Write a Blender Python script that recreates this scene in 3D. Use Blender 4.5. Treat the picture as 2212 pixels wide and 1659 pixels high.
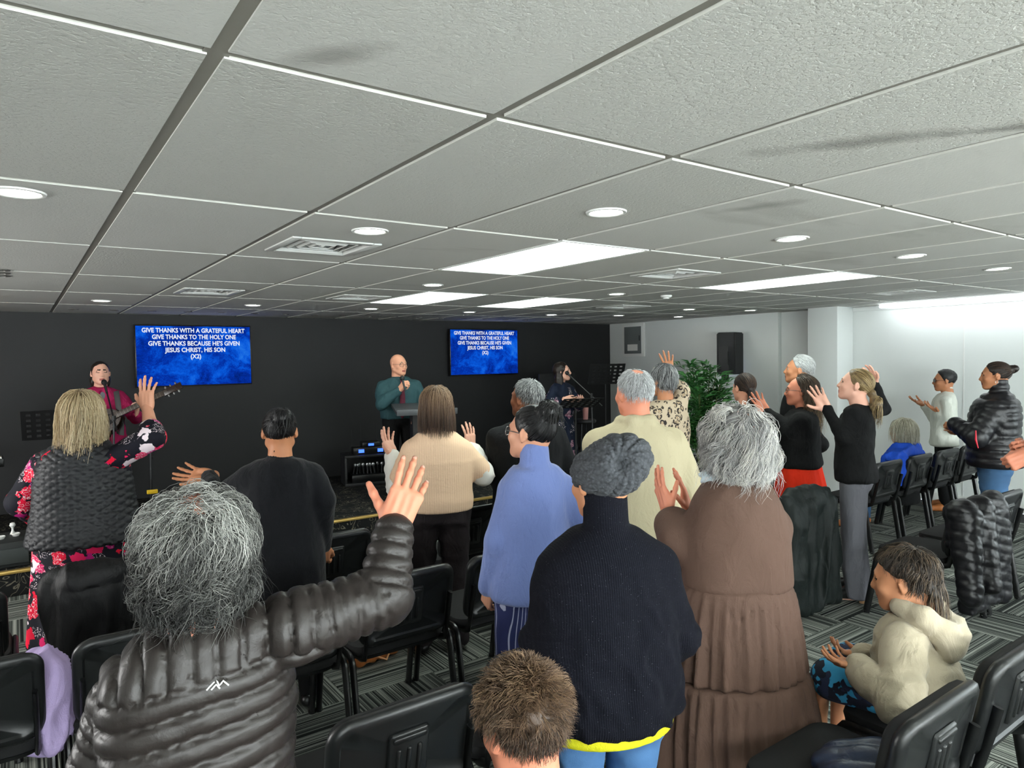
import bpy, bmesh, math, random
import numpy as np
from mathutils import Vector, Matrix

for o in list(bpy.data.objects):
    bpy.data.objects.remove(o)
SC = bpy.context.scene
COL = SC.collection
random.seed(7)
RNG = np.random.default_rng(11)

# ------------------------------------------------------------------ camera
FPX, CX, CY = 1496.0, 1106.0, 829.5
YAW, PITCH, ROLL = [math.radians(a) for a in (35.603, -2.058, -0.952)]
HC, ZC = 1.76, 2.355
_F = np.array([math.sin(YAW) * math.cos(PITCH), math.cos(YAW) * math.cos(PITCH), math.sin(PITCH)])
_R = np.array([math.cos(YAW), -math.sin(YAW), 0.0])
_U = np.cross(_R, _F)
_c, _s = math.cos(ROLL), math.sin(ROLL)
CAMM = np.array([_c * _R + _s * _U, -_s * _R + _c * _U, _F])
C0 = np.array([0.0, 0.0, HC])


def ray(x, y):
    return np.array([(x - CX) / FPX, -(y - CY) / FPX, 1.0]) @ CAMM


def at(x, y, D):
    """world point that lies D metres deep in front of the camera"""
    return C0 + ray(x, y) * D


def cam_dir(v):
    """direction given as (right, up, toward viewer) -> world"""
    return v[0] * CAMM[0] + v[1] * CAMM[1] - v[2] * CAMM[2]


cam = bpy.data.cameras.new('camera')
cam.sensor_width = 36.0
cam.lens = FPX / 2212 * 36.0
cam.clip_start = 0.05
co = bpy.data.objects.new('camera', cam)
COL.objects.link(co)
m = Matrix.Identity(4)
for i in range(3):
    m[i][0], m[i][1], m[i][2], m[i][3] = CAMM[0][i], CAMM[1][i], -CAMM[2][i], C0[i]
co.matrix_world = m
SC.camera = co

# ------------------------------------------------------------------ light and exposure
SC.view_settings.view_transform = 'Standard'
SC.view_settings.look = 'None'
SC.view_settings.gamma = 1.0
SC.view_settings.use_curve_mapping = False
SC.view_settings.exposure = 1.42
SC.cycles.max_bounces = 4
SC.cycles.diffuse_bounces = 2
SC.cycles.glossy_bounces = 2
SC.cycles.transmission_bounces = 3
SC.cycles.caustics_reflective = False
SC.cycles.caustics_refractive = False
SC.cycles.adaptive_threshold = 0.06
SC.cycles.adaptive_min_samples = 24
SC.cycles.use_light_tree = False
W = bpy.data.worlds.new('daylight')
SC.world = W
W.use_nodes = True
W.node_tree.nodes['Background'].inputs[0].default_value = (0.75, 0.85, 1.0, 1)
W.node_tree.nodes['Background'].inputs[1].default_value = 1.0
DOWN_E, PANEL_E, LED_E = 9.0, 3.4, 4.6
WINDOW_W = 85.0


def area(name, loc, rot, sx, sy, watts, col):
    l = bpy.data.lights.new(name, 'AREA')
    l.shape = 'RECTANGLE'
    l.size, l.size_y, l.energy, l.color = sx, sy, watts, col
    o = bpy.data.objects.new(name, l)
    o.location, o.rotation_euler = loc, rot
    COL.objects.link(o)
    return o


# area lights at unseen windows, put in to match the room's brightness
for wx in (-2.0, 0.6, 3.2, 5.8):
    area('window_daylight', (wx, -3.36, 1.35), (math.radians(90), 0, math.radians(180)), 2.2, 1.7, WINDOW_W, (1.0, 0.995, 0.975))
area('window_daylight', (8.74, -1.2, 1.4), (math.radians(90), 0, math.radians(90)), 2.6, 1.5, WINDOW_W * 0.4, (0.86, 0.97, 1.0))
area('window_daylight', (-3.54, 5.0, 1.4), (math.radians(90), 0, math.radians(-90)), 2.6, 1.5, WINDOW_W * 0.75, (1.0, 0.99, 0.97))  # left-wall source added to lift the far ceiling

# ------------------------------------------------------------------ helpers: objects


def tag(o, label=None, cat=None, group=None, kind=None):
    if label: o['label'] = label
    if cat: o['category'] = cat
    if group: o['group'] = group
    if kind: o['kind'] = kind
    return o


def thing(name, label, cat, loc=(0, 0, 0), rz=0.0, group=None):
    o = bpy.data.objects.new(name, None)
    o.empty_display_size = 0.1
    o.location = loc
    o.rotation_euler = (0, 0, rz)
    COL.objects.link(o)
    return tag(o, label, cat, group)


def link(name, me, mat=None, parent=None, loc=None, rot=None):
    o = bpy.data.objects.new(name, me)
    COL.objects.link(o)
    if mat is not None and not me.materials:
        for mm in (mat if isinstance(mat, (list, tuple)) else [mat]):
            me.materials.append(mm)
    if parent is not None: o.parent = parent
    if loc is not None: o.location = loc
    if rot is not None: o.rotation_euler = rot
    return o


def copy_tree(o, parent=None):
    c = o.copy()
    COL.objects.link(c)
    c.parent = parent
    for ch in o.children:
        copy_tree(ch, c)
    return c


def np_mesh(name, V, Q, smooth=True, mi=None):
    """mesh from numpy arrays; Q is (n,4) or (n,3)"""
    me = bpy.data.meshes.new(name)
    V = np.ascontiguousarray(V, dtype=np.float32)
    Q = np.ascontiguousarray(Q, dtype=np.int32)
    n, kk = Q.shape
    me.vertices.add(len(V)); me.vertices.foreach_set('co', V.ravel())
    me.loops.add(n * kk); me.loops.foreach_set('vertex_index', Q.ravel())
    me.polygons.add(n)
    me.polygons.foreach_set('loop_start', np.arange(0, n * kk, kk, dtype=np.int32))
    me.polygons.foreach_set('loop_total', np.full(n, kk, dtype=np.int32))
    if mi is not None: me.polygons.foreach_set('material_index', np.ascontiguousarray(mi, dtype=np.int32))
    me.polygons.foreach_set('use_smooth', np.full(n, smooth, dtype=bool))
    me.update(calc_edges=True)
    return me


class MB:
    """collects boxes, bars, tubes and lathes into one mesh"""

    def __init__(s):
        s.bm = bmesh.new()

    def box(s, x0, x1, y0, y1, z0, z1, bev=0.0, M=None, seg=2):
        r = bmesh.ops.create_cube(s.bm, size=1.0)
        vs = r['verts']
        for v in vs:
            v.co = Vector(((x0 + x1) / 2 + v.co.x * (x1 - x0), (y0 + y1) / 2 + v.co.y * (y1 - y0), (z0 + z1) / 2 + v.co.z * (z1 - z0)))
        if bev > 0:
            es = list({e for v in vs for e in v.link_edges})
            b = bmesh.ops.bevel(s.bm, geom=es, offset=bev, segments=seg, profile=0.5, affect='EDGES')
            vs = list({v for f in b['faces'] for v in f.verts} | {v for v in vs if v.is_valid})
        if M is not None:
            for v in vs: v.co = M @ v.co
        return s

    def tube(s, pts, r, n=8, closed=False, cap=True, flat=1.0, up=None):
        pts = [Vector(p) for p in pts]
        rs = r if isinstance(r, (list, tuple)) else [r] * len(pts)
        rings = []
        prev = None
        for i, p in enumerate(pts):
            a = pts[i - 1] if i else (pts[-1] if closed else p)
            b = pts[i + 1] if i + 1 < len(pts) else (pts[0] if closed else p)
            t = (b - a).normalized()
            if prev is None:
                u = Vector(up) if up is not None else (Vector((0, 0, 1)) if abs(t.z) < 0.9 else Vector((1, 0, 0)))
            else:
                u = prev
            u = (u - t * u.dot(t)).normalized()
            w = t.cross(u)
            prev = u
            rings.append([s.bm.verts.new(p + (u * math.cos(2 * math.pi * k / n) * flat + w * math.sin(2 * math.pi * k / n)) * rs[i]) for k in range(n)])
        for i in range(len(rings) - (0 if closed else 1)):
            A, B = rings[i], rings[(i + 1) % len(rings)]
            for k in range(n):
                s.bm.faces.new((A[k], A[(k + 1) % n], B[(k + 1) % n], B[k]))
        if cap and not closed:
            s.bm.faces.new(rings[0][::-1]); s.bm.faces.new(rings[-1])
        return s

    def lathe(s, prof, n=16, M=None):
        rings = []
        for (r, z) in prof:
            rings.append([s.bm.verts.new((M @ Vector((r * math.cos(2 * math.pi * k / n), r * math.sin(2 * math.pi * k / n), z))) if M is not None else (r * math.cos(2 * math.pi * k / n), r * math.sin(2 * math.pi * k / n), z)) for k in range(n)])
        for A, B in zip(rings, rings[1:]):
            for k in range(n):
                s.bm.faces.new((A[k], A[(k + 1) % n], B[(k + 1) % n], B[k]))
        s.bm.faces.new(rings[0][::-1]); s.bm.faces.new(rings[-1])
        return s

    def poly(s, pts, th, axis=Vector((0, 0, 1)), bev=0):
        """flat outline (list of 3D points) given thickness th along axis"""
        a = Vector(axis) * th
        A = [s.bm.verts.new(Vector(p)) for p in pts]
        B = [s.bm.verts.new(Vector(p) + a) for p in pts]
        f1 = s.bm.faces.new(A[::-1]); f2 = s.bm.faces.new(B)
        n = len(A)
        for i in range(n):
            s.bm.faces.new((A[i], A[(i + 1) % n], B[(i + 1) % n], B[i]))
        return s

    def mesh(s, name, smooth=True, angle=40):
        bmesh.ops.recalc_face_normals(s.bm, faces=s.bm.faces[:])
        me = bpy.data.meshes.new(name)
        s.bm.to_mesh(me); s.bm.free()
        if smooth:
            me.polygons.foreach_set('use_smooth', [True] * len(me.polygons))
            me.set_sharp_from_angle(angle=math.radians(angle))
        return me

    def build(s, name, mat, parent=None, loc=None, rot=None, smooth=True):
        return link(name, s.mesh(name, smooth), mat, parent, loc, rot)


# ------------------------------------------------------------------ helpers: materials


def lin(c):
    if isinstance(c, str):
        c = [int(c[i:i + 2], 16) / 255 for i in (0, 2, 4)]
        c = [(v / 12.92 if v <= 0.04045 else ((v + 0.055) / 1.055) ** 2.4) for v in c]
    return tuple(c) + (1.0,)


class NT:
    def __init__(s, name):
        s.m = bpy.data.materials.new(name)
        s.m.use_nodes = True
        s.t = s.m.node_tree
        s.b = s.t.nodes['Principled BSDF']
        s.co = None

    def n(s, typ, **kw):
        nd = s.t.nodes.new(typ)
        for k, v in kw.items():
            if k.startswith('_'):
                setattr(nd, k[1:], v)
            else:
                key = k.replace('__', ' ')
                nd.inputs[int(key[1:]) if key[0] == 'i' and key[1:].isdigit() else key].default_value = v
        return nd

    def l(s, a, b):
        s.t.links.new(a, b)
        return s

    def coord(s, kind='Object'):
        if s.co is None: s.co = s.n('ShaderNodeTexCoord')
        return s.co.outputs[kind]

    def mapping(s, scale=(1, 1, 1), rot=(0, 0, 0), loc=(0, 0, 0), kind='Object'):
        mp = s.n('ShaderNodeMapping')
        mp.inputs['Scale'].default_value = scale
        mp.inputs['Rotation'].default_value = rot
        mp.inputs['Location'].default_value = loc
        s.l(s.coord(kind), mp.inputs['Vector'])
        return mp.outputs[0]

    def noise(s, scale, detail=3.0, vec=None, rough=0.55, dist=0.0):
        nd = s.n('ShaderNodeTexNoise', Scale=scale, Detail=detail, Roughness=rough, Distortion=dist)
        s.l(vec if vec is not None else s.coord(), nd.inputs['Vector'])
        return nd.outputs['Fac']

    def vor(s, scale, vec=None, feat='F1', rnd=1.0, out='Distance'):
        nd = s.n('ShaderNodeTexVoronoi', _feature=feat, Scale=scale, Randomness=rnd)
        s.l(vec if vec is not None else s.coord(), nd.inputs['Vector'])
        return nd.outputs[out]

    def ramp(s, fac, stops, interp='LINEAR'):
        r = s.n('ShaderNodeValToRGB')
        cr = r.color_ramp
        cr.interpolation = interp
        while len(cr.elements) > 1: cr.elements.remove(cr.elements[-1])
        for i, (p, c) in enumerate(stops):
            e = cr.elements[0] if i == 0 else cr.elements.new(p)
            e.position = p
            e.color = lin(c) if not isinstance(c, (int, float)) else (c, c, c, 1)
        s.l(fac, r.inputs[0])
        return r.outputs[0]

    def math(s, op, a, b=None, clamp=False):
        nd = s.n('ShaderNodeMath', _operation=op, _use_clamp=clamp)
        for i, v in enumerate((a, b)):
            if v is None: continue
            if isinstance(v, (int, float)): nd.inputs[i].default_value = v
            else: s.l(v, nd.inputs[i])
        return nd.outputs[0]

    def mix(s, fac, a, b, mode='MIX'):
        nd = s.n('ShaderNodeMix', _data_type='RGBA', _blend_type=mode)
        for v, i in ((fac, 0), (a, 6), (b, 7)):
            if isinstance(v, (int, float)): nd.inputs[i].default_value = v
            elif isinstance(v, (tuple, list, str)): nd.inputs[i].default_value = lin(v)
            else: s.l(v, nd.inputs[i])
        return nd.outputs[2]

    def sep(s, vec=None):
        nd = s.n('ShaderNodeSeparateXYZ')
        s.l(vec if vec is not None else s.coord(), nd.inputs[0])
        return nd.outputs

    def color(s, c):
        if isinstance(c, (tuple, list, str)): s.b.inputs['Base Color'].default_value = lin(c)
        else: s.l(c, s.b.inputs['Base Color'])
        return s

    def bump(s, h, strength=0.3, dist=0.01):
        bp = s.n('ShaderNodeBump', Strength=strength, Distance=dist)
        s.l(h, bp.inputs['Height'])
        s.l(bp.outputs[0], s.b.inputs['Normal'])
        return s

    def set(s, **kw):
        for k, v in kw.items():
            s.b.inputs[k.replace('_', ' ')].default_value = v
        return s


_MC = {}


def plain(name, col, rough=0.6, metal=0.0, spec=0.5, var=0.0, vs=8.0, bump=0.0, bs=60.0, bd=0.003, sheen=0.0):
    if name in _MC: return _MC[name]
    t = NT(name)
    c = lin(col)
    if var > 0:
        lo = tuple(max(0, v * (1 - var)) for v in c[:3]); hi = tuple(min(1, v * (1 + var)) for v in c[:3])
        t.color(t.mix(t.noise(vs, 4), lo, hi))
    else:
        t.color(c[:3])
    t.set(Roughness=rough, Metallic=metal)
    t.b.inputs['Specular IOR Level'].default_value = spec
    if sheen: t.b.inputs['Sheen Weight'].default_value = sheen
    if bump > 0: t.bump(t.noise(bs, 4), bump, bd)
    _MC[name] = t.m
    return t.m


def emit(name, col, strength):
    t = NT(name)
    t.color((0, 0, 0))
    t.b.inputs['Emission Color'].default_value = lin(col)
    t.b.inputs['Emission Strength'].default_value = strength
    return t.m
# ------------------------------------------------------------------ the setting
X0, X1, Y0, Y1 = -3.6, 8.8, -3.5, 9.13
STZ, STY = 0.20, 6.52          # stage height and front edge
TU, TV_, OX, OY = 0.6442, 1.2884, 0.3356, 1.4205


def wall_mat(name, col, rough=0.7, var=0.04):
    t = NT(name)
    c = lin(col)[:3]
    t.color(t.mix(t.noise(1.2, 5), tuple(v * (1 - var) for v in c), tuple(min(1, v * (1 + var)) for v in c)))
    t.bump(t.noise(140, 3), 0.08, 0.002)
    t.set(Roughness=rough)
    return t.m


M_WHITE = wall_mat('painted_white', 'e4e9e6')
M_BLACKWALL = wall_mat('painted_black', '131416', 0.62, 0.18)
M_TRIMWHITE = plain('trim_white', 'e6e8e4', 0.5)


def struct(name, mb, mat, parent=None):
    o = mb.build(name, mat, parent)
    if parent is None: o['kind'] = 'structure'
    return o


struct('wall_front', MB().box(X0, X1, Y1, Y1 + 0.15, 0, ZC + 0.3), M_BLACKWALL)
struct('wall_right', MB().box(X1, X1 + 0.15, Y0, Y1 + 0.15, 0, ZC + 0.3), M_WHITE)
struct('wall_left', MB().box(X0 - 0.15, X0, Y0, Y1 + 0.15, 0, ZC + 0.3), M_WHITE)
mb = MB()
mb.box(X0, X1, Y0 - 0.15, Y0, 0, 0.45).box(X0, X1, Y0 - 0.15, Y0, 2.22, ZC + 0.3)
edges = [X0, -3.1, -0.9, -0.5, 1.7, 2.1, 4.3, 4.7, 6.9, X1]
for a, b in zip(edges[0::2], edges[1::2]):
    mb.box(a, b, Y0 - 0.15, Y0, 0.45, 2.22)
struct('wall_back', mb, M_WHITE)
M_GLASS = plain('window_glass', 'dfe9ee', 0.05)
for i, wx in enumerate((-2.0, 0.6, 3.2, 5.8)):  # out-of-view windows put in to carry the area lights
    w = struct('window_%d' % (i + 1), MB().box(wx - 1.1, wx + 1.1, Y0 - 0.1, Y0 - 0.08, 0.45, 2.22), M_GLASS)
    mb = MB()
    for xa in (wx - 1.1, wx - 0.03, wx + 1.04): mb.box(xa, xa + 0.06, Y0 - 0.12, Y0 - 0.03, 0.45, 2.22)
    mb.box(wx - 1.1, wx + 1.1, Y0 - 0.12, Y0 - 0.03, 0.45, 0.51).box(wx - 1.1, wx + 1.1, Y0 - 0.12, Y0 - 0.03, 2.16, 2.22)
    mb.build('window_frame', M_TRIMWHITE, w)
w = struct('window_5', MB().box(X1 - 0.02, X1 - 0.005, -2.5, 0.1, 0.62, 2.18), M_GLASS)  # unseen right-wall window, put in with its area light
MB().box(X1 - 0.04, X1, -2.56, -2.5, 0.56, 2.24).box(X1 - 0.04, X1, 0.1, 0.16, 0.56, 2.24).box(X1 - 0.04, X1, -2.5, 0.1, 0.56, 0.62).box(X1 - 0.04, X1, -2.5, 0.1, 2.18, 2.24).build('window_frame', M_TRIMWHITE, w)
w = struct('window_6', MB().box(X0 + 0.005, X0 + 0.02, 3.7, 6.3, 0.62, 2.18), M_GLASS)  # unseen window added on the left wall to brighten the far ceiling
MB().box(X0, X0 + 0.04, 3.64, 3.7, 0.56, 2.24).box(X0, X0 + 0.04, 6.3, 6.36, 0.56, 2.24).box(X0, X0 + 0.04, 3.7, 6.3, 0.56, 0.62).box(X0, X0 + 0.04, 3.7, 6.3, 2.18, 2.24).build('window_frame', M_TRIMWHITE, w)
# pillar and shallow pier on the right wall
struct('trim_1', MB().box(8.42, X1, 4.71, 5.11, 0, ZC + 0.02, 0.004), M_WHITE)
struct('trim_2', MB().box(8.72, X1, 5.74, Y1, 0, ZC + 0.02, 0.004), M_WHITE)
struct('baseboard_right', MB().box(X1 - 0.018, X1, Y0, 4.71, 0, 0.10, 0.004), M_TRIMWHITE)
struct('trim_3', MB().box(X1 - 0.004, X1, 3.42, 3.43, 0.1, ZC), M_TRIMWHITE)
struct('trim_4', MB().box(X1 - 0.03, X1, -3.4, 4.7, ZC - 0.06, ZC - 0.012), M_WHITE)

# carpet squares, quarter-turned
def carpet(name, along_x):
    t = NT(name)
    oi = t.n('ShaderNodeObjectInfo')
    s = t.sep()
    c = s[1] if along_x else s[0]
    off = t.math('MULTIPLY', oi.outputs['Random'], 37.0)
    cc = t.math('ADD', c, off)
    def band(n_, o_):
        w_ = t.n('ShaderNodeTexWhiteNoise', _noise_dimensions='1D')
        t.l(t.math('ADD', t.math('FLOOR', t.math('MULTIPLY', cc, n_)), o_), w_.inputs['W'])
        return w_.outputs['Value']
    f = t.math('ADD', t.math('MULTIPLY', band(170.0, .3), 0.44), t.math('ADD', t.math('MULTIPLY', band(80.0, .7), 0.26), t.math('MULTIPLY', band(310.0, .1), .30)))
    f = t.math('ADD', f, t.math('MULTIPLY', t.math('SUBTRACT', t.noise(210, 2), 0.5), 0.16))
    col = t.ramp(f, [(0.22, '161817'), (0.36, '2e3230'), (0.47, '565b56'), (0.58, '767b74'), (0.70, '8e918a'), (0.85, 'aaaca3')])
    t.color(col)
    t.set(Roughness=0.95)
    t.b.inputs['Specular IOR Level'].default_value = 0.15
    t.bump(t.noise(420, 2), 0.5, 0.004)
    return t.m


M_CARP = [carpet('striped_carpet_a', True), carpet('striped_carpet_b', False)]
FLOOR = struct('floor', MB().box(X0, X1, Y0, Y1, -0.2, -0.008), plain('underlay', '2a2c2b', 0.9))
cm = []
for k in range(2):
    mb = MB().box(-0.249, 0.249, -0.249, 0.249, -0.008, 0.0, 0.0015, seg=1)
    cm.append(mb.mesh('carpet_tile_%d' % k))
    cm[k].materials.append(M_CARP[k])
ix0, iy0 = 0.356, 0.41
for i in range(-8, 18):
    for j in range(-8, 13):
        x, y = ix0 + 0.5 * i + 0.25, iy0 + 0.5 * j + 0.25
        if x > X1 - 0.2 or y > STY + 0.2: continue
        # only the squares the picture can reach; a pale bounce sheet is added behind the photographer
        if x * 0.582 + y * 0.813 < 0.9 or abs(x * 0.813 - y * 0.582) > 0.80 * (x * 0.582 + y * 0.813) + 0.4: continue
        link('carpet_tile', cm[(i + j) % 2], None, FLOOR, (x, y, 0))

struct('bounce_floor', MB().box(X0, X1, Y0, -0.6, -0.008, 0.0), plain('bounce_floor_pale', 'd8d4c8', .5))  # unseen pale floor sheet, added to bounce light onto the ceiling

# stage
def swirl(name):
    t = NT(name)
    v = t.mapping((1, 1, 1))
    n = t.noise(7.0, 1.5, v, 0.5, 1.2)
    f = t.math('ABSOLUTE', t.math('SUBTRACT', t.math('FRACT', t.math('MULTIPLY', n, 7.0)), 0.5))
    line = t.ramp(f, [(0.0, 1.0), (0.05, 1.0), (0.09, 0.0)])
    br = t.ramp(t.noise(5.5, 2), [(0.42, 0.0), (0.5, 1.0)])
    t.color(t.mix(t.math('MULTIPLY', line, br), '1a1b1b', '6a6558'))
    t.set(Roughness=0.95)
    t.b.inputs['Specular IOR Level'].default_value = 0.15
    t.bump(t.noise(300, 2), 0.4, 0.004)
    return t.m


M_SWIRL = swirl('swirl_carpet')
STAGE = thing('stage_platform', 'low black stage platform with curly beige carpet pattern and gold edge', 'stage', (4.0, STY, 0))
MB().box(X0 + 0.02 - 4, 8.7 - 4, 0, Y1 - STY - 0.002, 0.002, STZ - 0.004, 0.003).build('deck', M_SWIRL, STAGE)
MB().box(X0 + 0.02 - 4, 8.7 - 4, -0.012, 0.035, STZ - 0.022, STZ + 0.004, 0.003).build('nosing', plain('gold_trim', 'b99a55', 0.35, 0.6), STAGE)

# ------------------------------------------------------------------ ceiling
def tile_mat():
    t = NT('ceiling_tile_paint')
    oi = t.n('ShaderNodeObjectInfo')
    big = t.noise(0.9, 4, t.coord('Object'))
    g = t.n('ShaderNodeNewGeometry')
    mp = t.n('ShaderNodeMapping', Scale=(0.55, 1.5, 1), Rotation=(0, 0, 0.5)); t.l(g.outputs['Position'], mp.inputs[0])
    sm = t.noise(0.75, 5, mp.outputs[0], 0.6, 0.3)
    smudge = t.ramp(sm, [(0.60, 0.0), (0.72, 0.5), (0.80, 0.62)])
    base = t.mix(oi.outputs['Random'], 'd0d0cb', 'c6c6c0')
    base = t.mix(t.math('MULTIPLY', big, 0.35), base, 'b0b0aa')
    base = t.mix(smudge, base, '8a8982')
    # rust scratch, only here and there
    mp2 = t.n('ShaderNodeMapping', Scale=(0.7, 22.0, 1)); t.l(t.coord(), mp2.inputs[0])
    sc = t.ramp(t.noise(1.7, 2, mp2.outputs[0]), [(0.755, 0.0), (0.775, 1.0)])
    base = t.mix(t.math('MULTIPLY', sc, 0.6), base, 'a58a5e')
    # dark scuffs left where people have handled the boards
    edge_n = t.math('MULTIPLY', t.math('SUBTRACT', t.noise(4.0, 4, mp.outputs[0]), .5), 1.6)
    for (cx_, cy_, ax_, ay_, rz_, am_) in ((.52, 1.31, .13, .05, -.9, .5), (1.98, 1.0, .40, .075, -.95, .6), (2.2, .72, .25, .04, -.95, .6), (2.44, 1.72, .22, .07, -1.2, .45)):
        mq = t.n('ShaderNodeMapping', _vector_type='TEXTURE', Location=(cx_, cy_, ZC), Rotation=(0, 0, rz_), Scale=(ax_, ay_, 1)); t.l(g.outputs['Position'], mq.inputs[0])
        ln_ = t.n('ShaderNodeVectorMath', _operation='LENGTH'); t.l(mq.outputs[0], ln_.inputs[0])
        base = t.mix(t.math('MULTIPLY', t.ramp(t.math('ADD', ln_.outputs['Value'], edge_n), [(.2, 1.0), (1.1, 0.0)]), am_), base, '6f6c66')
    t.color(base)
    t.set(Roughness=0.85)
    t.b.inputs['Specular IOR Level'].default_value = 0.25
    pit = t.ramp(t.noise(75, 3), [(0.36, 0.0), (0.5, 1.0)])
    fine = t.noise(170, 3)
    amt = t.ramp(oi.outputs['Random'], [(0.0, 0.25), (0.5, 0.45), (0.7, 1.0)])
    h = t.math('ADD', t.math('MULTIPLY', pit, amt), t.math('MULTIPLY', fine, 0.6))
    t.bump(h, 0.30, 0.006)
    return t.m


M_TILE = tile_mat()
M_BAR = plain('grid_bar_grey', '8b8880', 0.6, var=0.12)
M_EDGE = plain('tile_edge_white', 'dcdcd4', 0.6)
CEIL = struct('ceiling', MB().box(X0, X1, Y0, Y1, ZC + 0.12, ZC + 0.3), plain('plenum', '77756f', 0.9))
mb = MB()
hx, hy = TU / 2 - 0.016, TV_ / 2 - 0.016
b = mb.bm
top = [b.verts.new((sx * (hx + 0.001), sy * (hy + 0.001), 0.014)) for sx, sy in ((-1, -1), (1, -1), (1, 1), (-1, 1))]
bot = [b.verts.new((sx * hx, sy * hy, 0.0)) for sx, sy in ((-1, -1), (1, -1), (1, 1), (-1, 1))]
b.faces.new(bot[::-1])
for i in range(4): b.faces.new((bot[i], bot[(i + 1) % 4], top[(i + 1) % 4], top[i]))
tm = mb.mesh('ceiling_tile', False)
tm.materials.append(M_TILE); tm.materials.append(M_EDGE)
for p in tm.polygons: p.material_index = 0 if abs(p.normal.z) > 0.9 else 1
PANELS = [(3, 1), (7, 1), (4, 3), (6, 3), (0, -2), (3, -2), (7, -2)]
DOWN = [(1.55, 1.19), (2.56, .52), (4.54, .5), (6.48, .49), (8.47, .48), (-.48, 1.15), (3.66, 2.63), (6.62, 2.56), (.5, 4.58), (2.57, 4.56), (4.57, 4.55), (6.63, 4.58),
        (8.7, 4.6), (10.3, 4.42), (12.05, 4.33), (10.3, 3.44), (11.8, 3.27), (-2.5, 2.5), (-3.5, .5), (-1.5, -1.5), (1.5, -1.5), (4.5, -1.5), (8.5, -1.5), (1.5, -3.0), (5.5, -3.0), (10.5, -1.5)]
VENTS = [((1.34, 3.47), 'square white air vent beside the downlight, left of the centre'), ((1.36, 6.04), 'square air vent near the black wall left of the centre'),
         ((3.88, 3.38), 'square air vent right of the big light panel'), ((2.71, 6.03), 'square air vent left of the far left light panel'),
         ((7.1, 3.32), 'square air vent by the strip light on the right'), ((5.7, 5.85), 'square air vent right of the far right light panel')]
HOLES = {}
for (vx, vy), _l in VENTS:
    i, j = math.floor((vx - OX) / TU), math.floor((vy - OY) / TV_)
    HOLES[(i, j)] = vy - (OY + TV_ * (j + .5))


def holed_tile(dy, r=.195):
    mb = MB()
    for (xa, xb, ya, yb) in ((-hx, hx, -hy, dy - r), (-hx, hx, dy + r, hy), (-hx, -r, dy - r, dy + r), (r, hx, dy - r, dy + r)):
        mb.box(xa, xb, ya, yb, 0, .014)
    me = mb.mesh('ceiling_tile', False)
    me.materials.append(M_TILE); me.materials.append(M_EDGE)
    for p in me.polygons: p.material_index = 0 if abs(p.normal.z) > 0.9 else 1
    return me


for i in range(-6, 14):
    for j in range(-4, 6):
        x, y = OX + TU * (i + .5), OY + TV_ * (j + .5)
        if (i, j) in PANELS: continue
        if (i, j) in HOLES:
            link('ceiling_tile', holed_tile(HOLES[(i, j)]), None, CEIL, (x, y, ZC))
            continue
        if x - hx > X1 or y - hy > Y1 or x + hx < X0 or y + hy < Y0: continue
        o = link('ceiling_tile', tm, None, CEIL, (x, y, ZC))
        sx = min(x + hx, X1) - max(x - hx, X0); sy = min(y + hy, Y1) - max(y - hy, Y0)
        if sx < 2 * hx - .001 or sy < 2 * hy - .001:
            o.location = ((min(x + hx, X1) + max(x - hx, X0)) / 2, (min(y + hy, Y1) + max(y - hy, Y0)) / 2, ZC)
            o.scale = (sx / (2 * hx), sy / (2 * hy), 1)
for i in range(-6, 15):
    x = OX + TU * i
    if not X0 < x < X1: continue
    wd = 0.024 if i == 0 else 0.019
    MB().box(x - wd, x + wd, Y0, Y1, ZC + 0.007 - (0.003 if i == 0 else 0), ZC + 0.04).build('grid_runner', M_BAR, CEIL)
for j in range(-3, 6):
    y = OY + TV_ * j
    if Y0 < y < Y1: MB().box(X0, X1, y - 0.018, y + 0.018, ZC + 0.0075, ZC + 0.04).build('grid_crossbar', M_BAR, CEIL)

M_DIFF = emit('panel_diffuser', 'f2fff6', PANEL_E)
M_FRAME = plain('lamp_frame_white', 'e8eae6', 0.45)
where = {(3, 1): 'large glowing ceiling light panel nearest the middle of the ceiling', (7, 1): 'glowing ceiling light panel towards the white right wall',
         (4, 3): 'left of two far glowing ceiling light panels side by side', (6, 3): 'right of two far glowing ceiling light panels side by side'}
for n_, (i, j) in enumerate(PANELS):
    lab = where.get((i, j), 'glowing ceiling light panel behind the photographer')
    t_ = thing('ceiling_light_panel', lab, 'ceiling light', (OX + TU * (i + .5), OY + TV_ * (j + .5), ZC), 0, 'ceiling light panels')
    mb = MB()
    for s_ in (-1, 1):
        mb.box(s_ * hx - .008, s_ * hx + .008, -hy - .008, hy + .008, -.002, .03)
        mb.box(-hx + .008, hx - .008, s_ * hy - .008, s_ * hy + .008, -.002, .03)
    mb.build('frame', M_FRAME, t_)
    MB().box(-hx + .008, hx - .008, -hy + .008, hy - .008, .004, .012).build('diffuser', M_DIFF, t_)

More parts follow.
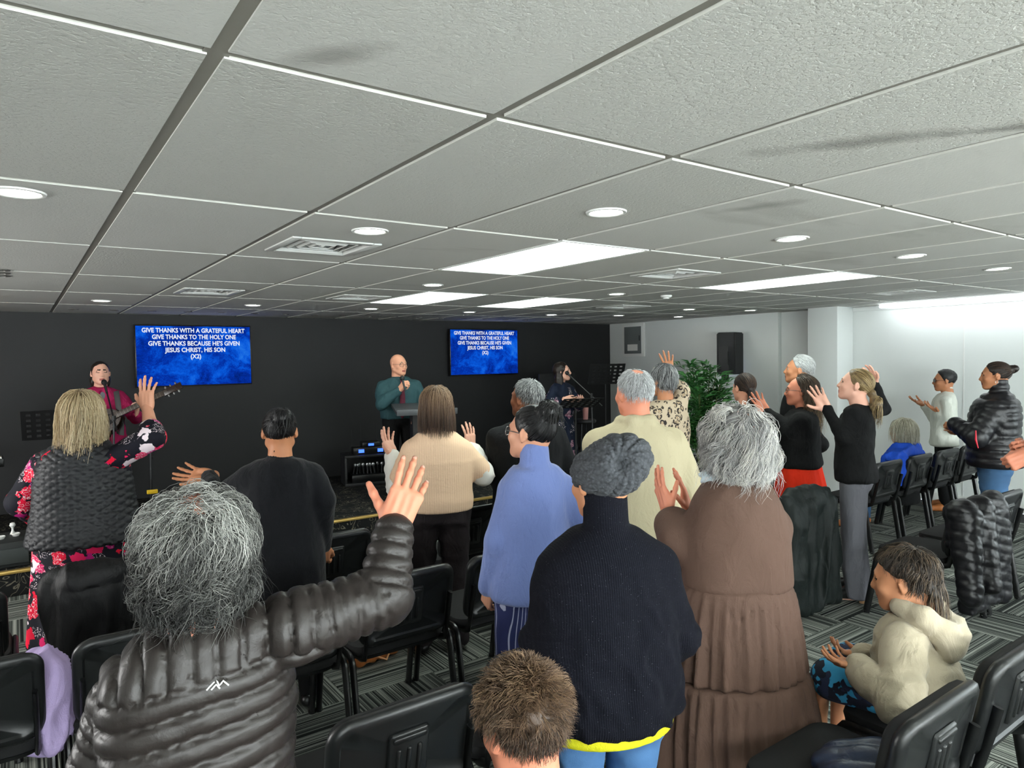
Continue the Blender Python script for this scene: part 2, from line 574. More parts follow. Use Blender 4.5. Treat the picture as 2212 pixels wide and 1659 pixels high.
M_LENS = emit('downlight_lens', 'fffdf2', DOWN_E)
rim = MB().lathe([(0.066, 0.004), (0.066, -0.003), (0.072, -0.007), (0.082, -0.006), (0.084, 0.0), (0.084, 0.006)], 28).mesh('rim')
rim.materials.append(M_FRAME)
lens = MB().lathe([(0.0655, -0.001), (0.0655, -0.004), (0.05, -0.005)], 28).mesh('lens')
lens.materials.append(M_LENS)
dlab = ['round downlight beside the large square air vent', 'large round downlight above the middle of the congregation', 'round downlight between the big and right light panels',
        'round downlight right of the right light panel', 'small round downlight near the right edge of the ceiling', 'round downlight cut by the left edge of the ceiling',
        'small downlight between the big panel and the far left panel', 'small downlight right of the two far light panels', 'downlight above the guitarist near the black wall',
        'downlight above the left television', 'downlight in the front row left of the lectern', 'downlight in the front row above the right television',
        'downlight in the front row right of the right television', 'downlight in the front row by the black wall corner', 'downlight beside the wall speaker near the white wall',
        'downlight in the second row towards the white wall', 'downlight nearest the pillar on the white wall']
for n_, (u, v) in enumerate(DOWN):
    lab = dlab[n_] if n_ < len(dlab) else 'added round downlight in the ceiling out of view'  # entries past the labelled ones are unseen lamps added for lighting
    t_ = thing('downlight', lab, 'downlight', (OX + TU * u, OY + TV_ * v, ZC), 0, 'round recessed downlights')
    link('rim', rim, None, t_); link('lens', lens, None, t_)

t_ = thing('linear_light', 'long white strip light along the top of the right wall', 'strip light', (8.56, 0.6, ZC - .001), 0)
MB().box(-.035, .035, -3.6, 3.66, -.006, .0).build('housing', M_FRAME, t_)
MB().box(-.03, .03, -3.6, 3.65, -.05, -.006, .012).build('tube', emit('led_tube', 'f4fbff', LED_E), t_)

# small unlit spots close to the black wall
rim2 = MB().lathe([(0.02, 0.004), (0.022, -0.008), (0.045, -0.006), (0.05, 0.003)], 16).mesh('rim'); rim2.materials.append(plain('spot_grey', '6d6b66', 0.4, 0.3))
len2 = MB().lathe([(0.019, 0.0), (0.0195, -0.004), (0.008, -0.006)], 12).mesh('lens'); len2.materials.append(plain('spot_lens', 'cfd2d2', 0.15, 0.2))
ORD = 'first second third fourth fifth sixth seventh eighth ninth tenth eleventh twelfth thirteenth fourteenth fifteenth sixteenth seventeenth'.split()
for k in range(17):
    t_ = thing('recessed_spotlight', 'small unlit spot along the black wall, %s from the left' % ORD[k], 'spotlight', (0.51 + 0.365 * k, 8.5, ZC), 0, 'small spots along the black wall')
    link('rim', rim2, None, t_); link('lens', len2, None, t_)
for k in range(3):
    t_ = thing('recessed_spotlight', '%s of three small dark spots at the left edge of the ceiling' % ('nearest', 'middle', 'farthest')[k], 'spotlight', (-0.05, 5.25 + 0.16 * k, ZC), 0, 'small spots at the left edge')
    link('rim', rim2, None, t_); link('lens', len2, None, t_)
t_ = thing('smoke_detector', 'small round white detector on the ceiling right of the centre', 'detector', (5.17, 4.62, ZC))
MB().lathe([(0.055, 0.0), (0.055, -0.012), (0.045, -0.022)], 20).build('base', M_FRAME, t_)
MB().lathe([(0.03, -0.021), (0.03, -0.032), (0.022, -0.036)], 16).build('sensor', M_FRAME, t_)

# air vents, four-way
M_VENT = plain('vent_white', 'd4d5d1', 0.5)
M_VDARK = plain('vent_dark', '4a4a47', 0.8)


def ring_louver(a, bw, z0, z1):
    m_ = MB(); bb = m_.bm
    o_ = [bb.verts.new((sx * a, sy * a, z0)) for sx, sy in ((-1, -1), (1, -1), (1, 1), (-1, 1))]
    i_ = [bb.verts.new((sx * (a - bw), sy * (a - bw), z1)) for sx, sy in ((-1, -1), (1, -1), (1, 1), (-1, 1))]
    o2 = [bb.verts.new(v.co + Vector((0, 0, .003))) for v in o_]; i2 = [bb.verts.new(v.co + Vector((0, 0, .003))) for v in i_]
    for k in range(4):
        q = (k + 1) % 4
        bb.faces.new((o_[k], o_[q], i_[q], i_[k])); bb.faces.new((o2[q], o2[k], i2[k], i2[q]))
        bb.faces.new((o_[k], o2[k], o2[q], o_[q])); bb.faces.new((i_[q], i2[q], i2[k], i_[k]))
    return m_.mesh('louver', False)


lv = []
for k in range(4):
    me = ring_louver(0.176 - 0.044 * k, 0.040, 0.030, -0.004); me.materials.append(M_VENT); lv.append(me)
vf = MB()
for s_ in (-1, 1):
    vf.box(s_ * .205 - .022, s_ * .205 + .022, -.227, .227, -.010, -.001, .003).box(-.183, .183, s_ * .205 - .022, s_ * .205 + .022, -.010, -.001, .003)
    vf.box(s_ * .186 - .003, s_ * .186 + .003, -.188, .188, -.006, .08).box(-.186, .186, s_ * .186 - .003, s_ * .186 + .003, -.006, .08)
vf = vf.mesh('frame'); vf.materials.append(M_VENT)
vb = MB().box(-.185, .185, -.185, .185, .075, .08).mesh('backing', False); vb.materials.append(M_VDARK)
for (vx, vy), lab in VENTS:
    i = math.floor((vx - OX) / TU)
    t_ = thing('ceiling_vent', lab, 'air vent', (OX + TU * (i + .5), vy, ZC), 0, 'square ceiling vents')
    link('frame', vf, None, t_); link('backing', vb, None, t_)
    for k in range(4): link('louver', lv[k], None, t_)
# ------------------------------------------------------------------ sculpting: distance fields turned into meshes
V3 = lambda *a: np.array(a, dtype=float)


def unit(v):
    v = np.asarray(v, float)
    return v / max(np.linalg.norm(v), 1e-9)


def frame(x, z):
    """3x3 with columns x', y', z' built from a main direction x and a rough z"""
    x = unit(x); z = np.asarray(z, float); z = z - x * x.dot(z)
    if np.linalg.norm(z) < 1e-6: z = V3(0, 0, 1) - x * x[2]
    z = unit(z)
    return np.stack([x, np.cross(z, x), z], 1)


class Field:
    def __init__(s, lo, hi, vox):
        s.lo = np.asarray(lo, float); s.v = vox
        s.n = np.maximum(np.ceil((np.asarray(hi, float) - s.lo) / vox).astype(int) + 1, 3)
        s.d = np.full(s.n, 1.0, np.float32)
        s.ax = [(s.lo[i] + np.arange(s.n[i]) * vox).astype(np.float32) for i in range(3)]

    def _win(s, lo, hi):
        a = np.clip(np.floor((np.asarray(lo) - s.lo) / s.v).astype(int), 0, s.n)
        b = np.clip(np.ceil((np.asarray(hi) - s.lo) / s.v).astype(int) + 1, 0, s.n)
        if (b <= a).any(): return None
        sl = tuple(slice(a[i], b[i]) for i in range(3))
        return sl, s.ax[0][sl[0]][:, None, None], s.ax[1][sl[1]][None, :, None], s.ax[2][sl[2]][None, None, :]

    def _put(s, sl, nd, k, sub=False):
        o = s.d[sl]
        if sub:
            nd = -nd
            h = np.maximum(k - np.abs(o - nd), 0) / max(k, 1e-6)
            s.d[sl] = np.maximum(o, nd) + h * h * k * .25
        else:
            h = np.maximum(k - np.abs(o - nd), 0) / max(k, 1e-6)
            s.d[sl] = np.minimum(o, nd) - h * h * k * .25

    def cap(s, a, b, ra, rb=None, k=.02, flat=1.0, fax=None, sub=False):
        """tapered capsule; flat<1 squeezes it along fax"""
        a = np.asarray(a, float); b = np.asarray(b, float); rb = ra if rb is None else rb
        m = max(ra, rb) + k + 3 * s.v
        w = s._win(np.minimum(a, b) - m, np.maximum(a, b) + m)
        if w is None: return s
        sl, X, Y, Z = w
        ba = b - a; L = max(ba.dot(ba), 1e-9)
        t = np.clip(((X - a[0]) * ba[0] + (Y - a[1]) * ba[1] + (Z - a[2]) * ba[2]) / L, 0, 1)
        px, py, pz = X - a[0] - t * ba[0], Y - a[1] - t * ba[1], Z - a[2] - t * ba[2]
        q2 = px * px + py * py + pz * pz
        if fax is not None:
            fx = unit(fax)
            dt = px * fx[0] + py * fx[1] + pz * fx[2]
            q2 = q2 + dt * dt * (1 / flat ** 2 - 1)
        d = (np.sqrt(q2) - (ra + (rb - ra) * t)) * (flat if fax is not None else 1)
        s._put(sl, d.astype(np.float32), k, sub)
        return s

    def chain(s, pts, rs, k=.02, flat=1.0, fax=None):
        for i in range(len(pts) - 1): s.cap(pts[i], pts[i + 1], rs[i], rs[i + 1], k, flat, fax)
        return s

    def ell(s, c, r, k=.02, R=None, sub=False):
        c = np.asarray(c, float); r = np.asarray(r, float) * np.ones(3)
        m = r.max() + k + 3 * s.v
        w = s._win(c - m, c + m)
        if w is None: return s
        sl, X, Y, Z = w
        X, Y, Z = X - c[0], Y - c[1], Z - c[2]
        if R is not None:
            X, Y, Z = (R[0, 0] * X + R[1, 0] * Y + R[2, 0] * Z, R[0, 1] * X + R[1, 1] * Y + R[2, 1] * Z, R[0, 2] * X + R[1, 2] * Y + R[2, 2] * Z)
        k0 = np.sqrt((X / r[0]) ** 2 + (Y / r[1]) ** 2 + (Z / r[2]) ** 2)
        k1 = np.sqrt((X / r[0] ** 2) ** 2 + (Y / r[1] ** 2) ** 2 + (Z / r[2] ** 2) ** 2)
        d = k0 * (k0 - 1) / np.maximum(k1, 1e-5)
        s._put(sl, d.astype(np.float32), k, sub)
        return s

    def box(s, c, h, r=.01, k=.01, R=None, sub=False):
        c = np.asarray(c, float); h = np.asarray(h, float)
        m = np.linalg.norm(h) + r + k + 3 * s.v
        w = s._win(c - m, c + m)
        if w is None: return s
        sl, X, Y, Z = w
        X, Y, Z = X - c[0], Y - c[1], Z - c[2]
        if R is not None:
            X, Y, Z = (R[0, 0] * X + R[1, 0] * Y + R[2, 0] * Z, R[0, 1] * X + R[1, 1] * Y + R[2, 1] * Z, R[0, 2] * X + R[1, 2] * Y + R[2, 2] * Z)
        qx, qy, qz = np.abs(X) - h[0] + r, np.abs(Y) - h[1] + r, np.abs(Z) - h[2] + r
        d = np.sqrt(np.maximum(qx, 0) ** 2 + np.maximum(qy, 0) ** 2 + np.maximum(qz, 0) ** 2) + np.minimum(np.maximum(qx, np.maximum(qy, qz)), 0) - r
        s._put(sl, d.astype(np.float32), k, sub)
        return s

    def stack(s, lev, k=.03, e=2.0, sub=False):
        """cross-sections (z, half width, half depth, y centre[, x centre]) lofted upright"""
        lev = sorted([tuple(l) + (0,) * (5 - len(l)) for l in lev])
        L = np.array(lev)
        hw, hd = L[:, 1].max(), L[:, 2].max()
        m = k + 3 * s.v
        w = s._win((L[:, 4].min() - hw - m, L[:, 3].min() - hd - m, L[0, 0] - m), (L[:, 4].max() + hw + m, L[:, 3].max() + hd + m, L[-1, 0] + m))
        if w is None: return s
        sl, X, Y, Z = w
        z = Z.ravel()
        # smooth interpolation of the sections
        def ip(c):
            f = np.interp(z, L[:, 0], L[:, c])
            g = (np.interp(z - .02, L[:, 0], L[:, c]) + np.interp(z + .02, L[:, 0], L[:, c]) + f) / 3
            return g[None, None, :]
        A, B, yc, xc = ip(1), ip(2), ip(3), ip(4)
        q = (np.abs((X - xc) / A) ** e + np.abs((Y - yc) / B) ** e) ** (1 / e)
        d = (q - 1) * np.minimum(A, B)
        cz = np.maximum(Z - L[-1, 0], L[0, 0] - Z)
        h = np.maximum(.02 - np.abs(d - cz), 0) / .02
        d = np.maximum(d, cz) + h * h * .005
        s._put(sl, d.astype(np.float32), k, sub)
        return s

    def half(s, p, n, k=.01):
        """cut away everything on the n side of the plane through p"""
        n = unit(n)
        X, Y, Z = s.ax[0][:, None, None] - p[0], s.ax[1][None, :, None] - p[1], s.ax[2][None, None, :] - p[2]
        d = -(X * n[0] + Y * n[1] + Z * n[2])
        s._put((slice(None),) * 3, d.astype(np.float32), k, True)
        return s

    def fn(s, f):
        s.d = f(s.d, s.ax[0][:, None, None], s.ax[1][None, :, None], s.ax[2][None, None, :]).astype(np.float32)
        return s

    def mesh(s):
        d = s.d
        d[0], d[-1] = 1, 1; d[:, 0], d[:, -1] = 1, 1; d[:, :, 0], d[:, :, -1] = 1, 1
        g = d < 0
        c = np.zeros(tuple(n - 1 for n in d.shape), np.int8)
        offs = [(i, j, k) for i in (0, 1) for j in (0, 1) for k in (0, 1)]
        sh = d.shape
        for (i, j, k) in offs: c += g[i:sh[0] - 1 + i, j:sh[1] - 1 + j, k:sh[2] - 1 + k]
        cells = np.argwhere((c > 0) & (c < 8))
        if len(cells) == 0: return np.zeros((0, 3)), np.zeros((0, 4), int)
        ids = np.full(c.shape, -1, np.int32)
        ids[cells[:, 0], cells[:, 1], cells[:, 2]] = np.arange(len(cells))
        val = np.stack([d[cells[:, 0] + i, cells[:, 1] + j, cells[:, 2] + k] for (i, j, k) in offs], 1)
        O = np.array(offs, float)
        acc = np.zeros((len(cells), 3)); cnt = np.zeros(len(cells))
        for a in range(8):
            for b in range(a + 1, 8):
                if np.abs(O[a] - O[b]).sum() != 1: continue
                va, vb = val[:, a], val[:, b]
                mk = (va < 0) != (vb < 0)
                t = np.where(mk, va / np.where(mk, va - vb, 1), 0)
                acc += np.where(mk[:, None], O[a] + (O[b] - O[a]) * t[:, None], 0); cnt += mk
        V = s.lo + (cells + acc / cnt[:, None]) * s.v
        Q = []
        for ax in range(3):
            sl0 = [slice(None)] * 3; sl1 = [slice(None)] * 3
            sl0[ax] = slice(0, -1); sl1[ax] = slice(1, None)
            ga, gb = g[tuple(sl0)], g[tuple(sl1)]
            for flip in (False, True):
                E = np.argwhere(ga & ~gb if not flip else ~ga & gb)
                u, w = [(1, 2), (2, 0), (0, 1)][ax]
                E = E[(E[:, u] > 0) & (E[:, w] > 0) & (E[:, u] < c.shape[u]) & (E[:, w] < c.shape[w])]
                if not len(E): continue
                def I(du, dw):
                    q = E.copy(); q[:, u] += du; q[:, w] += dw
                    return ids[q[:, 0], q[:, 1], q[:, 2]]
                quad = np.stack([I(-1, -1), I(0, -1), I(0, 0), I(-1, 0)], 1)
                Q.append(quad[:, ::-1] if flip else quad)
        return V, np.concatenate(Q)


def vnormals(V, Q):
    a, b, c, d = V[Q[:, 0]], V[Q[:, 1]], V[Q[:, 2]], V[Q[:, 3]]
    n = np.cross(c - a, d - b)
    N = np.zeros_like(V)
    for k in range(4): np.add.at(N, Q[:, k], n)
    return N / np.maximum(np.linalg.norm(N, axis=1), 1e-12)[:, None]


def relax(V, Q, it=1, f=.5):
    for _ in range(it):
        S = np.zeros_like(V); C = np.zeros(len(V))
        for k in range(4):
            np.add.at(S, Q[:, k], V[Q[:, (k + 1) % 4]]); np.add.at(C, Q[:, k], 1)
            np.add.at(S, Q[:, k], V[Q[:, (k + 3) % 4]]); np.add.at(C, Q[:, k], 1)
        V = V * (1 - f) + f * S / np.maximum(C, 1)[:, None]
    return V


_TAB = np.random.default_rng(3).random((32, 32, 32)).astype(np.float32)


def vnoise(P, sc=1.0, off=0.0):
    p = np.asarray(P) * sc + off + 100.0
    i = np.floor(p).astype(int); f = p - i; f = f * f * (3 - 2 * f)
    r = 0
    for dx in (0, 1):
        for dy in (0, 1):
            for dz in (0, 1):
                w = (f[:, 0] if dx else 1 - f[:, 0]) * (f[:, 1] if dy else 1 - f[:, 1]) * (f[:, 2] if dz else 1 - f[:, 2])
                r = r + w * _TAB[(i[:, 0] + dx) % 32, (i[:, 1] + dy) % 32, (i[:, 2] + dz) % 32]
    return r * 2 - 1


def fbm(P, sc, off=0.0, oc=3):
    r, a = 0, 1.0
    for k in range(oc):
        r = r + a * vnoise(P, sc * 2 ** k, off + 7.3 * k); a *= .5
    return r


def wrinkle(amp, sc=9.0, stretch=(1, 1, 1), off=0.0):
    """soft cloth folds: ridged noise"""
    def f(V, N):
        q = V * np.array(stretch)
        w = np.stack([fbm(q, sc * .6, off + 3, 1), fbm(q, sc * .6, off + 9, 1), fbm(q, sc * .6, off + 15, 1)], 1) * .06
        r = 1 - np.abs(fbm(q + w, sc, off, 2)) * 1.9
        return 1.7 * amp * (np.maximum(r, -.2) - .45)
    return f


def displace(V, Q, fs):
    if not fs: return V
    for f in (fs if isinstance(fs, (list, tuple)) else [fs]):
        N = vnormals(V, Q)
        V = V + N * f(V, N)[:, None]
    return V
# ------------------------------------------------------------------ chairs
M_PLASTIC = plain('black_plastic', '141617', 0.38, bump=0.12, bs=500, bd=0.001)
M_FABRIC = plain('black_seat_fabric', '121314', 0.9, var=0.12, vs=300, bump=0.3, bs=700, bd=0.002)
M_STEEL = plain('black_steel', '121314', 0.28, 0.0, 0.6)


def rrect(w, h, r, n=6):
    pts = []
    for cx, cy, a0 in ((w - r, h - r, 0), (-w + r, h - r, 90), (-w + r, -h + r, 180), (w - r, -h + r, 270)):
        for k in range(n + 1):
            a = math.radians(a0 + 90 * k / n)
            pts.append((cx + r * math.cos(a), cy + r * math.sin(a)))
    return pts


def loft_rr(mb, levels, n=6):
    """levels: (half w, half h, radius, depth) -> closed pillow shape; depth along local z"""
    rings = []
    for (w, h, r, d) in levels:
        rings.append([mb.bm.verts.new((x, y, d)) for x, y in rrect(w, h, r, n)])
    for A, B in zip(rings, rings[1:]):
        m_ = len(A)
        for k in range(m_): mb.bm.faces.new((A[k], A[(k + 1) % m_], B[(k + 1) % m_], B[k]))
    mb.bm.faces.new(rings[0][::-1]); mb.bm.faces.new(rings[-1])
    return mb


def xform_mesh(me, M):
    me.transform(M); me.update()
    return me


# chair stands at its middle, faces +y; the back leans over -y
TILT = math.radians(11)
MBACK = Matrix.Translation((0, -0.255, 0.635)) @ Matrix.Rotation(math.radians(90) + TILT, 4, 'X')   # local x right, y up, z towards the rear


def bend(me, amt=0.9):
    for v in me.vertices:
        v.co.z -= amt * v.co.x ** 2 * 0.35
        v.co.z += 0.12 * max(0, v.co.y) ** 2
    return me


mb = MB()
loft_rr(mb, [(.205, .140, .05, -.016), (.228, .160, .062, -.010), (.236, .168, .068, .004), (.234, .166, .066, .018), (.222, .154, .056, .026), (.205, .138, .046, .026),
             (.198, .131, .042, .017), (.05, .05, .02, .016)])
# raised badge panel with three finger slots
mb2 = mb
for k in range(3): pass
loft_rr(mb, [(.064, .090, .010, .016), (.062, .088, .010, .024), (.058, .084, .010, .026)], 3)
for k in (-1, 0, 1):
    loft = []
    n0 = len(mb.bm.verts)
    loft_rr(mb, [(.008, .055, .007, .022), (.007, .054, .007, .029), (.004, .05, .004, .031)], 3)
    mb.bm.verts.ensure_lookup_table()
    for v in mb.bm.verts[n0:]: v.co.x += .033 * k; v.co.y -= .012
loft_rr(mb, [(.054, .010, .008, .022), (.053, .009, .008, .030), (.050, .006, .005, .032)], 3)
n1 = len(mb.bm.verts); mb.bm.verts.ensure_lookup_table()
for v in mb.bm.verts[-16 * 3:]: v.co.y += .071
for v in mb.bm.verts: v.co.y -= 0.0
CH_SHELL = xform_mesh(bend(mb.mesh('back_shell', True, 50)), MBACK); CH_SHELL.materials.append(M_PLASTIC)
mb = MB(); loft_rr(mb, [(.16, .10, .04, -.052), (.200, .135, .05, -.046), (.218, .152, .058, -.030), (.222, .156, .06, -.012)])
CH_CUSH = xform_mesh(bend(mb.mesh('back_cushion')), MBACK); CH_CUSH.materials.append(M_FABRIC)
mb = MB(); loft_rr(mb, [(.215, .185, .06, -.018), (.236, .206, .075, -.012), (.242, .212, .08, .012), (.236, .206, .075, .030), (.200, .17, .06, .036)])
CH_SEAT = xform_mesh(mb.mesh('seat'), Matrix.Translation((0, .01, .43))); CH_SEAT.materials.append(M_FABRIC)
mb = MB(); loft_rr(mb, [(.18, .16, .05, -.034), (.224, .196, .07, -.022), (.232, .202, .07, -.006)])
CH_PAN = xform_mesh(mb.mesh('seat_pan'), Matrix.Translation((0, .01, .42))); CH_PAN.materials.append(M_PLASTIC)
LEGS = []
for sx in (-1, 1):
    X = sx * .252
    for sy in (-1, 1):
        y0, y1, yc = (.265, .19, .10) if sy > 0 else (-.255, -.19, -.10)
        pts = [(X, y0, .004), (X, y0 + (y1 - y0) * .5, .20), (X, y0 + (y1 - y0) * .93, .372), (X, y1 * .985, .400), (X, y1 * .92, .417), (X, y1 * .80, .424), (X, yc, .424), (X, 0, .424)]
        me = MB().tube(pts, .0225, 10, flat=.6, up=(1, 0, 0)).lathe([(.019, 0.0), (.019, .014), (.014, .018)], 10, Matrix.Translation((X, y0, 0))).mesh('leg')
        me.materials.append(M_STEEL); LEGS.append(me)
SUPP = []
for sx in (-1, 1):
    pts = [(sx * .20, -.05, .405), (sx * .205, -.17, .405), (sx * .207, -.225, .425), (sx * .208, -.238, .47), (sx * .208, -.262, .56), (sx * .206, -.285, .66)]
    me = MB().tube(pts, .017, 8, flat=.5, up=(0, 1, 0)).mesh('back_support'); me.materials.append(M_STEEL); SUPP.append(me)
mb = MB().tube([(-.252, .10, .412), (.252, .10, .412)], .010, 8); CH_BAR1 = mb.mesh('crossbar'); CH_BAR1.materials.append(M_STEEL)
mb = MB().tube([(-.252, -.12, .412), (.252, -.12, .412)], .010, 8); CH_BAR2 = mb.mesh('crossbar'); CH_BAR2.materials.append(M_STEEL)


def chair(x, y, label, rz=0.0, group='black stacking chairs set out in rows'):
    t_ = thing('stacking_chair', label, 'chair', (x, y, 0.0), rz, group)
    link('seat', CH_SEAT, None, t_); link('seat_pan', CH_PAN, None, t_)
    link('back_shell', CH_SHELL, None, t_); link('back_cushion', CH_CUSH, None, t_)
    for me in LEGS: link('leg', me, None, t_)
    for me in SUPP: link('back_support', me, None, t_)
    link('crossbar', CH_BAR1, None, t_); link('crossbar', CH_BAR2, None, t_)
    return t_


R5, R4, R3, R2 = 1.13, 2.03, 3.12, 4.02
chair(2.06, R5, 'black chair in the nearest row with a navy puffer jacket on its seat')
chair(2.64, R5, 'black chair in the nearest row that the boy in the cream hoodie sits on')
chair(0.80, 1.02, 'black chair under the boy with short spiky brown hair')
chair(0.87, R4, 'empty black chair seen from behind, largest and nearest, beside the grey puffer jacket')
chair(1.43, R4 + .08, 'black chair whose seat shows beside the spiky haired boy')
chair(-0.19, R3, 'black chair with its back cut by the left edge, in front of the lilac jacket')
chair(0.36, R3, 'black chair half hidden by the left sleeve of the grey puffer jacket')
chair(0.90, R3, 'black chair whose legs show below the raised grey puffer sleeve')
chair(1.44, R3, 'empty black chair behind the raised grey puffer sleeve, handbag below')
chair(1.99, R3, 'black chair left of the woman in the blue fleece')
chair(-0.30, R2, 'black chair farthest left beside the black jacket')
chair(0.34, R2, 'black chair covered by a draped black jacket')
chair(1.42, R2, 'empty black chair between the black coat and the raised puffer sleeve')
chair(2.40, R2 + .08, 'black chair between the beige jumper and the blue fleece')
chair(4.90, 2.13, 'black chair with a black puffer coat hung over its back')
chair(5.48, 2.13, 'black chair at the right edge beside the hung puffer coat')
chair(4.36, 2.95, 'black chair covered by a long dark green coat')
chair(6.30, 3.32, 'leftmost of the black chairs in front of the blue jacket')
chair(6.90, 3.32, 'second black chair in front of the blue jacket')
chair(7.48, 3.32, 'black chair behind the person in the white shirt, third in its row')
chair(8.06, 3.32, 'farthest right black chair against the white wall')
# ------------------------------------------------------------------ people: body, head, hands, hair, clothes
def skin_mat(name, col, red=0.25):
    t = NT(name)
    c = lin(col)[:3]
    rd = (min(1, c[0] * 1.06), c[1] * 0.82, c[2] * 0.78)
    t.color(t.mix(t.math('MULTIPLY', t.noise(14, 4), red * 2), c, rd))
    t.set(Roughness=0.52)
    t.b.inputs['Specular IOR Level'].default_value = 0.35
    t.b.inputs['Subsurface Weight'].default_value = 0.0
    t.bump(t.noise(220, 3), 0.10, 0.002)
    return t.m


SKINS = {'fair': skin_mat('skin_fair', 'd9a184'), 'pale': skin_mat('skin_pale', 'e0b09a'), 'tan': skin_mat('skin_tan', 'b9805c'), 'warm': skin_mat('skin_warm', 'c98e68'),
         'brown': skin_mat('skin_brown', '8f5d43'), 'pink': skin_mat('skin_pink', 'd98f72')}
M_LIP = plain('lips', 'a85c52', 0.45)
M_LIPD = plain('lips_dark', '7c4640', 0.45)
M_EYE = plain('eye_white', 'e8e4dd', 0.2)
M_IRIS = plain('iris_dark', '1c130f', 0.15)
M_NAIL = plain('nail', 'd9a08c', 0.35)
_BROW = {}


def brow_mat(c):
    if c not in _BROW: _BROW[c] = plain('brow_' + c, c, 0.8)
    return _BROW[c]


def hair_mat(name, stops, rough=0.45, spec=0.4):
    t = NT(name)
    a = t.n('ShaderNodeAttribute', _attribute_name='tone')
    f = t.math('ADD', a.outputs['Fac'], t.math('MULTIPLY', t.math('SUBTRACT', t.noise(90, 3), 0.5), 0.22), True)
    t.color(t.ramp(f, stops))
    t.set(Roughness=rough)
    t.b.inputs['Specular IOR Level'].default_value = spec
    t.bump(t.noise(260, 2), 0.25, 0.003)
    return t.m


H_GREYMIX = hair_mat('hair_salt_pepper', [(0, '1f1f1e'), (.3, '4b4b49'), (.6, '8e8e89'), (1, 'd9d9d2')])
H_SILVER = hair_mat('hair_silver', [(0, '666466'), (.25, '9a9998'), (.6, 'c8c6c3'), (1, 'f8f3e8')])
H_BLONDE = hair_mat('hair_blonde', [(0, '5c4a35'), (.3, '97815f'), (.6, 'c4ac84'), (1, 'e6d6b4')])
H_WHITEBL = hair_mat('hair_white_blonde', [(0, '8c8672'), (.4, 'c5bfa8'), (1, 'efecdc')])
H_BROWN = hair_mat('hair_light_brown', [(0, '3a2a20'), (.4, '6b5240'), (.7, '8c7259'), (1, 'ad9377')])
H_DKBROWN = hair_mat('hair_dark_brown', [(0, '140e0b'), (.5, '2c1f19'), (1, '5a4434')])
H_BLACK = hair_mat('hair_black', [(0, '08080a'), (.5, '151517'), (1, '3a393b')], 0.35, 0.5)
H_WAVY = hair_mat('hair_wavy_brown', [(0, '2a2018'), (.4, '4f3f30'), (.75, '7a6248'), (1, 'a58a62')])
H_HONEY = hair_mat('hair_honey', [(0, '4c3b26'), (.4, '86704a'), (.75, 'ab9265'), (1, 'd0ba8c')])
H_BOY = hair_mat('hair_boy_brown', [(0, '2b1f18'), (.4, '5c4737'), (.75, '876c55'), (1, 'b39474')])
H_BOY2 = hair_mat('hair_boy_dark', [(0, '1a1512'), (.5, '3e342c'), (1, '7a6650')])
H_GREY = hair_mat('hair_grey_short', [(0, '3e3f40'), (.4, '77787a'), (1, 'c9cbca')])
H_WHITE = hair_mat('hair_white', [(0, '8e8f8f'), (.4, 'b8babb'), (1, 'eceeee')])


def rotm(yaw=0, pitch=0, roll=0):
    """head turn: yaw to its right, pitch up, roll to its right (degrees); x right, y forward, z up"""
    return np.array((Matrix.Rotation(math.radians(-yaw), 3, 'Z') @ Matrix.Rotation(math.radians(pitch), 3, 'X') @ Matrix.Rotation(math.radians(roll), 3, 'Y')))


def join(parts):
    """[(V,Q,mat index)] -> V,Q,mi"""
    Vs, Qs, Ms, n = [], [], [], 0
    for V, Q, mi in parts:
        if len(V) == 0: continue
        Vs.append(V); Qs.append(Q + n); n += len(V)
        Ms.append(np.full(len(Q), mi) if np.isscalar(mi) else mi)
    return np.concatenate(Vs), np.concatenate(Qs), np.concatenate(Ms)


def ball(c, r, n=12, m=8):
    V, Q = [], []
    for j in range(m + 1):
        a = math.pi * j / m
        for i in range(n):
            b_ = 2 * math.pi * i / n
            V.append((math.sin(a) * math.cos(b_), math.sin(a) * math.sin(b_), math.cos(a)))
    for j in range(m):
        for i in range(n):
            Q.append((j * n + i, (j + 1) * n + i, (j + 1) * n + (i + 1) % n, j * n + (i + 1) % n))
    return np.array(V) * r + np.asarray(c), np.array(Q)


# ---- hands -----------------------------------------------------------------
HANDP = {  # per finger curl (knuckle, mid, tip) in degrees for index..little, sideways fan, thumb (out, curl)
    'open': ([(8, 10, 8), (6, 8, 6), (8, 10, 8), (12, 12, 10)], (9, 2, -6, -15), (52, 12)),
    'wide': ([(4, 8, 6), (2, 6, 5), (5, 8, 6), (8, 12, 8)], (14, 4, -8, -20), (62, 8)),
    'flat': ([(6, 6, 5), (5, 6, 5), (6, 6, 5), (8, 8, 6)], (3, 1, -2, -5), (38, 14)),
    'cup': ([(18, 22, 14), (20, 24, 15), (24, 26, 16), (28, 28, 18)], (6, 2, -4, -10), (46, 22)),
    'relax': ([(30, 32, 20), (36, 36, 22), (40, 38, 24), (44, 40, 24)], (4, 1, -2, -5), (34, 28)),
    'fist': ([(70, 88, 50), (74, 90, 52), (76, 90, 52), (78, 90, 52)], (2, 0, -1, -3), (28, 46)),
    'grip': ([(58, 66, 40), (62, 70, 42), (64, 72, 44), (66, 72, 44)], (3, 1, -1, -3), (40, 50)),
    'puffer': ([(8, 12, 8), (14, 16, 10), (20, 18, 12), (28, 20, 12)], (7, 2, -3, -8), (50, 2)),
}
_HC = {}


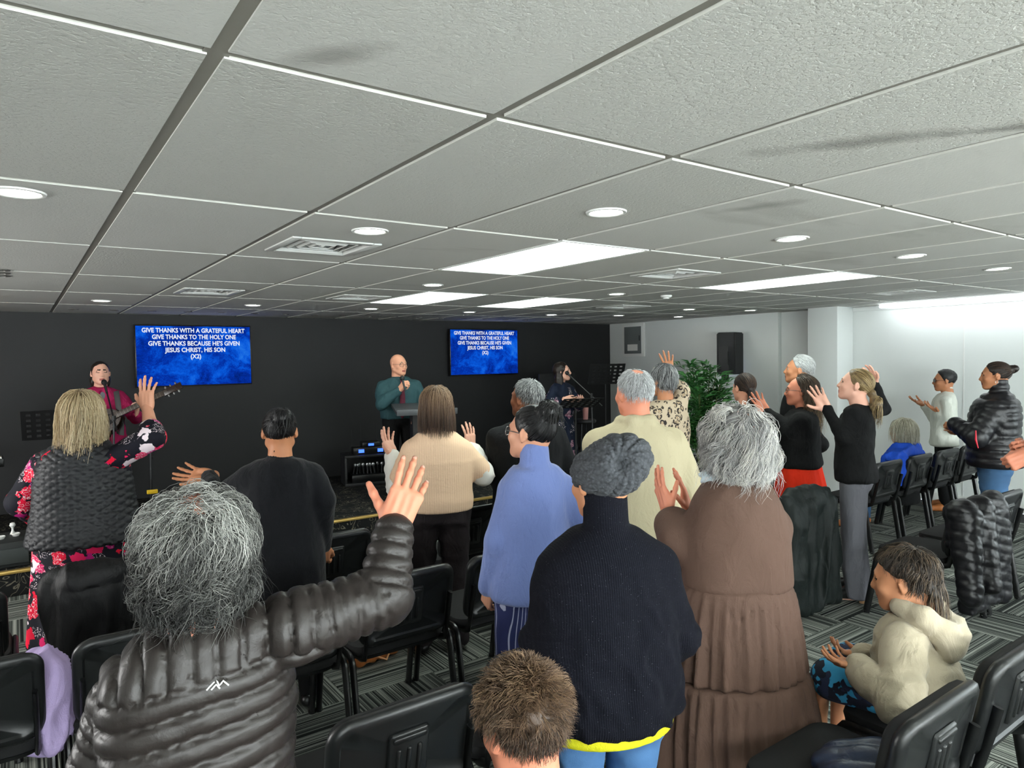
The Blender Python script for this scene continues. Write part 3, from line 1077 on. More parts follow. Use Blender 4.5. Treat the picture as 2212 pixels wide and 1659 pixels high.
def hand_mesh(pose, vox, forearm=.05, old=0):
    key = (pose, vox, forearm)
    if key in _HC: return _HC[key]
    curls, fan, (tout, tcurl) = HANDP[pose]
    F = Field((-forearm - .05, -.10, -.13), (.215, .12, .07), vox)
    F.cap((-forearm, 0, 0), (-.005, 0, 0), .032, .026, .01, .76, (0, 0, 1))
    for k, (y0, y1) in enumerate(((.016, .031), (.006, .011), (-.006, -.0105), (-.014, -.030))):
        F.cap((.004, y0, 0), (.086, y1, .002), .0165, .0135, .014, .85, (0, 0, 1))
    F.ell((.030, .026, -.010), (.036, .018, .016), .014)
    F.ell((.034, -.022, -.009), (.034, .014, .013), .014)
    nails = []
    base = [(.088, .031, .002), (.093, .0105, .004), (.090, -.0105, .003), (.081, -.030, .0)]
    lens_ = [(.040, .025, .021), (.045, .029, .022), (.041, .027, .022), (.032, .020, .020)]
    rad = [.0088, .0090, .0086, .0077]
    for k in range(4):
        p = V3(*base[k]); a = 0.0
        fa = math.radians(fan[k])
        for q in range(3):
            a += math.radians(curls[k][q])
            d = V3(math.cos(a) * math.cos(fa), math.cos(a) * math.sin(fa), -math.sin(a))
            e = p + d * lens_[k][q]
            r0, r1 = rad[k] * (1.02, .95, .88)[q], rad[k] * (.95, .88, .76)[q]
            F.cap(p, e, r0, r1, .004)
            if q < 2: F.ell(e, rad[k] * (.99, .93)[q], .004)
            p = e
        up = V3(math.sin(a) * math.cos(fa), math.sin(a) * math.sin(fa), math.cos(a))
        nails.append((p - d * .004 + up * rad[k] * .62, d, up, rad[k] * .62))
    to = math.radians(tout)
    p = V3(.014, .024, -.010)
    d = V3(math.cos(to), math.sin(to), -.28); d /= np.linalg.norm(d)
    for q, (ln, r0, r1) in enumerate(((.043, .0155, .0125), (.034, .0115, .0105), (.028, .0108, .0085))):
        if q:
            to -= math.radians(tcurl); d = unit(V3(math.cos(to), math.sin(to), -.30 - .1 * q))
        e = p + d * ln
        F.cap(p, e, r0, r1, .010 if q == 0 else .005)
        p = e
    # web between thumb and index
    F.cap((.03, .028, -.008), (.070, .030, -.004), .012, .010, .012)
    V, Q = F.mesh()
    N = vnormals(V, Q)
    dors = np.clip(N[:, 2], 0, 1) * np.exp(-((V[:, 0] - .055) / .035) ** 2)
    V = V + N * (dors * .0013 * np.cos(V[:, 1] * 2 * math.pi / .0205 + .4))[:, None]
    kn = np.zeros(len(V))
    parts = [(V, Q, 0)]
    for c, dd, up, r in nails:
        R = frame(dd, up)
        Vn, Qn = ball((0, 0, 0), 1, 8, 5)
        parts.append(((Vn * np.array([r * 1.15, r * .95, r * .30])) @ R.T + c, Qn, 1))
    _HC[key] = join(parts)
    return _HC[key]


HEADF = (0.52, 0.52)


class Person:
    def __init__(s, label, head, D, yaw, ground=0.0, skin='fair', bw=1.0, sex='f', stoop=0.0, hy=0, hp=0, hr=0, hs=1.0, seated=None, group=None, S=None, brow='4a382c', lip=None, vox=None, face=True, ears=True):
        hw = at(head[0], head[1], D)
        s.D, s.yaw = D, math.radians(yaw)
        fw = V3(math.sin(s.yaw), math.cos(s.yaw), 0); rt = V3(math.cos(s.yaw), -math.sin(s.yaw), 0)
        s.R = np.stack([rt, fw, V3(0, 0, 1)], 1)
        root = hw - fw * stoop
        s.o = V3(root[0], root[1], ground)
        zc = hw[2] - ground
        s.s = S if S else (zc / 1.57)
        s.zc = zc
        s.root = thing('person', label, 'person', tuple(s.o), -s.yaw, group)
        s.bw, s.sex, s.skin, s.brow, s.hs = bw, sex, skin, brow, hs
        s.lipm = lip or (M_LIPD if skin in ('brown', 'tan') else M_LIP)
        s.vox = vox * 1.12 if vox else min(max(D * .0040, .0095), .019)
        s.face, s.ears = face, ears
        k = s.s
        s.j = {}
        drop = 0.0
        if seated: drop = 1.57 * k - zc
        J = s.j
        s.Rh = rotm(hy, hp, hr)
        s.hc = V3(0, stoop, zc)
        sw = .165 if sex == 'f' else .188
        sw *= (1 + (bw - 1) * .5)
        up = lambda z: z * k - drop
        s.up = up
        J['neck'] = V3(0, stoop * .55 - .03, up(1.425))
        J['pelvis'] = V3(0, 0, up(.95))
        s.lean = stoop * .45
        for sg, n in ((1, 'R'), (-1, 'L')):
            J['sh' + n] = V3(sg * sw * k, s.lean - .01, up(1.318))
            J['el' + n] = V3(sg * (sw + .075 * bw) * k, s.lean - .03, up(1.10))
            J['wr' + n] = V3(sg * (sw + .085 * bw) * k, s.lean + .06, up(.86))
            J['hip' + n] = V3(sg * .092 * k * bw, 0, up(.90))
            if seated is None:
                J['kn' + n] = V3(sg * .106 * k, .012, .49 * k); J['an' + n] = V3(sg * .118 * k, -.02, .085 * k)
            else:
                hz = seated
                J['pelvis'] = V3(0, 0, hz + .10 * k); J['hip' + n] = V3(sg * .09 * k, 0, hz + .085 * k)
                J['kn' + n] = V3(sg * .12 * k, .40 * k, hz + .07 * k); J['an' + n] = V3(sg * .13 * k, .42 * k, .085 * k)
        s.hands = {}
        s.arm_r = (.052, .044, .030)
        s.bare = 0

    def loc(s, p):
        """world -> local"""
        return s.R.T @ (np.asarray(p, float) - s.o)

    def pt(s, v):
        if isinstance(v[0], str): return s.loc(at(v[1], v[2], s.D + (v[3] if len(v) > 3 else 0)))
        return np.asarray(v, float)

    def cdir(s, v):
        return s.R.T @ cam_dir(v)

    def arm(s, side, e=None, w=None, f=None, palm=(0, 0, -1), pose='relax', hint=None, size=1.0, bare=0.0, fore=.02, sh=None):
        J = s.j
        if sh is not None: J['sh' + side] = s.pt(sh)
        if w is not None: J['wr' + side] = s.pt(w)
        if e is not None: J['el' + side] = s.pt(e)
        elif w is not None:
            a, b_ = J['sh' + side], J['wr' + side]
            l1, l2 = .295 * s.s, .265 * s.s
            d = np.linalg.norm(b_ - a); d = min(d, (l1 + l2) * .999)
            x = (l1 ** 2 - l2 ** 2 + d * d) / (2 * d)
            h = math.sqrt(max(l1 ** 2 - x * x, 0))
            u = unit(b_ - a)
            hv = np.asarray(hint if hint is not None else (0, -.3, -1), float); hv = unit(hv - u * u.dot(hv))
            J['el' + side] = a + u * x + hv * h
        if f is not None:
            fd = unit(s.pt(f) - J['wr' + side])
        else:
            fd = unit(J['wr' + side] - J['el' + side])
        s.hands[side] = (fd, s.cdir(palm), pose, size * (.95 if s.sex == 'f' else 1.05), fore)
        s.bare = max(s.bare, bare)
        return s

    # ---- body mesh: one skin, head to foot
    def body(s, foot=True):
        k, J = s.s, s.j
        S3 = s.hs * (1.0 if s.sex == 'f' else 1.04)
        s.S3 = S3
        H = lambda x, y, z: s.hc + s.Rh @ (V3(x, y, z) * S3)
        vh = (.0052 if s.D < 2.3 else .0058 if s.D < 5.2 else .0070)
        lo = np.minimum(s.hc - .17, J['neck'] - (.12, .12, .10)); hi = s.hc + (.17, .17, .18)
        F = Field(lo, np.maximum(hi, J['neck'] + .1), vh)
        e_ = lambda c, r, kk=.02, sub=False, R=None: F.ell(H(*c), np.array(r) * S3, kk, s.Rh if R is None else s.Rh @ R, sub)
        e_((0, -.016, .030), (.075, .096, .086))
        e_((0, .030, -.010), (.064, .064, .085), .03)
        e_((0, .034, -.058), (.052, .054, .052), .03)
        e_((0, .066, -.094), (.020, .019, .016), .025)
        jw = .050 if s.sex == 'f' else .055
        for sg in (-1, 1):
            F.cap(H(sg * jw, .0, -.058), H(sg * .018, .066, -.095), .020 * S3, .015 * S3, .03)
            e_((sg * .040, .062, -.026), (.024, .020, .018), .025)
        if s.face:
            e_((0, .083, .024), (.046, .012, .010), .016)
            for sg in (-1, 1):
                e_((sg * .031, .097, .004), (.017, .013, .011), .012, True)
                e_((sg * .031, .083, .006), (.016, .010, .006), .006)
                e_((sg * .031, .081, -.007), (.015, .009, .005), .006)
            F.cap(H(0, .087, .012), H(0, .106, -.030), .0085 * S3, .0125 * S3, .014)
            for sg in (-1, 1): e_((sg * .011, .098, -.034), (.010, .010, .008), .010)
            e_((0, .088, -.063), (.022, .012, .0055), .006)
            e_((0, .087, -.074), (.019, .011, .0060), .005)
            e_((0, .090, -.052), (.016, .008, .010), .012)
            F.cap(H(-.019, .103, -.0685), H(.019, .103, -.0685), .0022 * S3, None, .004, sub=True)
        if s.ears:
            for sg in (-1, 1):
                Re = rotm(sg * 22, 0, sg * -8)
                e_((sg * .079, -.016, .0), (.0075, .019, .031), .008, False, Re)
                e_((sg * .087, -.013, .004), (.005, .010, .017), .004, True, Re)
                e_((sg * .077, -.010, -.026), (.007, .009, .010), .006, False, Re)
        nb = J['neck']
        nr = (.050 if s.sex == 'f' else .060) * S3
        F.chain([H(0, -.030, -.040), (H(0, -.028, -.10) * .6 + nb * .4), nb, nb + (0, .0, -.06)], [nr * 1.02, nr * .95, nr * .98, nr * 1.0], .03)
        V, Q = F.mesh()
        q = ((V[Q].mean(1) - s.hc) @ s.Rh) / S3
        mi = np.zeros(len(Q), int)
        if s.face:
            ax = np.abs(q[:, 0])
            mi[(ax < .022) & (q[:, 2] > -.0805) & (q[:, 2] < -.0575 - .10 * ax) & (q[:, 1] > .086)] = 2
            mi[(ax > .012) & (ax < .048) & (np.abs(q[:, 2] - (.0255 + .06 * (ax - .012) - 1.9 * np.maximum(ax - .034, 0))) < .0045) & (q[:, 1] > .055)] = 3
            mi[(ax > .019) & (ax < .044) & (np.abs(q[:, 2] + .0008) < .0024) & (q[:, 1] > .066)] = 3
        parts = [(V, Q, mi)]
        # trunk and limbs
        vb = .0135 if s.bare else .030
        lo = np.min([v for v in J.values()], 0) - .16; hi = np.max([v for v in J.values()], 0) + .14
        lo[2] = max(lo[2], -.01); hi[2] = J['neck'][2] + .02 if not s.bare else hi[2]
        lo[2] = 0.0 - .03
        F = Field(lo, hi, vb)
        prof = [(.90, .150, .085), (.98, .145, .08), (1.08, .125, .075), (1.2, .14, .085), (1.30, .14, .08), (1.37, .10, .055), (1.41, .045, .045)]
        if 'knR' in J and J['pelvis'][2] < .75 * k and J['hipR'][1] == 0 and J['knR'][1] > .2:
            z0, z1 = J['pelvis'][2] - .04, J['neck'][2]
            prof2 = [(z0 + (z1 - z0) * (z - .90) / .53, a * k * s.bw, b_ * k * s.bw, s.lean * (z - .9) / .53) for z, a, b_ in prof]
        else:
            prof2 = [(s.up(z), a * k * s.bw, b_ * k * s.bw, s.lean * (z - .9) / .5) for z, a, b_ in prof]
        F.stack(prof2, .04)
        a0, a1, a2 = [r * k * (s.bw ** .6) for r in s.arm_r]
        for n in 'RL':
            F.chain([J['neck'] + (0, 0, -.05), J['sh' + n] + (0, 0, -.01)], [.034 * k, .038 * k], .03)
            F.chain([J['sh' + n], J['el' + n], J['wr' + n]], [a0 * .92, a1 * .9, a2 * .9], .03)
            if s.bare:
                mid = J['el' + n] * .7 + J['wr' + n] * .3
                F.ell(mid, a1 * .92, .03)
            F.chain([J['hip' + n], J['kn' + n], J['an' + n]], [.072 * k * s.bw, .047 * k, .034 * k], .04)
            fd = V3(.25 if n == 'R' else -.25, 1, 0)
            F.chain([J['an' + n] + (0, -.02, -.04 * k), J['an' + n] + unit(fd) * .14 * k + (0, 0, -.055 * k)], [.034 * k, .026 * k], .03)
        Vb, Qb = F.mesh()
        parts.append((Vb, Qb, 0))
        for n, (fd, pn, pose, size, fore) in s.hands.items():
            V0, Q0, m0 = hand_mesh(pose, (.0036 if s.D < 2 else .0044 if s.D < 4.3 else .0058), fore)
            size = size * k ** .5
            zz = -unit(pn)                       # dorsal side
            R = frame(fd, zz)
            V = V0 * size
            # thumb on the inner side: the right hand, seen from its back with fingers up, has its thumb to the left
            flip = (n == 'L')
            Vm = V.copy()
            if flip: Vm[:, 1] *= -1
            Wv = Vm @ R.T + J['wr' + n]
            parts.append((Wv, Q0[:, ::-1] if flip else Q0, np.where(m0 == 1, 4, 0)))
        if s.face:
            for sg in (-1, 1):
                Vb_, Qb_ = ball((0, 0, 0), .0112 * S3, 12, 8)
                cc = H(sg * .031, .0745, .0)
                Vw = Vb_ + cc
                fc = ((Vw[Qb_].mean(1) - cc) @ s.Rh) / (.0112 * S3)
                parts.append((Vw, Qb_, np.where(fc[:, 1] > .88, 6, 5)))
        V, Q, mi = join(parts)
        me = np_mesh('body', V, Q, True, mi)
        for mm in (SKINS[s.skin], M_NAIL, s.lipm, brow_mat(s.brow), M_NAIL, M_EYE, M_IRIS): me.materials.append(mm)
        s.body_o = link('body', me, None, s.root)
        return s

    # ---- clothes
    def prof(s, hem, ease, shape=None, top=1.415):
        """torso cross-sections, scaled and shifted with the lean"""
        k = s.s
        base = shape or ([(1.415, .085, .066, -.018), (1.385, .150, .086, -.016), (1.33, .186, .104, -.008), (1.22, .184, .118, .004), (1.08, .168, .114, .006), (.96, .186, .126, .0), (.86, .198, .132, -.004), (.70, .20, .135, 0)]
                         if s.sex == 'f' else
                         [(1.415, .095, .072, -.018), (1.385, .168, .092, -.016), (1.33, .208, .114, -.008), (1.22, .204, .126, .002), (1.08, .186, .122, .006), (.96, .190, .124, .0), (.86, .194, .126, 0), (.70, .196, .126, 0)])
        base = sorted(base)
        z = np.array([b_[0] for b_ in base])
        out = [b_ for b_ in base if b_[0] > hem + .01]
        h = tuple(np.interp(hem, z, [b_[i] for b_ in base]) for i in (1, 2, 3))
        out = [(hem,) + h] + out
        r = []
        for b_ in out:
            zz, w, d_, y = b_[:4]
            xx = b_[4] if len(b_) > 4 else 0
            wf = s.bw if zz < 1.36 else 1 + (s.bw - 1) * .5
            w = w * (.78 if 1.37 <= zz < 1.40 else .90 if 1.30 <= zz < 1.37 else 1)
            r.append((s.up(zz), (w * wf) * k + ease, (d_ * wf) * k + ease, y * k + s.lean * min(1.0, max(0, (zz - .9) / .5)), xx))
        return r

    def top(s, name, mat, hem=.86, ease=.014, arm=(.064, .054, .042), cuff=.97, collar=None, shape=None, disp=None, vox=None, k=.04, sleeves='RL', extra=None, parent=None, e=2.2, relax_n=1, shpad=.047, ak=.018):
        J, kk = s.j, s.s
        vx = vox or s.vox
        pts = [J['neck'], J['pelvis']] + [J[a + n] for a in ('sh', 'el', 'wr') for n in 'RL']
        pr = s.prof(hem, ease, shape)
        hw = max(p[1] for p in pr) + .03; hd = max(p[2] for p in pr) + .06
        lo = np.minimum(np.min(pts, 0) - .11, (-hw, -hd - .05, pr[0][0] - .04)); hi = np.maximum(np.max(pts, 0) + .11, (hw, hd + .05, 0))
        hi[2] = max(hi[2], J['neck'][2] + .16)
        lo[2] = min(lo[2], pr[0][0] - .04)
        F = Field(lo, hi, vx)
        F.stack(pr, k, e)
        for n in 'RL':
            F.cap(J['neck'] + (0, .0, -.042 * kk), J['sh' + n] + (0, 0, .010), shpad * kk + ease * .6, shpad * kk * .98 + ease * .6, .032)
            if n in sleeves:
                a, b_, c = J['sh' + n], J['el' + n], J['wr' + n]
                cf = cuff[n] if isinstance(cuff, dict) else cuff
                if cf > 1e-3:
                    end = b_ + (c - b_) * cf
                    F.chain([a, b_, end], [arm[0] * kk, arm[1] * kk, (arm[1] + (arm[2] - arm[1]) * cf) * kk], ak)
                else:
                    tt = 1 + cf   # short sleeve: part of the upper arm
                    F.chain([a, a + (b_ - a) * tt], [arm[0] * kk, arm[1] * kk], ak)
        if collar:
            r, h = collar[:2]
            nb = J['neck']
            tip = nb + unit(s.hc - nb + V3(0, -.02, 0)) * h
            F.cap(nb + (0, .0, -.03), tip, r * 1.04 * kk, r * kk, .014)
        if extra: extra(F, s)
        V, Q = F.mesh()
        V = relax(V, Q, relax_n)
        V = displace(V, Q, disp)
        o = link(name, np_mesh(name, V, Q), mat, parent or s.root)
        return o

    def legs(s, name, mat, r=(.10, .072, .062), cut=1.0, waist=1.0, disp=None, vox=None, hips=(.172, .122), k=.014, drop=None):
        J, kk = s.j, s.s
        vx = vox or s.vox * 1.15
        pts = [J[a + n] for a in ('hip', 'kn', 'an') for n in 'RL']
        lo, hi = np.min(pts, 0) - .17, np.max(pts, 0) + .17
        lo[2] = -.02
        F = Field(lo, hi, vx)
        pz = J['pelvis'][2]
        F.ell(J['pelvis'] + (0, -.012, -.02), (hips[0] * kk * s.bw, hips[1] * kk * s.bw, .13 * kk), .03)
        for n in 'RL':
            F.ell(J['hip' + n] + (0, -.045 * kk, -.02 * kk), (.088 * kk * s.bw, .085 * kk * s.bw, .10 * kk), .02)
            end = J['kn' + n] + (J['an' + n] - J['kn' + n]) * cut if cut > 0 else J['hip' + n] + (J['kn' + n] - J['hip' + n]) * (1 + cut)
            if cut > 0: F.chain([J['hip' + n], J['kn' + n], end], [r[0] * kk * s.bw, r[1] * kk, r[2] * kk], k)
            else: F.chain([J['hip' + n], end], [r[0] * kk * s.bw, r[1] * kk], k)
        if drop is None and cut == 1.0: drop = .032
        if drop is not None: F.half((0, 0, drop), (0, 0, -1), .01)
        V, Q = F.mesh()
        V = relax(V, Q, 1)
        V = displace(V, Q, disp)
        return link(name, np_mesh(name, V, Q), mat, s.root)

    def skirt(s, name, mat, lev, folds=None, vox=None, e=2.0, disp=None):
        """lev in metres, local: (z, hw, hd, y[,x]); folds: (count, amp, z of full depth, z of none)"""
        vx = vox or s.vox
        L = np.array([tuple(l[:4]) for l in lev])
        hw, hd = L[:, 1].max() + .06, L[:, 2].max() + .06
        F = Field((-hw - .03, L[:, 3].min() - hd, L[:, 0].min() - .04), (hw + .03, L[:, 3].max() + hd, L[:, 0].max() + .04), vx)
        F.stack(lev, .02, e)
        V, Q = F.mesh()
        V = relax(V, Q, 1)
        if folds:
            for (cnt, amp, zf, zn, ph) in folds:
                th = np.arctan2(V[:, 1], V[:, 0])
                w = np.clip((zn - V[:, 2]) / max(zn - zf, 1e-3), 0, 1)
                a = amp * w * (np.sin(cnt * th + ph + 1.3 * np.sin(2 * th + ph)) + .5 * np.sin(cnt * 1.7 * th + 2 * ph))
                rr = np.hypot(V[:, 0], V[:, 1])
                V[:, 0] += a * V[:, 0] / np.maximum(rr, .02); V[:, 1] += a * V[:, 1] / np.maximum(rr, .02)
        V = displace(V, Q, disp)
        return link(name, np_mesh(name, V, Q), mat, s.root)

    def shoes(s, mat, heel=0.0, sole=None):
        for n in 'RL':
            a = s.j['an' + n]; k = s.s
            fd = unit(V3(.22 if n == 'R' else -.22, 1, 0))
            F = Field(a - (.16, .16, .12), a + (.2, .3, .08), .009)
            z0 = a[2] - .085 * k
            F.chain([V3(a[0], a[1], z0 + .045 + heel) - fd * .035, V3(a[0], a[1], z0 + .04 + heel * .6) + fd * .06, V3(a[0], a[1], z0 + .03) + fd * .19], [.038 * k, .042 * k, .032 * k], .03)
            F.half((0, 0, z0 + .004), (0, 0, -1), .004)
            V, Q = F.mesh()
            o = link('shoe', np_mesh('shoe', V, Q), mat, s.root)
            if heel:
                MB().box(-.028, .028, -.03, .03, 0, heel + .02, .004).build('heel', sole or mat, o, tuple(V3(a[0], a[1], z0 + .002) - fd * .045))
        return s

    # ---- hair
    def shell(s, prims, cut=None, vox=.006, noise=(0.0, 20.0), subs=()):
        """hair mass in head space: prims = (centre, radii) or (a, b, ra, rb)"""
        S3 = s.S3
        H = lambda c: s.hc + s.Rh @ (np.asarray(c, float) * S3)
        pts = []
        for p in prims:
            if len(p) == 2: pts += [np.asarray(p[0]) - np.max(p[1]), np.asarray(p[0]) + np.max(p[1])]
            else: pts += [np.asarray(p[0]) - p[2], np.asarray(p[0]) + p[2], np.asarray(p[1]) - p[3], np.asarray(p[1]) + p[3]]
        lo, hi = np.min(pts, 0), np.max(pts, 0)
        cs = np.array([H((x, y, z)) for x in (lo[0], hi[0]) for y in (lo[1], hi[1]) for z in (lo[2], hi[2])])
        F = Field(cs.min(0) - .02, cs.max(0) + .02, vox)
        for p in prims:
            if len(p) == 2: F.ell(H(p[0]), np.asarray(p[1]) * S3 * np.ones(3), .03, s.Rh)
            else: F.cap(H(p[0]), H(p[1]), p[2] * S3, p[3] * S3, .03)
        if cut is not None:
            for (p, n) in cut: F.half(H(p), s.Rh @ np.asarray(n, float), .012)
        for p in subs: F.ell(H(p[0]), np.asarray(p[1]) * S3, .012, s.Rh, True)
        V, Q = F.mesh()
        if noise[0] and len(V):
            N = vnormals(V, Q)
            V = V + N * (noise[0] * fbm((V - s.hc) @ s.Rh, noise[1], s.D))[:, None]
        return V, Q

    def strands(s, n, c, r, cut, L=.1, Lv=.3, seg=8, grav=.5, curl=(0, 0), lift=.1, wid=.0012, crown=(0, -.35, 1), jit=.04, seed=1, out=0.0, tonef=None, push=True, wob=.15, toward=None, slack=.10, free=-.35, clump=0, cj=.07):
        g = np.random.default_rng(seed)
        S3 = s.S3
        d = g.normal(size=(n * 6, 3)); d /= np.linalg.norm(d, axis=1)[:, None]
        d = d[cut(d)][:n]
        n = len(d)
        if clump:
            gd_ = d[:clump]; ci = g.integers(0, len(gd_), n)
            d = gd_[ci] + cj * g.normal(size=(n, 3)); d /= np.linalg.norm(d, axis=1)[:, None]
            cph, cfr, cam_, cln, cto = g.random(clump) * 6.28, .7 + .6 * g.random(clump), .6 + .8 * g.random(clump), 1 + Lv * (g.random(clump) * 2 - 1), g.random(clump)
            cwob = wob * g.normal(size=(clump, 3))
        c, r = np.asarray(c, float), np.asarray(r, float)
        cr = unit(crown)
        p = c + r * d * (1 + jit * g.random((n, 1)))
        ct = d @ cr
        t = d * ct[:, None] - cr
        t /= np.maximum(np.linalg.norm(t, axis=1), .05)[:, None]
        if toward is not None:
            t = np.asarray(toward, float) - p
            t /= np.linalg.norm(t, axis=1)[:, None]
        t = t + lift * d + (wob * g.normal(size=(n, 3)) if not clump else cwob[ci] + .25 * wob * g.normal(size=(n, 3)))
        t /= np.linalg.norm(t, axis=1)[:, None]
        ln = L * (1 + Lv * (g.random(n) * 2 - 1)) if not clump else L * cln[ci] * (.85 + .3 * g.random(n))
        gd = s.Rh.T @ V3(0, 0, -1)
        P = [p]
        jl = 1 + jit * g.random((n, 1)) + .01
        for k in range(seg - 1):
            st = (ln / (seg - 1))[:, None]
            if toward is not None:
                near = np.linalg.norm(np.asarray(toward, float) - p, axis=1)[:, None]
                st = np.minimum(st, near * .6)
                tt = np.asarray(toward, float) - p; tt /= np.maximum(np.linalg.norm(tt, axis=1), .01)[:, None]
                t = t * .4 + tt * .6
            q = p + t * st
            if push:
                e_ = (q - c) / r
                lv = np.linalg.norm(e_, axis=1)[:, None]
                tgt = jl + out * k / seg
                q = np.where(lv < tgt, c + r * e_ / lv * tgt, q)
                hi_ = tgt + slack
                q = np.where((lv > hi_) & (e_[:, 2:3] > free), c + r * e_ / lv * hi_, q)
            t = q - p
            t = t / np.maximum(np.linalg.norm(t, axis=1), 1e-6)[:, None] + grav * gd * (1.0 / (seg - 1)) * 6 + wob * .25 * g.normal(size=(n, 3))
            t /= np.linalg.norm(t, axis=1)[:, None]
            P.append(q); p = q
        P = np.stack(P, 1)
        T = np.gradient(P, axis=1); T /= np.maximum(np.linalg.norm(T, axis=2), 1e-9)[:, :, None]
        rad = (P - c); rad /= np.maximum(np.linalg.norm(rad, axis=2), 1e-9)[:, :, None]
        A = np.cross(T, rad); A /= np.maximum(np.linalg.norm(A, axis=2), 1e-6)[:, :, None]
        B = np.cross(T, A)
        u = np.linspace(0, 1, seg)[None, :, None]
        if curl[0]:
            ph = g.random((n, 1, 1)) * 6.28; fr = curl[1] * (.7 + .6 * g.random((n, 1, 1)))
            if clump: ph = (cph[ci] + .18 * g.normal(size=n))[:, None, None]; fr = (curl[1] * cfr[ci])[:, None, None]
            am = curl[0] * (.6 + .8 * g.random((n, 1, 1))) * np.minimum(1, u * 2.2)
            s_ = u * ln[:, None, None]
            P = P + am * (np.cos(ph + fr * s_) * A + .7 * np.sin(ph + fr * s_) * B)
        w = wid * (1.0 - .75 * u ** 2)
        ang = np.array([0, 2.094, 4.189])
        ring = P[:, :, None, :] + w[:, :, None, :] * (np.cos(ang)[None, None, :, None] * A[:, :, None, :] + np.sin(ang)[None, None, :, None] * B[:, :, None, :])
        V = ring.reshape(-1, 3)
        i0 = (np.arange(n)[:, None, None] * seg + np.arange(seg - 1)[None, :, None]) * 3
        kk = np.arange(3)[None, None, :]
        k2 = (kk + 1) % 3
        Q = np.stack([i0 + kk, i0 + k2, i0 + 3 + k2, i0 + 3 + kk], -1).reshape(-1, 4)
        base = g.random(n) if not clump else np.clip(cto[ci] * .6 + g.random(n) * .4, 0, 1)
        tone = np.repeat(base[:, None], seg * 3, 1).ravel()
        if tonef is not None: tone = tonef(tone, V)
        return s.hc + (V * S3) @ s.Rh.T, Q, tone

    def hair(s, mat, parts, name='hair'):
        """parts: (V,Q) shell with tone .25 or (V,Q,tone)"""
        Vs, Qs, Ts, n = [], [], [], 0
        for p in parts:
            if len(p[0]) == 0: continue
            Vs.append(p[0]); Qs.append(p[1] + n); n += len(p[0])
            if len(p) > 2: Ts.append(p[2])
            else: Ts.append(np.clip(.18 + .18 * fbm(p[0], 60, 0, 2), 0, 1))
        V, Q, T = np.concatenate(Vs), np.concatenate(Qs), np.concatenate(Ts)
        me = np_mesh(name, V, Q)
        a = me.attributes.new('tone', 'FLOAT', 'POINT'); a.data.foreach_set('value', T.astype(np.float32))
        return link(name, me, mat, s.root)

    def glasses(s, mat, half=.062, dark=None):
        H = lambda x, y, z: tuple(s.hc + s.Rh @ (V3(x, y, z) * s.S3))
        mb = MB()
        for sg in (-1, 1):
            pts = [H(sg * .034 + .026 * math.cos(a), .103 - .010 * abs(math.cos(a)) * (1 if math.cos(a) * sg > 0 else 0), -.003 + .019 * math.sin(a)) for a in np.linspace(0, 6.283, 17)[:-1]]
            mb.tube(pts, .0018, 5, closed=True)
            mb.tube([H(sg * .060, .093, .004), H(sg * .076, .05, .006), H(sg * .081, -.01, .004), H(sg * .080, -.03, -.012)], .0016, 5)
        mb.tube([H(-.009, .106, .001), H(0, .109, .004), H(.009, .106, .001)], .0016, 5)
        o = mb.build('eyeglasses', mat, s.root)
        if dark is not None:
            mb = MB()
            for sg in (-1, 1):
                mb.poly([H(sg * .034 + .027 * math.cos(a), .101 - .010 * abs(math.cos(a)) * (1 if math.cos(a) * sg > 0 else 0), -.003 + .020 * math.sin(a)) for a in np.linspace(0, 6.283, 15)[:-1]], .002, Vector(s.Rh @ V3(0, 1, 0)))
            mb.build('lenses', dark, o)
        return o


def std_cut(a=0.0, tilt=.72):
    """hair-bearing part of the scalp as directions: behind the line through the brow and the nape"""
    return lambda d: (d[:, 1] * tilt - d[:, 2] * (1 - tilt) * 1.4 < a)


SCALP_C, SCALP_R = (0, -.016, .032), (.079, .100, .090)
# ------------------------------------------------------------------ cloth
def cloth(name, col, rough=0.85, var=0.10, vs=5.0, weave=400, bump=0.25, spec=0.2, sheen=0.0, bd=0.002, foldw=1.0):
    t = NT(name)
    c = lin(col)[:3]
    t.color(t.mix(t.noise(vs, 4), tuple(v * (1 - var) for v in c), tuple(min(1, v * (1 + var)) for v in c)))
    t.set(Roughness=rough)
    t.b.inputs['Specular IOR Level'].default_value = spec
    if sheen: t.b.inputs['Sheen Weight'].default_value = sheen
    fold = t.noise(11, 3, t.mapping((1.3, 1.3, .7)), .5, 1.4)
    t.bump(t.math('ADD', t.math('MULTIPLY', fold, foldw), t.math('MULTIPLY', t.noise(weave, 2), .12)), max(bump, .5), .018)
    return t.m


def knit(name, col, scale=120.0, strength=.5, spk=None, axis=2, dark=.75):
    t = NT(name)
    c = lin(col)[:3]
    s = t.sep()
    w1 = t.math('SINE', t.math('MULTIPLY', s[0], scale * 6.283 / 2))
    w2 = t.math('SINE', t.math('MULTIPLY', s[2], scale * 6.283))
    h = t.math('ADD', t.math('MULTIPLY', w1, .6), t.math('MULTIPLY', w2, .25))
    col_ = t.mix(t.math('ADD', t.math('MULTIPLY', h, .25), .5), tuple(v * dark for v in c), c)
    if spk:
        col_ = t.mix(t.ramp(t.noise(330, 2), [(.70, 0.0), (.76, 1.0)]), col_, spk)
    t.color(col_)
    t.set(Roughness=.92)
    t.b.inputs['Specular IOR Level'].default_value = .12
    t.bump(t.math('ADD', t.math('ADD', h, t.noise(300, 2)), t.math('MULTIPLY', t.noise(10, 3, None, .5, 1.2), 5.0)), strength, .003)
    return t.m


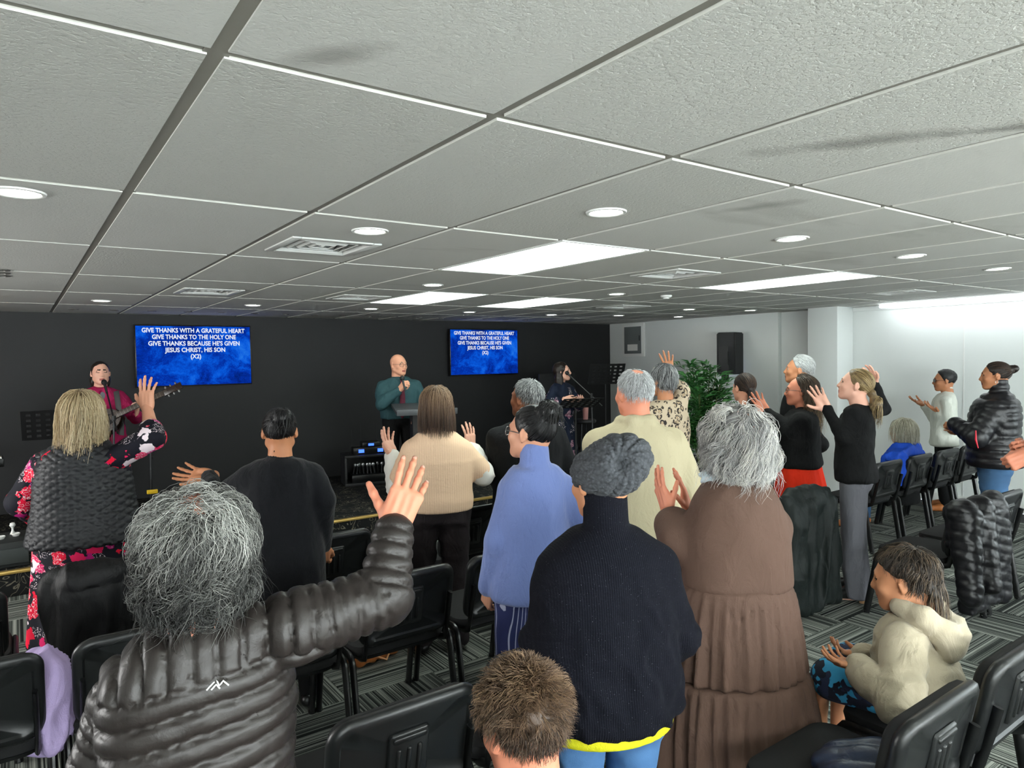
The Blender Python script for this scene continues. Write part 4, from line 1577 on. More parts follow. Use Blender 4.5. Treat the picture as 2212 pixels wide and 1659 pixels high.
def nylon(name, col, rough=.42, bump=.35):
    t = NT(name)
    c = lin(col)[:3]
    t.color(t.mix(t.noise(3, 3), tuple(v * .93 for v in c), tuple(v * 1.07 for v in c)))
    t.set(Roughness=rough)
    t.b.inputs['Specular IOR Level'].default_value = .4
    mp = t.mapping((1, 1, 1))
    t.bump(t.math('ADD', t.noise(38, 3, mp, .6, .4), t.math('MULTIPLY', t.noise(500, 1), .08)), bump, .006)
    return t.m


def floral(name, bg, cols, scale=9.0, off=0.0, bl=.56):
    """printed flowers: petal blobs of several colours with pale veins on a dark ground"""
    t = NT(name)
    mp = t.mapping((1, 1, 1), loc=(off, off * .7, off * .3))
    ds = t.noise(scale * 2.2, 3, mp)
    cx = t.n('ShaderNodeVectorMath', _operation='ADD')
    t.l(mp, cx.inputs[0])
    nz = t.n('ShaderNodeTexNoise', Scale=scale * 1.6, Detail=3.0); t.l(mp, nz.inputs['Vector'])
    sb = t.n('ShaderNodeVectorMath', _operation='SCALE'); sb.inputs['Scale'].default_value = .75 / scale
    t.l(nz.outputs['Color'], sb.inputs[0]); t.l(sb.outputs[0], cx.inputs[1])
    v = t.n('ShaderNodeTexVoronoi', Scale=scale); t.l(cx.outputs[0], v.inputs['Vector'])
    v2 = t.n('ShaderNodeTexVoronoi', Scale=scale * 3.1); t.l(cx.outputs[0], v2.inputs['Vector'])
    blob = t.ramp(t.math('ADD', v.outputs['Distance'], t.math('MULTIPLY', v2.outputs['Distance'], .35)), [(.0, 1.0), (bl, 1.0), (bl + .04, 0.0)])
    sp = t.n('ShaderNodeSeparateColor'); t.l(v.outputs['Color'], sp.inputs[0])
    st = [(i / len(cols), c) for i, c in enumerate(cols)]
    pc = t.ramp(sp.outputs[0], st, 'CONSTANT')
    vein = t.ramp(t.math('ABSOLUTE', t.math('SUBTRACT', t.math('FRACT', t.math('MULTIPLY', t.noise(scale * 2.6, 2, mp), 6.0)), .5)), [(.0, 1.0), (.07, 1.0), (.11, 0.0)])
    has = t.ramp(sp.outputs[1], [(.35, 0.0), (.36, 1.0)])
    pc = t.mix(t.math('MULTIPLY', t.math('MULTIPLY', vein, has), .85), pc, 'f4e4e8')
    t.color(t.mix(blob, bg, pc))
    t.set(Roughness=.75)
    t.b.inputs['Specular IOR Level'].default_value = .2
    t.bump(t.noise(400, 2), .15, .002)
    return t.m


def leopard(name):
    t = NT(name)
    mp = t.mapping((1, 1, .8))
    nz = t.n('ShaderNodeTexNoise', Scale=30.0, Detail=2.0); t.l(mp, nz.inputs['Vector'])
    sb = t.n('ShaderNodeVectorMath', _operation='SCALE'); sb.inputs['Scale'].default_value = .016; t.l(nz.outputs['Color'], sb.inputs[0])
    ad = t.n('ShaderNodeVectorMath', _operation='ADD'); t.l(mp, ad.inputs[0]); t.l(sb.outputs[0], ad.inputs[1])
    v = t.n('ShaderNodeTexVoronoi', Scale=25.0); t.l(ad.outputs[0], v.inputs['Vector'])
    d = v.outputs['Distance']
    ring = t.ramp(d, [(.0, 0.0), (.22, 0.0), (.28, 1.0), (.46, 1.0), (.52, 0.0)])
    brk = t.ramp(t.noise(55, 2, mp), [(.42, 0.0), (.48, 1.0)])
    inner = t.ramp(d, [(.0, 1.0), (.24, 1.0), (.30, 0.0)])
    c = t.mix(t.math('MULTIPLY', inner, .7), 'c4b298', 'a68c6c')
    t.color(t.mix(t.math('MULTIPLY', ring, brk), c, '211a17'))
    t.set(Roughness=.8)
    return t.m


def stripes(name, bg, ln, scale=55.0, width=.86):
    t = NT(name)
    s = t.sep()
    a = t.math('ADD', s[0], t.math('MULTIPLY', s[1], .6))
    w = t.math('SINE', t.math('MULTIPLY', a, scale * 6.283))
    t.color(t.mix(t.ramp(w, [(width, 0.0), (min(width + .08, 1), 1.0)]), bg, ln))
    t.set(Roughness=.85)
    return t.m


def camo(name, cols, scale=9.0):
    t = NT(name)
    n1, n2 = t.noise(scale, 2), t.noise(scale * 1.1, 2, t.mapping((1, 1, 1), loc=(5, 3, 1)))
    c = t.mix(t.ramp(n1, [(.50, 0.0), (.51, 1.0)]), cols[0], cols[1])
    c = t.mix(t.ramp(n2, [(.55, 0.0), (.56, 1.0)]), c, cols[2])
    t.color(c)
    t.set(Roughness=.85)
    return t.m


def denim(name, col):
    t = NT(name)
    c = lin(col)[:3]
    n = t.noise(7, 4)
    t.color(t.mix(n, tuple(v * .62 for v in c), tuple(min(1, v * 1.35) for v in c)))
    t.set(Roughness=.85)
    t.bump(t.math('ADD', t.noise(500, 2), t.math('MULTIPLY', t.noise(30, 2), .8)), .3, .003)
    return t.m


def beanie_mat():
    t = NT('beanie_wool')
    v = t.vor(90)
    t.color(t.mix(v, '55585d', '34363a'))
    t.set(Roughness=.95)
    t.bump(t.math('SUBTRACT', 1.0, v), .8, .006)
    return t.m


C_BLACK = cloth('black_cloth', '0e0f10', .85, .12)
C_COAT = cloth('black_wool_coat', '121317', .9, .12, weave=250, sheen=.1)
C_SUIT = cloth('charcoal_suit', '17181a', .85, .10)
C_FLEECE = cloth('blue_fleece', '7384bb', .95, .05, weave=180, bump=.4, sheen=.3)
C_BEIGE = knit('beige_knit', 'f2cfae', 150, .35, dark=.95)
C_WHITE = cloth('white_blouse', 'e9e6df', .8, .03)
C_CREAMJ = cloth('cream_jacket', 'bfb596', .9, .05, weave=220)
C_NAVYK = knit('navy_knit', '13141c', 300, .3, '6f7078')
C_TAUPE = cloth('taupe_dress', '5c473d', .8, .06, weave=500)
C_PUFF = nylon('grey_puffer', '282321', .42, .30)
C_PUFFB = nylon('black_puffer', '141418', .40, .22)
C_VEST = nylon('black_quilted_vest', '1b1c20', .55, .15)
C_HOOD = cloth('cream_fleece', 'bdb199', .95, .05, weave=260, bump=.3, sheen=.2)
C_TEAL = cloth('teal_shirt', '2c4a4f', .7, .08)
C_TIE = cloth('burgundy_tie', '5a1f30', .6, .1)
C_MAG = cloth('magenta_shirt', 'a31f52', .8, .08)
C_GREYT = cloth('grey_trousers', '66666c', .85, .08, weave=500)
C_TRBLK = cloth('black_trousers', '252022', .85, .1)
C_RED = cloth('orange_red_skirt', 'e8341a', .85, .06)
C_SHIRTW = cloth('white_shirt', 'dcdfd4', .85, .04)
C_BLUEJ = cloth('bright_blue_jacket', '1f4fc4', .6, .07)
C_LEO = leopard('leopard_print')
C_FLOR = floral('floral_dress', '15151f', ['e01038', 'c01a78', 'e8205c', '171722', 'a0288a', 'f0dfe6', 'e8103a', '171722', 'd01a60'], 13.0, bl=.66)
C_FLOR2 = floral('navy_floral', '141c2e', ['141c2e', 'b98a9a', '141c2e', '8c5a70', '141c2e', '141c2e'], 9.0, 3.1)
C_PIN = stripes('navy_pinstripe', '262f63', 'b4b9d4', 62.0, .78)
C_CAMO = camo('blue_camo', ('161c30', '3fa9dc', '2b3350'), 13.0)
C_CAMO2 = camo('pale_camo', ('b4b0a0', '6d6f68', '8d8f88'), 16.0)
C_JEANS = denim('blue_denim', '4a75a5')
C_JEANS2 = denim('mid_blue_denim', '3d6187')
C_YEL = cloth('yellow_tee', 'e6e22a', .8, .04)
C_DKGREEN = cloth('dark_green_coat', '171d1c', .55, .15)
C_BJACK = cloth('black_shell_jacket', '181819', .5, .1)
C_LILAC = cloth('lilac_cotton', 'c3afde', .8, .05)
C_NAVYP = nylon('navy_puffer', '2c3850', .35, .3)
C_GREYTEE = cloth('dark_grey_tee', '4a4c4a', .85, .08)
C_BURG = cloth('burgundy_tee', '5a1d30', .85, .08)
C_TAN = plain('tan_leather', 'a9642f', .55, var=.1)
C_BLKSHOE = plain('black_shoe', '121213', .35)
C_BEANIE = beanie_mat()
M_WIRE = plain('thin_metal', '9a9a98', .3, .8)
M_BLKFR = plain('black_frame', '141414', .3)
M_DARKLENS = plain('dark_lens', '0d0d0e', .08)


def quilt(P, sp_h=.05, sp_arm=.05, amp=.012, yoke=None, sp_v=.045, tilt=0.0, arm_r=.075, bow=0.0, stitch=.004):
    """down baffles: along the sleeve, across the trunk and, above the yoke, up and down"""
    J = P.j
    def f(V, N):
        out = np.zeros(len(V))
        on = np.zeros(len(V), bool)
        u = np.zeros(len(V))
        best = np.full(len(V), 9.0)
        for n in 'RL':
            a, b_, c = J['sh' + n], J['el' + n], J['wr' + n]
            l0 = 0
            for p, q in ((a, b_), (b_, c)):
                d = q - p; L = np.linalg.norm(d); d = d / L
                t = np.clip((V - p) @ d, 0, L)
                dist = np.linalg.norm(V - p - t[:, None] * d, axis=1)
                m_ = (dist < best)
                best = np.where(m_, dist, best)
                u = np.where(m_, l0 + t, u)
                on = np.where(m_, (l0 + t > .035), on)
                l0 += L
        trunk = np.abs(V[:, 0]) < (abs(J['shR'][0]) * .86)
        arm = on & (best < arm_r * P.s) & ~(trunk & (best > arm_r * .80 * P.s))
        zz = V[:, 2] - tilt * V[:, 0] - bow * V[:, 0] ** 2
        ut = zz / sp_h
        if yoke is not None: ut = np.where(zz > yoke, V[:, 0] / sp_v + .25, (yoke - zz) / sp_h)
        uu = np.where(arm, u / sp_arm, ut)
        uu = uu + .05 * vnoise(V, 14)
        fr = uu - np.floor(uu)
        prof_ = 1 - np.abs(2 * fr - 1) ** 3.6
        out = np.where(arm, amp * .62, amp) * (prof_ - .72)
        pk = np.exp(-((np.minimum(fr, 1 - fr)) / .16) ** 2)
        out += stitch * pk * vnoise(V, 75) + .0025 * vnoise(V, 24)
        return out
    return f
# ------------------------------------------------------------------ the congregation, nearest first
# --- woman in the grey puffer jacket, arm raised
p = Person('woman with curly salt-and-pepper hair in a grey puffer jacket, right arm raised, nearest the camera', (424, 1190), 1.36, 12, skin='pink', bw=.98, face=False, ears=False, vox=.0075, stoop=.03)
p.arm('R', e=('p', 828, 1288, .10), w=('p', 852, 1140, .16), f=('p', 884, 1055, .18), palm=(-.12, .0, -1), pose='puffer', sh=('p', 640, 1352, .02))
p.arm('L', e=('p', 222, 1655, .0), w=('p', 222, 1860, .12), sh=('p', 290, 1490, .0))
p.body()
SH = [((0, -.015, .022), (.085, .103, .086)), ((0, -.055, -.050), (.080, .060, .060))]
CUT = [((0, .06, .07), (0, 1, -.25)), ((0, -.02, -.10), (0, .5, -.9))]
parts = [p.shell(SH, CUT, .008, (.012, 26))]
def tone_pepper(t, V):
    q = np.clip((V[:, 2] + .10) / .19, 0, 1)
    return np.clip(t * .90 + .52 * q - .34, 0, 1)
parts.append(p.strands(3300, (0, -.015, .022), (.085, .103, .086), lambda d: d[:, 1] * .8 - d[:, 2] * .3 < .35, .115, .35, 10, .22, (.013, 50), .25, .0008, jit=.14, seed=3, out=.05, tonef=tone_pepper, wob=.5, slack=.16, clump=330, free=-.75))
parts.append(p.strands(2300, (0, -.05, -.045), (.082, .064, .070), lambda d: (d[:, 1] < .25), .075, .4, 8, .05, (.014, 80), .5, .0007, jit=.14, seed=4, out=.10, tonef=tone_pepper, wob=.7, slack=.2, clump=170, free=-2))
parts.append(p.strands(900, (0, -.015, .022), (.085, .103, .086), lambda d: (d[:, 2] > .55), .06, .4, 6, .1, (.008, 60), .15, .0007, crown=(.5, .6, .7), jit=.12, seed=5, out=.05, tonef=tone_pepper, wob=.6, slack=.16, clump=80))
p.hair(H_GREYMIX, parts)
PJ = p.top('puffer_jacket', C_PUFF, hem=.66, ease=.020, arm=(.082, .066, .048), cuff=.93, collar=(.068, .075), vox=.0066, e=2.4,
      disp=[quilt(p, .047, .029, .014, yoke=1.185, sp_v=.043, tilt=.16, arm_r=.11, bow=-.35)], relax_n=1)
p.legs('trousers', C_TRBLK)
p.shoes(C_BLKSHOE)
# white mountain mark on the back, printed
def surf(o, P, px, py):
    # point and normal of a garment where the sight line through a pixel meets it, in the person's space
    from mathutils.bvhtree import BVHTree
    me = o.data
    bv = BVHTree.FromPolygons([v.co for v in me.vertices], [tuple(q.vertices) for q in me.polygons])
    r_ = bv.ray_cast(Vector(P.loc(C0)), Vector(P.R.T @ ray(px, py)))
    return r_[0], r_[1]


lp_ = []
for q_ in (((446, 1491), (466, 1470), (474, 1481), (482, 1471), (494, 1480)), ((456, 1490), (467, 1479), (475, 1487))):
    l_ = []
    for k_ in range(len(q_) - 1):
        for u_ in (0, .34, .67): l_.append(surf(PJ, p, q_[k_][0] + (q_[k_ + 1][0] - q_[k_][0]) * u_, q_[k_][1] + (q_[k_ + 1][1] - q_[k_][1]) * u_))
    l_.append(surf(PJ, p, *q_[-1]))
    lp_.append([tuple(a_ + b_ * .0012) for a_, b_ in l_ if a_ is not None])
mb = MB()
for l_ in lp_:
    if len(l_) > 1: mb.tube(l_, .0015, 6)
mb.build('printed_logo', plain('logo_white', 'e8e8e6', .5), PJ)

# --- boy with spiky brown hair
p = Person('boy with short spiky brown hair seen from behind at the bottom edge', (1130, 1566), 1.36, 14, skin='pink', S=.76, seated=.47, face=True, hs=.92, hp=-16, hy=-8, sex='f', vox=0.0101, bw=.95)
p.arm('R', w=(.10, .22, .60), hint=(1, -.3, -.6)); p.arm('L', w=(-.10, .22, .60), hint=(-1, -.3, -.6))
p.body()
parts = [p.shell([((0, -.015, .038), (.085, .105, .090))], [((0, .07, .045), (0, .9, -.42)), ((0, -.09, -.035), (0, -.25, -.95))], .006, (.0025, 40))]
cutb = lambda d: d[:, 1] * .75 - d[:, 2] * .62 < .10
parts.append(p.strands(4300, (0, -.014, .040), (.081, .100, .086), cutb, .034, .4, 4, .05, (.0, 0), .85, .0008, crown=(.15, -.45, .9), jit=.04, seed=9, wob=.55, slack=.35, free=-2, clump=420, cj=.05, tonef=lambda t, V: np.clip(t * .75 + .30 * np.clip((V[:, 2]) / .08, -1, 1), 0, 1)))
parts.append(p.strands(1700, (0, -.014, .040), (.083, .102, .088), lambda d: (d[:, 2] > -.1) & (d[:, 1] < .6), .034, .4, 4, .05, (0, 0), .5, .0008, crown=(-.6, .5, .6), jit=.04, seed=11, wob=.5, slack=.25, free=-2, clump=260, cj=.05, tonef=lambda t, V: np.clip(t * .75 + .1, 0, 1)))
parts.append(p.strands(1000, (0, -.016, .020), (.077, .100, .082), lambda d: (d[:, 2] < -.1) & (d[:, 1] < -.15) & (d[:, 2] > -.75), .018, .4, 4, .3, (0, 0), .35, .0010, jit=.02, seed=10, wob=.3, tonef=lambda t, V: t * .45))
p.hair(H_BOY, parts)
p.top('tee_shirt', C_BURG, hem=.9, arm=(.07, .066, .06), cuff=-.35)
p.legs('shorts', C_BLACK, r=(.10, .085, .08), cut=-.15)
p.shoes(C_BLKSHOE)

# --- person in the slouchy knitted beanie
p = Person('person in a grey knitted slouchy beanie and navy roll-neck jumper, yellow tee below', (1300, 1040), 2.12, 20, skin='warm', bw=1.30, sex='f', face=True, hy=-14, hp=-4, vox=0.0101)
p.arm('R', e=('p', 1462, 1370, .08), w=('p', 1400, 1440, .28), sh=('p', 1418, 1222, 0)); p.arm('L', e=('p', 1172, 1390, .02), w=('p', 1200, 1465, .26), sh=('p', 1226, 1242, 0))
p.body()
def folds_navy(V, N):
    return .012 * (1 - np.abs(fbm(V * np.array([.8, .8, 1.4]) + V[:, :1] * .8, 7.0, 2.0, 2)) * 1.7) * np.clip((1.25 - V[:, 2]) / .3, 0, 1)
p.top('jumper', C_NAVYK, hem=.765, ease=.016, arm=(.074, .072, .050), cuff=.96, collar=(.076, .105), disp=folds_navy,
      shape=[(1.415, .08, .066, -.018), (1.385, .145, .09, -.016), (1.32, .180, .112, -.008), (1.2, .186, .128, .0), (1.05, .184, .132, .0), (.90, .192, .138, -.01), (.75, .196, .142, -.012), (.62, .188, .138, -.01)])
kk = p.s
p.skirt('yellow_tee', C_YEL, [(.715 * kk, .245 * kk, .180 * kk, -.014), (.82 * kk, .240 * kk, .176 * kk, -.014)])
p.legs('jeans', C_JEANS, r=(.105, .085, .075), disp=wrinkle(.006, 8, (1, 1, 1.6)))
p.shoes(C_BLKSHOE)
# beanie: ribbed and gathered at the back
S3 = p.S3
H = lambda c: p.hc + p.Rh @ (np.asarray(c, float) * S3)
F = Field(p.hc - (.2, .26, .14), p.hc + (.2, .2, .24), .005)
F.ell(H((0, -.022, .030)), np.array((.098, .118, .082)) * S3, .03, p.Rh)
F.ell(H((.020, -.080, .075)), np.array((.092, .088, .072)) * S3, .04, p.Rh)
F.half(H((0, -.02, -.040)), p.Rh @ V3(0, .10, -1), .012)
V, Q = F.mesh(); V = relax(V, Q, 1)
gp = p.hc + p.cdir((.30, .28, 1.0)) * .145 * S3 + (0, 0, .035)
ax_ = unit(gp - p.hc - (0, 0, .02))
rel = V - gp
e1 = unit(np.cross(ax_, V3(0, 0, 1))); e2 = np.cross(ax_, e1)
rp = rel - np.outer(rel @ ax_, ax_)
rd = np.linalg.norm(rp, axis=1)
ang = np.arctan2(rel @ e1, rel @ e2) + 1.1 * np.exp(-rd / .045)
N = vnormals(V, Q)
rib = np.abs(np.sin(ang * 7.0)) ** .5
depth = .0105 * np.clip(rd / .045, .25, 1) * np.clip(1.6 - rd / .16, .35, 1)
band = np.clip((V[:, 2] - (p.hc[2] - .035)) / .02, 0, 1)
V = V + N * ((depth * (rib - .55)) * band + .0008 * np.sin(V[:, 2] * 2 * math.pi / .012))[:, None] - np.outer(np.exp(-(rd / .024) ** 2) * (rel @ ax_ > -.07) * .040, ax_)
link('beanie', np_mesh('beanie', V, Q), C_BEANIE, p.root)

# --- woman in the taupe tiered dress
p = Person('woman with silver curly hair in a taupe tiered dress, clapping', (1588, 950), 2.56, 28, skin='pink', bw=1.02, sex='f', face=True, hy=-8, hs=.95, vox=0.0106)
p.arm('L', e=('p', 1470, 1165, .06), w=('p', 1440, 1100, .16), f=('p', 1414, 1010, .20), palm=(.9, .0, -.3), pose='flat', bare=.4, fore=.09, sh=('p', 1526, 1140, .02))
p.arm('R', w=('p', 1488, 1098, .26), f=('p', 1460, 1010, .27), palm=(-.9, .0, -.2), pose='flat', hint=(1, -.4, -1), sh=('p', 1668, 1138, .04))
p.body()
SH = [((0, -.012, .028), (.086, .106, .092)), ((-.05, -.045, -.070), (.080, .070, .075)), ((.055, -.045, -.070), (.080, .070, .075))]
parts = [p.shell(SH, [((0, .062, .05), (0, 1, -.15))], .008, (.012, 24))]
parts.append(p.strands(3200, (0, -.014, .030), (.089, .108, .096), lambda d: d[:, 1] * .8 - d[:, 2] * .35 < .42, .180, .25, 13, .40, (.016, 48), .12, .0011, jit=.14, seed=13, out=.26, wob=.3, clump=240, cj=.035, slack=.22, free=-.5, tonef=lambda t, V: np.clip(.04 + t * 1.0, 0, 1)))
parts.append(p.strands(1300, (0, -.05, -.06), (.125, .085, .095), lambda d: (d[:, 1] < .15), .085, .4, 8, .25, (.017, 66), .3, .0010, jit=.1, seed=14, out=.06, wob=.35, clump=120, cj=.04, free=-2, tonef=lambda t, V: np.clip(.04 + t * 1.0, 0, 1)))
p.hair(H_SILVER, parts)
kk = p.s
p.top('dress_top', C_TAUPE, hem=.98, ease=.020, arm=(.080, .092, .066), cuff={'L': .42, 'R': .8}, collar=(.062, .03), disp=wrinkle(.006, 6, (1, 1, .6), 3.0),
      shape=[(1.415, .09, .07, -.018), (1.385, .15, .09, -.016), (1.32, .176, .112, -.008), (1.2, .190, .130, .0), (1.05, .196, .136, .0), (.96, .200, .140, 0)])
D0 = p.skirt('dress_skirt', C_TAUPE, [(1.005 * kk, .218 * kk, .158 * kk, 0), (.95 * kk, .235 * kk, .172 * kk, -.004), (.78 * kk, .262 * kk, .195 * kk, -.006), (.635 * kk, .282 * kk, .208 * kk, -.006)], [(17, .009, .66 * kk, 1.0 * kk, .4), (34, .005, .94 * kk, 1.0 * kk, 1.0)])
D1 = p.skirt('dress_tier', C_TAUPE, [(.64 * kk, .280 * kk, .206 * kk, -.006), (.622 * kk, .298 * kk, .222 * kk, -.006), (.42 * kk, .335 * kk, .235 * kk, .0), (.20 * kk, .355 * kk, .24 * kk, .02), (.055, .37 * kk, .245 * kk, .03)], [(15, .018, .2, .66 * kk, 1.9), (38, .005, .60 * kk, .64 * kk, .3)])
F = Field(p.hc + (-.15, -.13, -.26), p.hc + (.15, .15, -.04), .007)
nb = p.j['neck']
F.cap(nb + (-.05, .05, .02), nb + (.05, .05, .02), .045, None, .02); F.cap(nb + (-.06, .0, .012), nb + (-.10, .06, .0), .035, .03, .02)
V, Q = F.mesh(); V = displace(V, Q, wrinkle(.008, 16))
link('scarf', np_mesh('scarf', V, Q), floral('pale_scarf', 'cfdfe6', ['cfdfe6', '8fa9c4', 'dfe9ee', '6f87a8'], 30), p.root)
p.shoes(C_BLKSHOE)

# --- boy in the cream hoodie
p = Person('boy with a dark mullet in a cream hoodie and blue camouflage shorts, seated', (1952, 1252), 2.52, -10, skin='warm', S=.76, seated=.475, sex='f', hs=.97, hp=-6, hy=-4, vox=0.0101, stoop=.05, brow='2c211a')
p.arm('L', w=('p', 1848, 1440, -.06), f=('p', 1795, 1420, .02), palm=(.2, .7, .5), pose='cup', hint=(-.8, -.6, -.6), size=.85)
p.arm('R', w=('p', 1862, 1420, .10), f=('p', 1800, 1400, .16), palm=(.1, .9, -.2), pose='cup', hint=(.8, -.5, -.6), size=.85)
p.body()
parts = [p.shell([((0, -.014, .040), (.085, .106, .088)), ((0, -.088, -.03), (.055, .035, .05))], [((0, .066, .045), (0, .85, -.5)), ((0, -.035, -.005), (0, .55, -.83))], .006, (.005, 40))]
parts.append(p.strands(1900, (0, -.014, .042), (.083, .104, .086), lambda d: d[:, 1] * .75 - d[:, 2] * .60 < .0, .048, .35, 6, .15, (.002, 60), .25, .0012, crown=(.1, -.4, 1), jit=.05, seed=21, wob=.3, clump=380, cj=.05))
parts.append(p.strands(260, (0, -.05, -.0), (.062, .075, .06), lambda d: (d[:, 1] < -.55) & (d[:, 2] < .1), .17, .3, 9, .6, (.003, 30), .2, .0011, jit=.05, seed=22, wob=.15, tonef=lambda t, V: np.clip(t + .15, 0, 1)))
p.hair(H_BOY2, parts)
def hoodfold(V, N):
    r = 1 - np.abs(fbm(V * np.array([1, 1, .8]) + V[:, 2:3] * .5, 9.0, 5.0, 2)) * 1.8
    return .013 * r * np.clip((1.0 - V[:, 2]) / .25, .15, 1)
def hood(F, P):
    n = P.j['neck']
    F.chain([n + (-.055, .05, .03), n + (-.085, -.03, .015), n + (-.05, -.085, -.035), n + (0, -.105, -.06), n + (.05, -.085, -.035), n + (.085, -.03, .015), n + (.055, .05, .03)], [.028, .034, .038, .042, .038, .034, .028], .02)
    F.ell(n + (0, -.095, -.085), (.075, .035, .055), .02)
z0 = p.j['pelvis'][2] - .06
nz = p.j['neck'][2]
L_ = [(z0, .165, .135, -.005), (z0 + .06, .172, .142, -.005), (z0 + .15, .155, .125, .0), (nz - .12, .145, .105, .015), (nz - .06, .125, .085, .012), (nz - .01, .07, .06, .0)]
up0 = p.up
shape_ = [((z + (1.57 * p.s - p.zc)) / p.s, w / p.s, d / p.s, y / p.s) for z, w, d, y in L_]
p.bw = 1.0
p.top('hoodie', C_HOOD, hem=shape_[0][0], ease=.004, arm=(.088, .082, .058), cuff=.93, shape=shape_, extra=hood, disp=hoodfold, vox=.0085)
p.legs('shorts', C_CAMO, r=(.115, .105, .09), cut=-.12, hips=(.19, .15), vox=0.0101)
p.shoes(C_BLKSHOE)

# --- woman in the blue fleece
p = Person('woman with a black hair bun in a periwinkle blue fleece and pinstripe trousers', (1147, 935), 3.0, 12, skin='fair', bw=1.0, sex='f', hy=-30, hp=6, vox=.0105)
p.arm('L', e=('p', 1076, 1170, -.04), w=('p', 1056, 1268, .04), f=('p', 1052, 1300, .06), palm=(.7, -.1, -.5), pose='relax', sh=('p', 1106, 1062, 0))
p.arm('R', e=('p', 1268, 1150, .10), w=('p', 1262, 1240, .2), sh=('p', 1222, 1062, .04))
p.body()
parts = [p.shell([((0, -.016, .034), (.081, .103, .088)), ((.0, -.088, .108), (.052, .048, .046))], [((0, .058, .06), (0, .9, -.45)), ((0, -.07, -.045), (0, -.1, -1))], .006, (.0025, 50))]
parts.append(p.strands(600, (0, -.016, .034), (.081, .103, .088), lambda d: d[:, 1] * .7 - d[:, 2] * .5 < .15, .13, .2, 8, .0, (0, 0), .02, .0010, jit=.015, seed=31, toward=(0, -.10, .105), wob=.05))
parts.append(p.strands(300, (0, -.088, .108), (.052, .048, .046), lambda d: d[:, 1] < .5, .06, .5, 7, .1, (.003, 60), .25, .0010, jit=.03, seed=32, wob=.5))
p.hair(H_BLACK, parts)
p.glasses(M_WIRE)
p.top('fleece_jacket', C_FLEECE, hem=.795, ease=.018, arm=(.068, .060, .050), cuff=.97, collar=(.068, .062), disp=[wrinkle(.005, 5, (1.4, 1, .6), 8)],
      shape=[(1.415, .09, .072, -.018), (1.385, .15, .088, -.016), (1.33, .168, .108, -.008), (1.2, .164, .118, .0), (1.05, .166, .118, .0), (.90, .186, .13, -.005), (.75, .200, .142, -.008)])
p.legs('pinstripe_trousers', C_PIN, r=(.098, .085, .080), disp=wrinkle(.004, 7, (1.5, 1, .5)))
p.shoes(C_BLKSHOE)

# --- man in the cream jacket
p = Person('man with thinning white hair in a cream collared jacket seen from behind', (1369, 850), 3.55, 24, skin='pink', bw=1.16, sex='m', hy=-10, vox=.012)
p.arm('L', e=('p', 1318, 1080, .12), w=('p', 1340, 1140, .3)); p.arm('R', e=('p', 1502, 1090, .1), w=('p', 1490, 1180, .25))
p.body()
parts = [p.shell([((0, -.016, .030), (.0785, .0995, .0885))], [((0, .05, .07), (0, .9, -.45)), ((0, -.07, -.055), (0, -.1, -1))], .006, (.0015, 60), subs=[((0, -.045, .118), (.036, .045, .022))])]
parts.append(p.strands(2100, (0, -.016, .030), (.078, .099, .088), lambda d: (d[:, 1] * .75 - d[:, 2] * .5 < .12) & (((d[:, 0]) ** 2 + (d[:, 1] + .25) ** 2 > .10) | (d[:, 2] < .3)), .022, .3, 4, .25, (0, 0), .45, .0012, jit=.02, seed=41, wob=.25, tonef=lambda t, V: np.clip(t * .8 + .2, 0, 1)))
p.hair(H_WHITE, parts)
def coll(F, P):
    n = P.j['neck']
    F.chain([n + (-.075, .06, -.005), n + (-.085, .0, .01), n + (-.045, -.06, .015), n + (.045, -.06, .015), n + (.085, .0, .01), n + (.075, .06, -.005)], [.022, .026, .028, .028, .026, .022], .02)
p.top('jacket', C_CREAMJ, hem=.72, ease=.022, arm=(.080, .074, .060), cuff=.96, extra=coll, disp=[wrinkle(.006, 4.5, (1, 1, .7), 2)], e=2.4)
p.legs('trousers', C_BLACK); p.shoes(C_BLKSHOE)

# --- woman with the black bun in the long black coat
p = Person('woman with a low black bun in a long black wool coat, left palm turned up', (604, 932), 3.50, 18, skin='tan', bw=1.0, sex='f', vox=.011)
p.arm('L', w=('p', 452, 1028, .22), f=('p', 384, 1022, .26), palm=(.1, .62, .75), pose='open', hint=(-.4, -.6, -1), size=1.2)
p.arm('R', e=('p', 702, 1080, .04), w=('p', 698, 1180, .16))
p.body()
parts = [p.shell([((0, -.016, .032), (.081, .103, .089)), ((.015, -.112, .078), (.048, .046, .046))], [((0, .058, .06), (0, .9, -.45)), ((0, -.07, -.05), (0, -.1, -1))], .0065, (.003, 45))]
parts.append(p.strands(480, (0, -.016, .032), (.081, .103, .089), lambda d: d[:, 1] * .7 - d[:, 2] * .5 < .15, .12, .2, 8, 0, (0, 0), .02, .0011, jit=.015, seed=51, toward=(.015, -.115, .075), wob=.05))
parts.append(p.strands(250, (.015, -.112, .078), (.048, .046, .046), lambda d: d[:, 1] < .5, .06, .5, 7, .1, (.004, 60), .3, .0011, jit=.03, seed=52, wob=.5))
p.hair(H_BLACK, parts)
p.top('coat', C_COAT, hem=.42, ease=.022, arm=(.072, .064, .046), cuff=.96, collar=(.060, .03), disp=wrinkle(.005, 4, (1.5, 1.5, .4), 4), e=2.3,
      shape=[(1.415, .09, .07, -.018), (1.385, .155, .088, -.016), (1.33, .190, .108, -.008), (1.2, .186, .116, .0), (1.05, .182, .118, .0), (.85, .208, .142, -.005), (.6, .215, .15, -.008), (.42, .22, .155, -.01)])
p.legs('trousers', C_BLACK, r=(.085, .065, .055)); p.shoes(C_BLKSHOE)

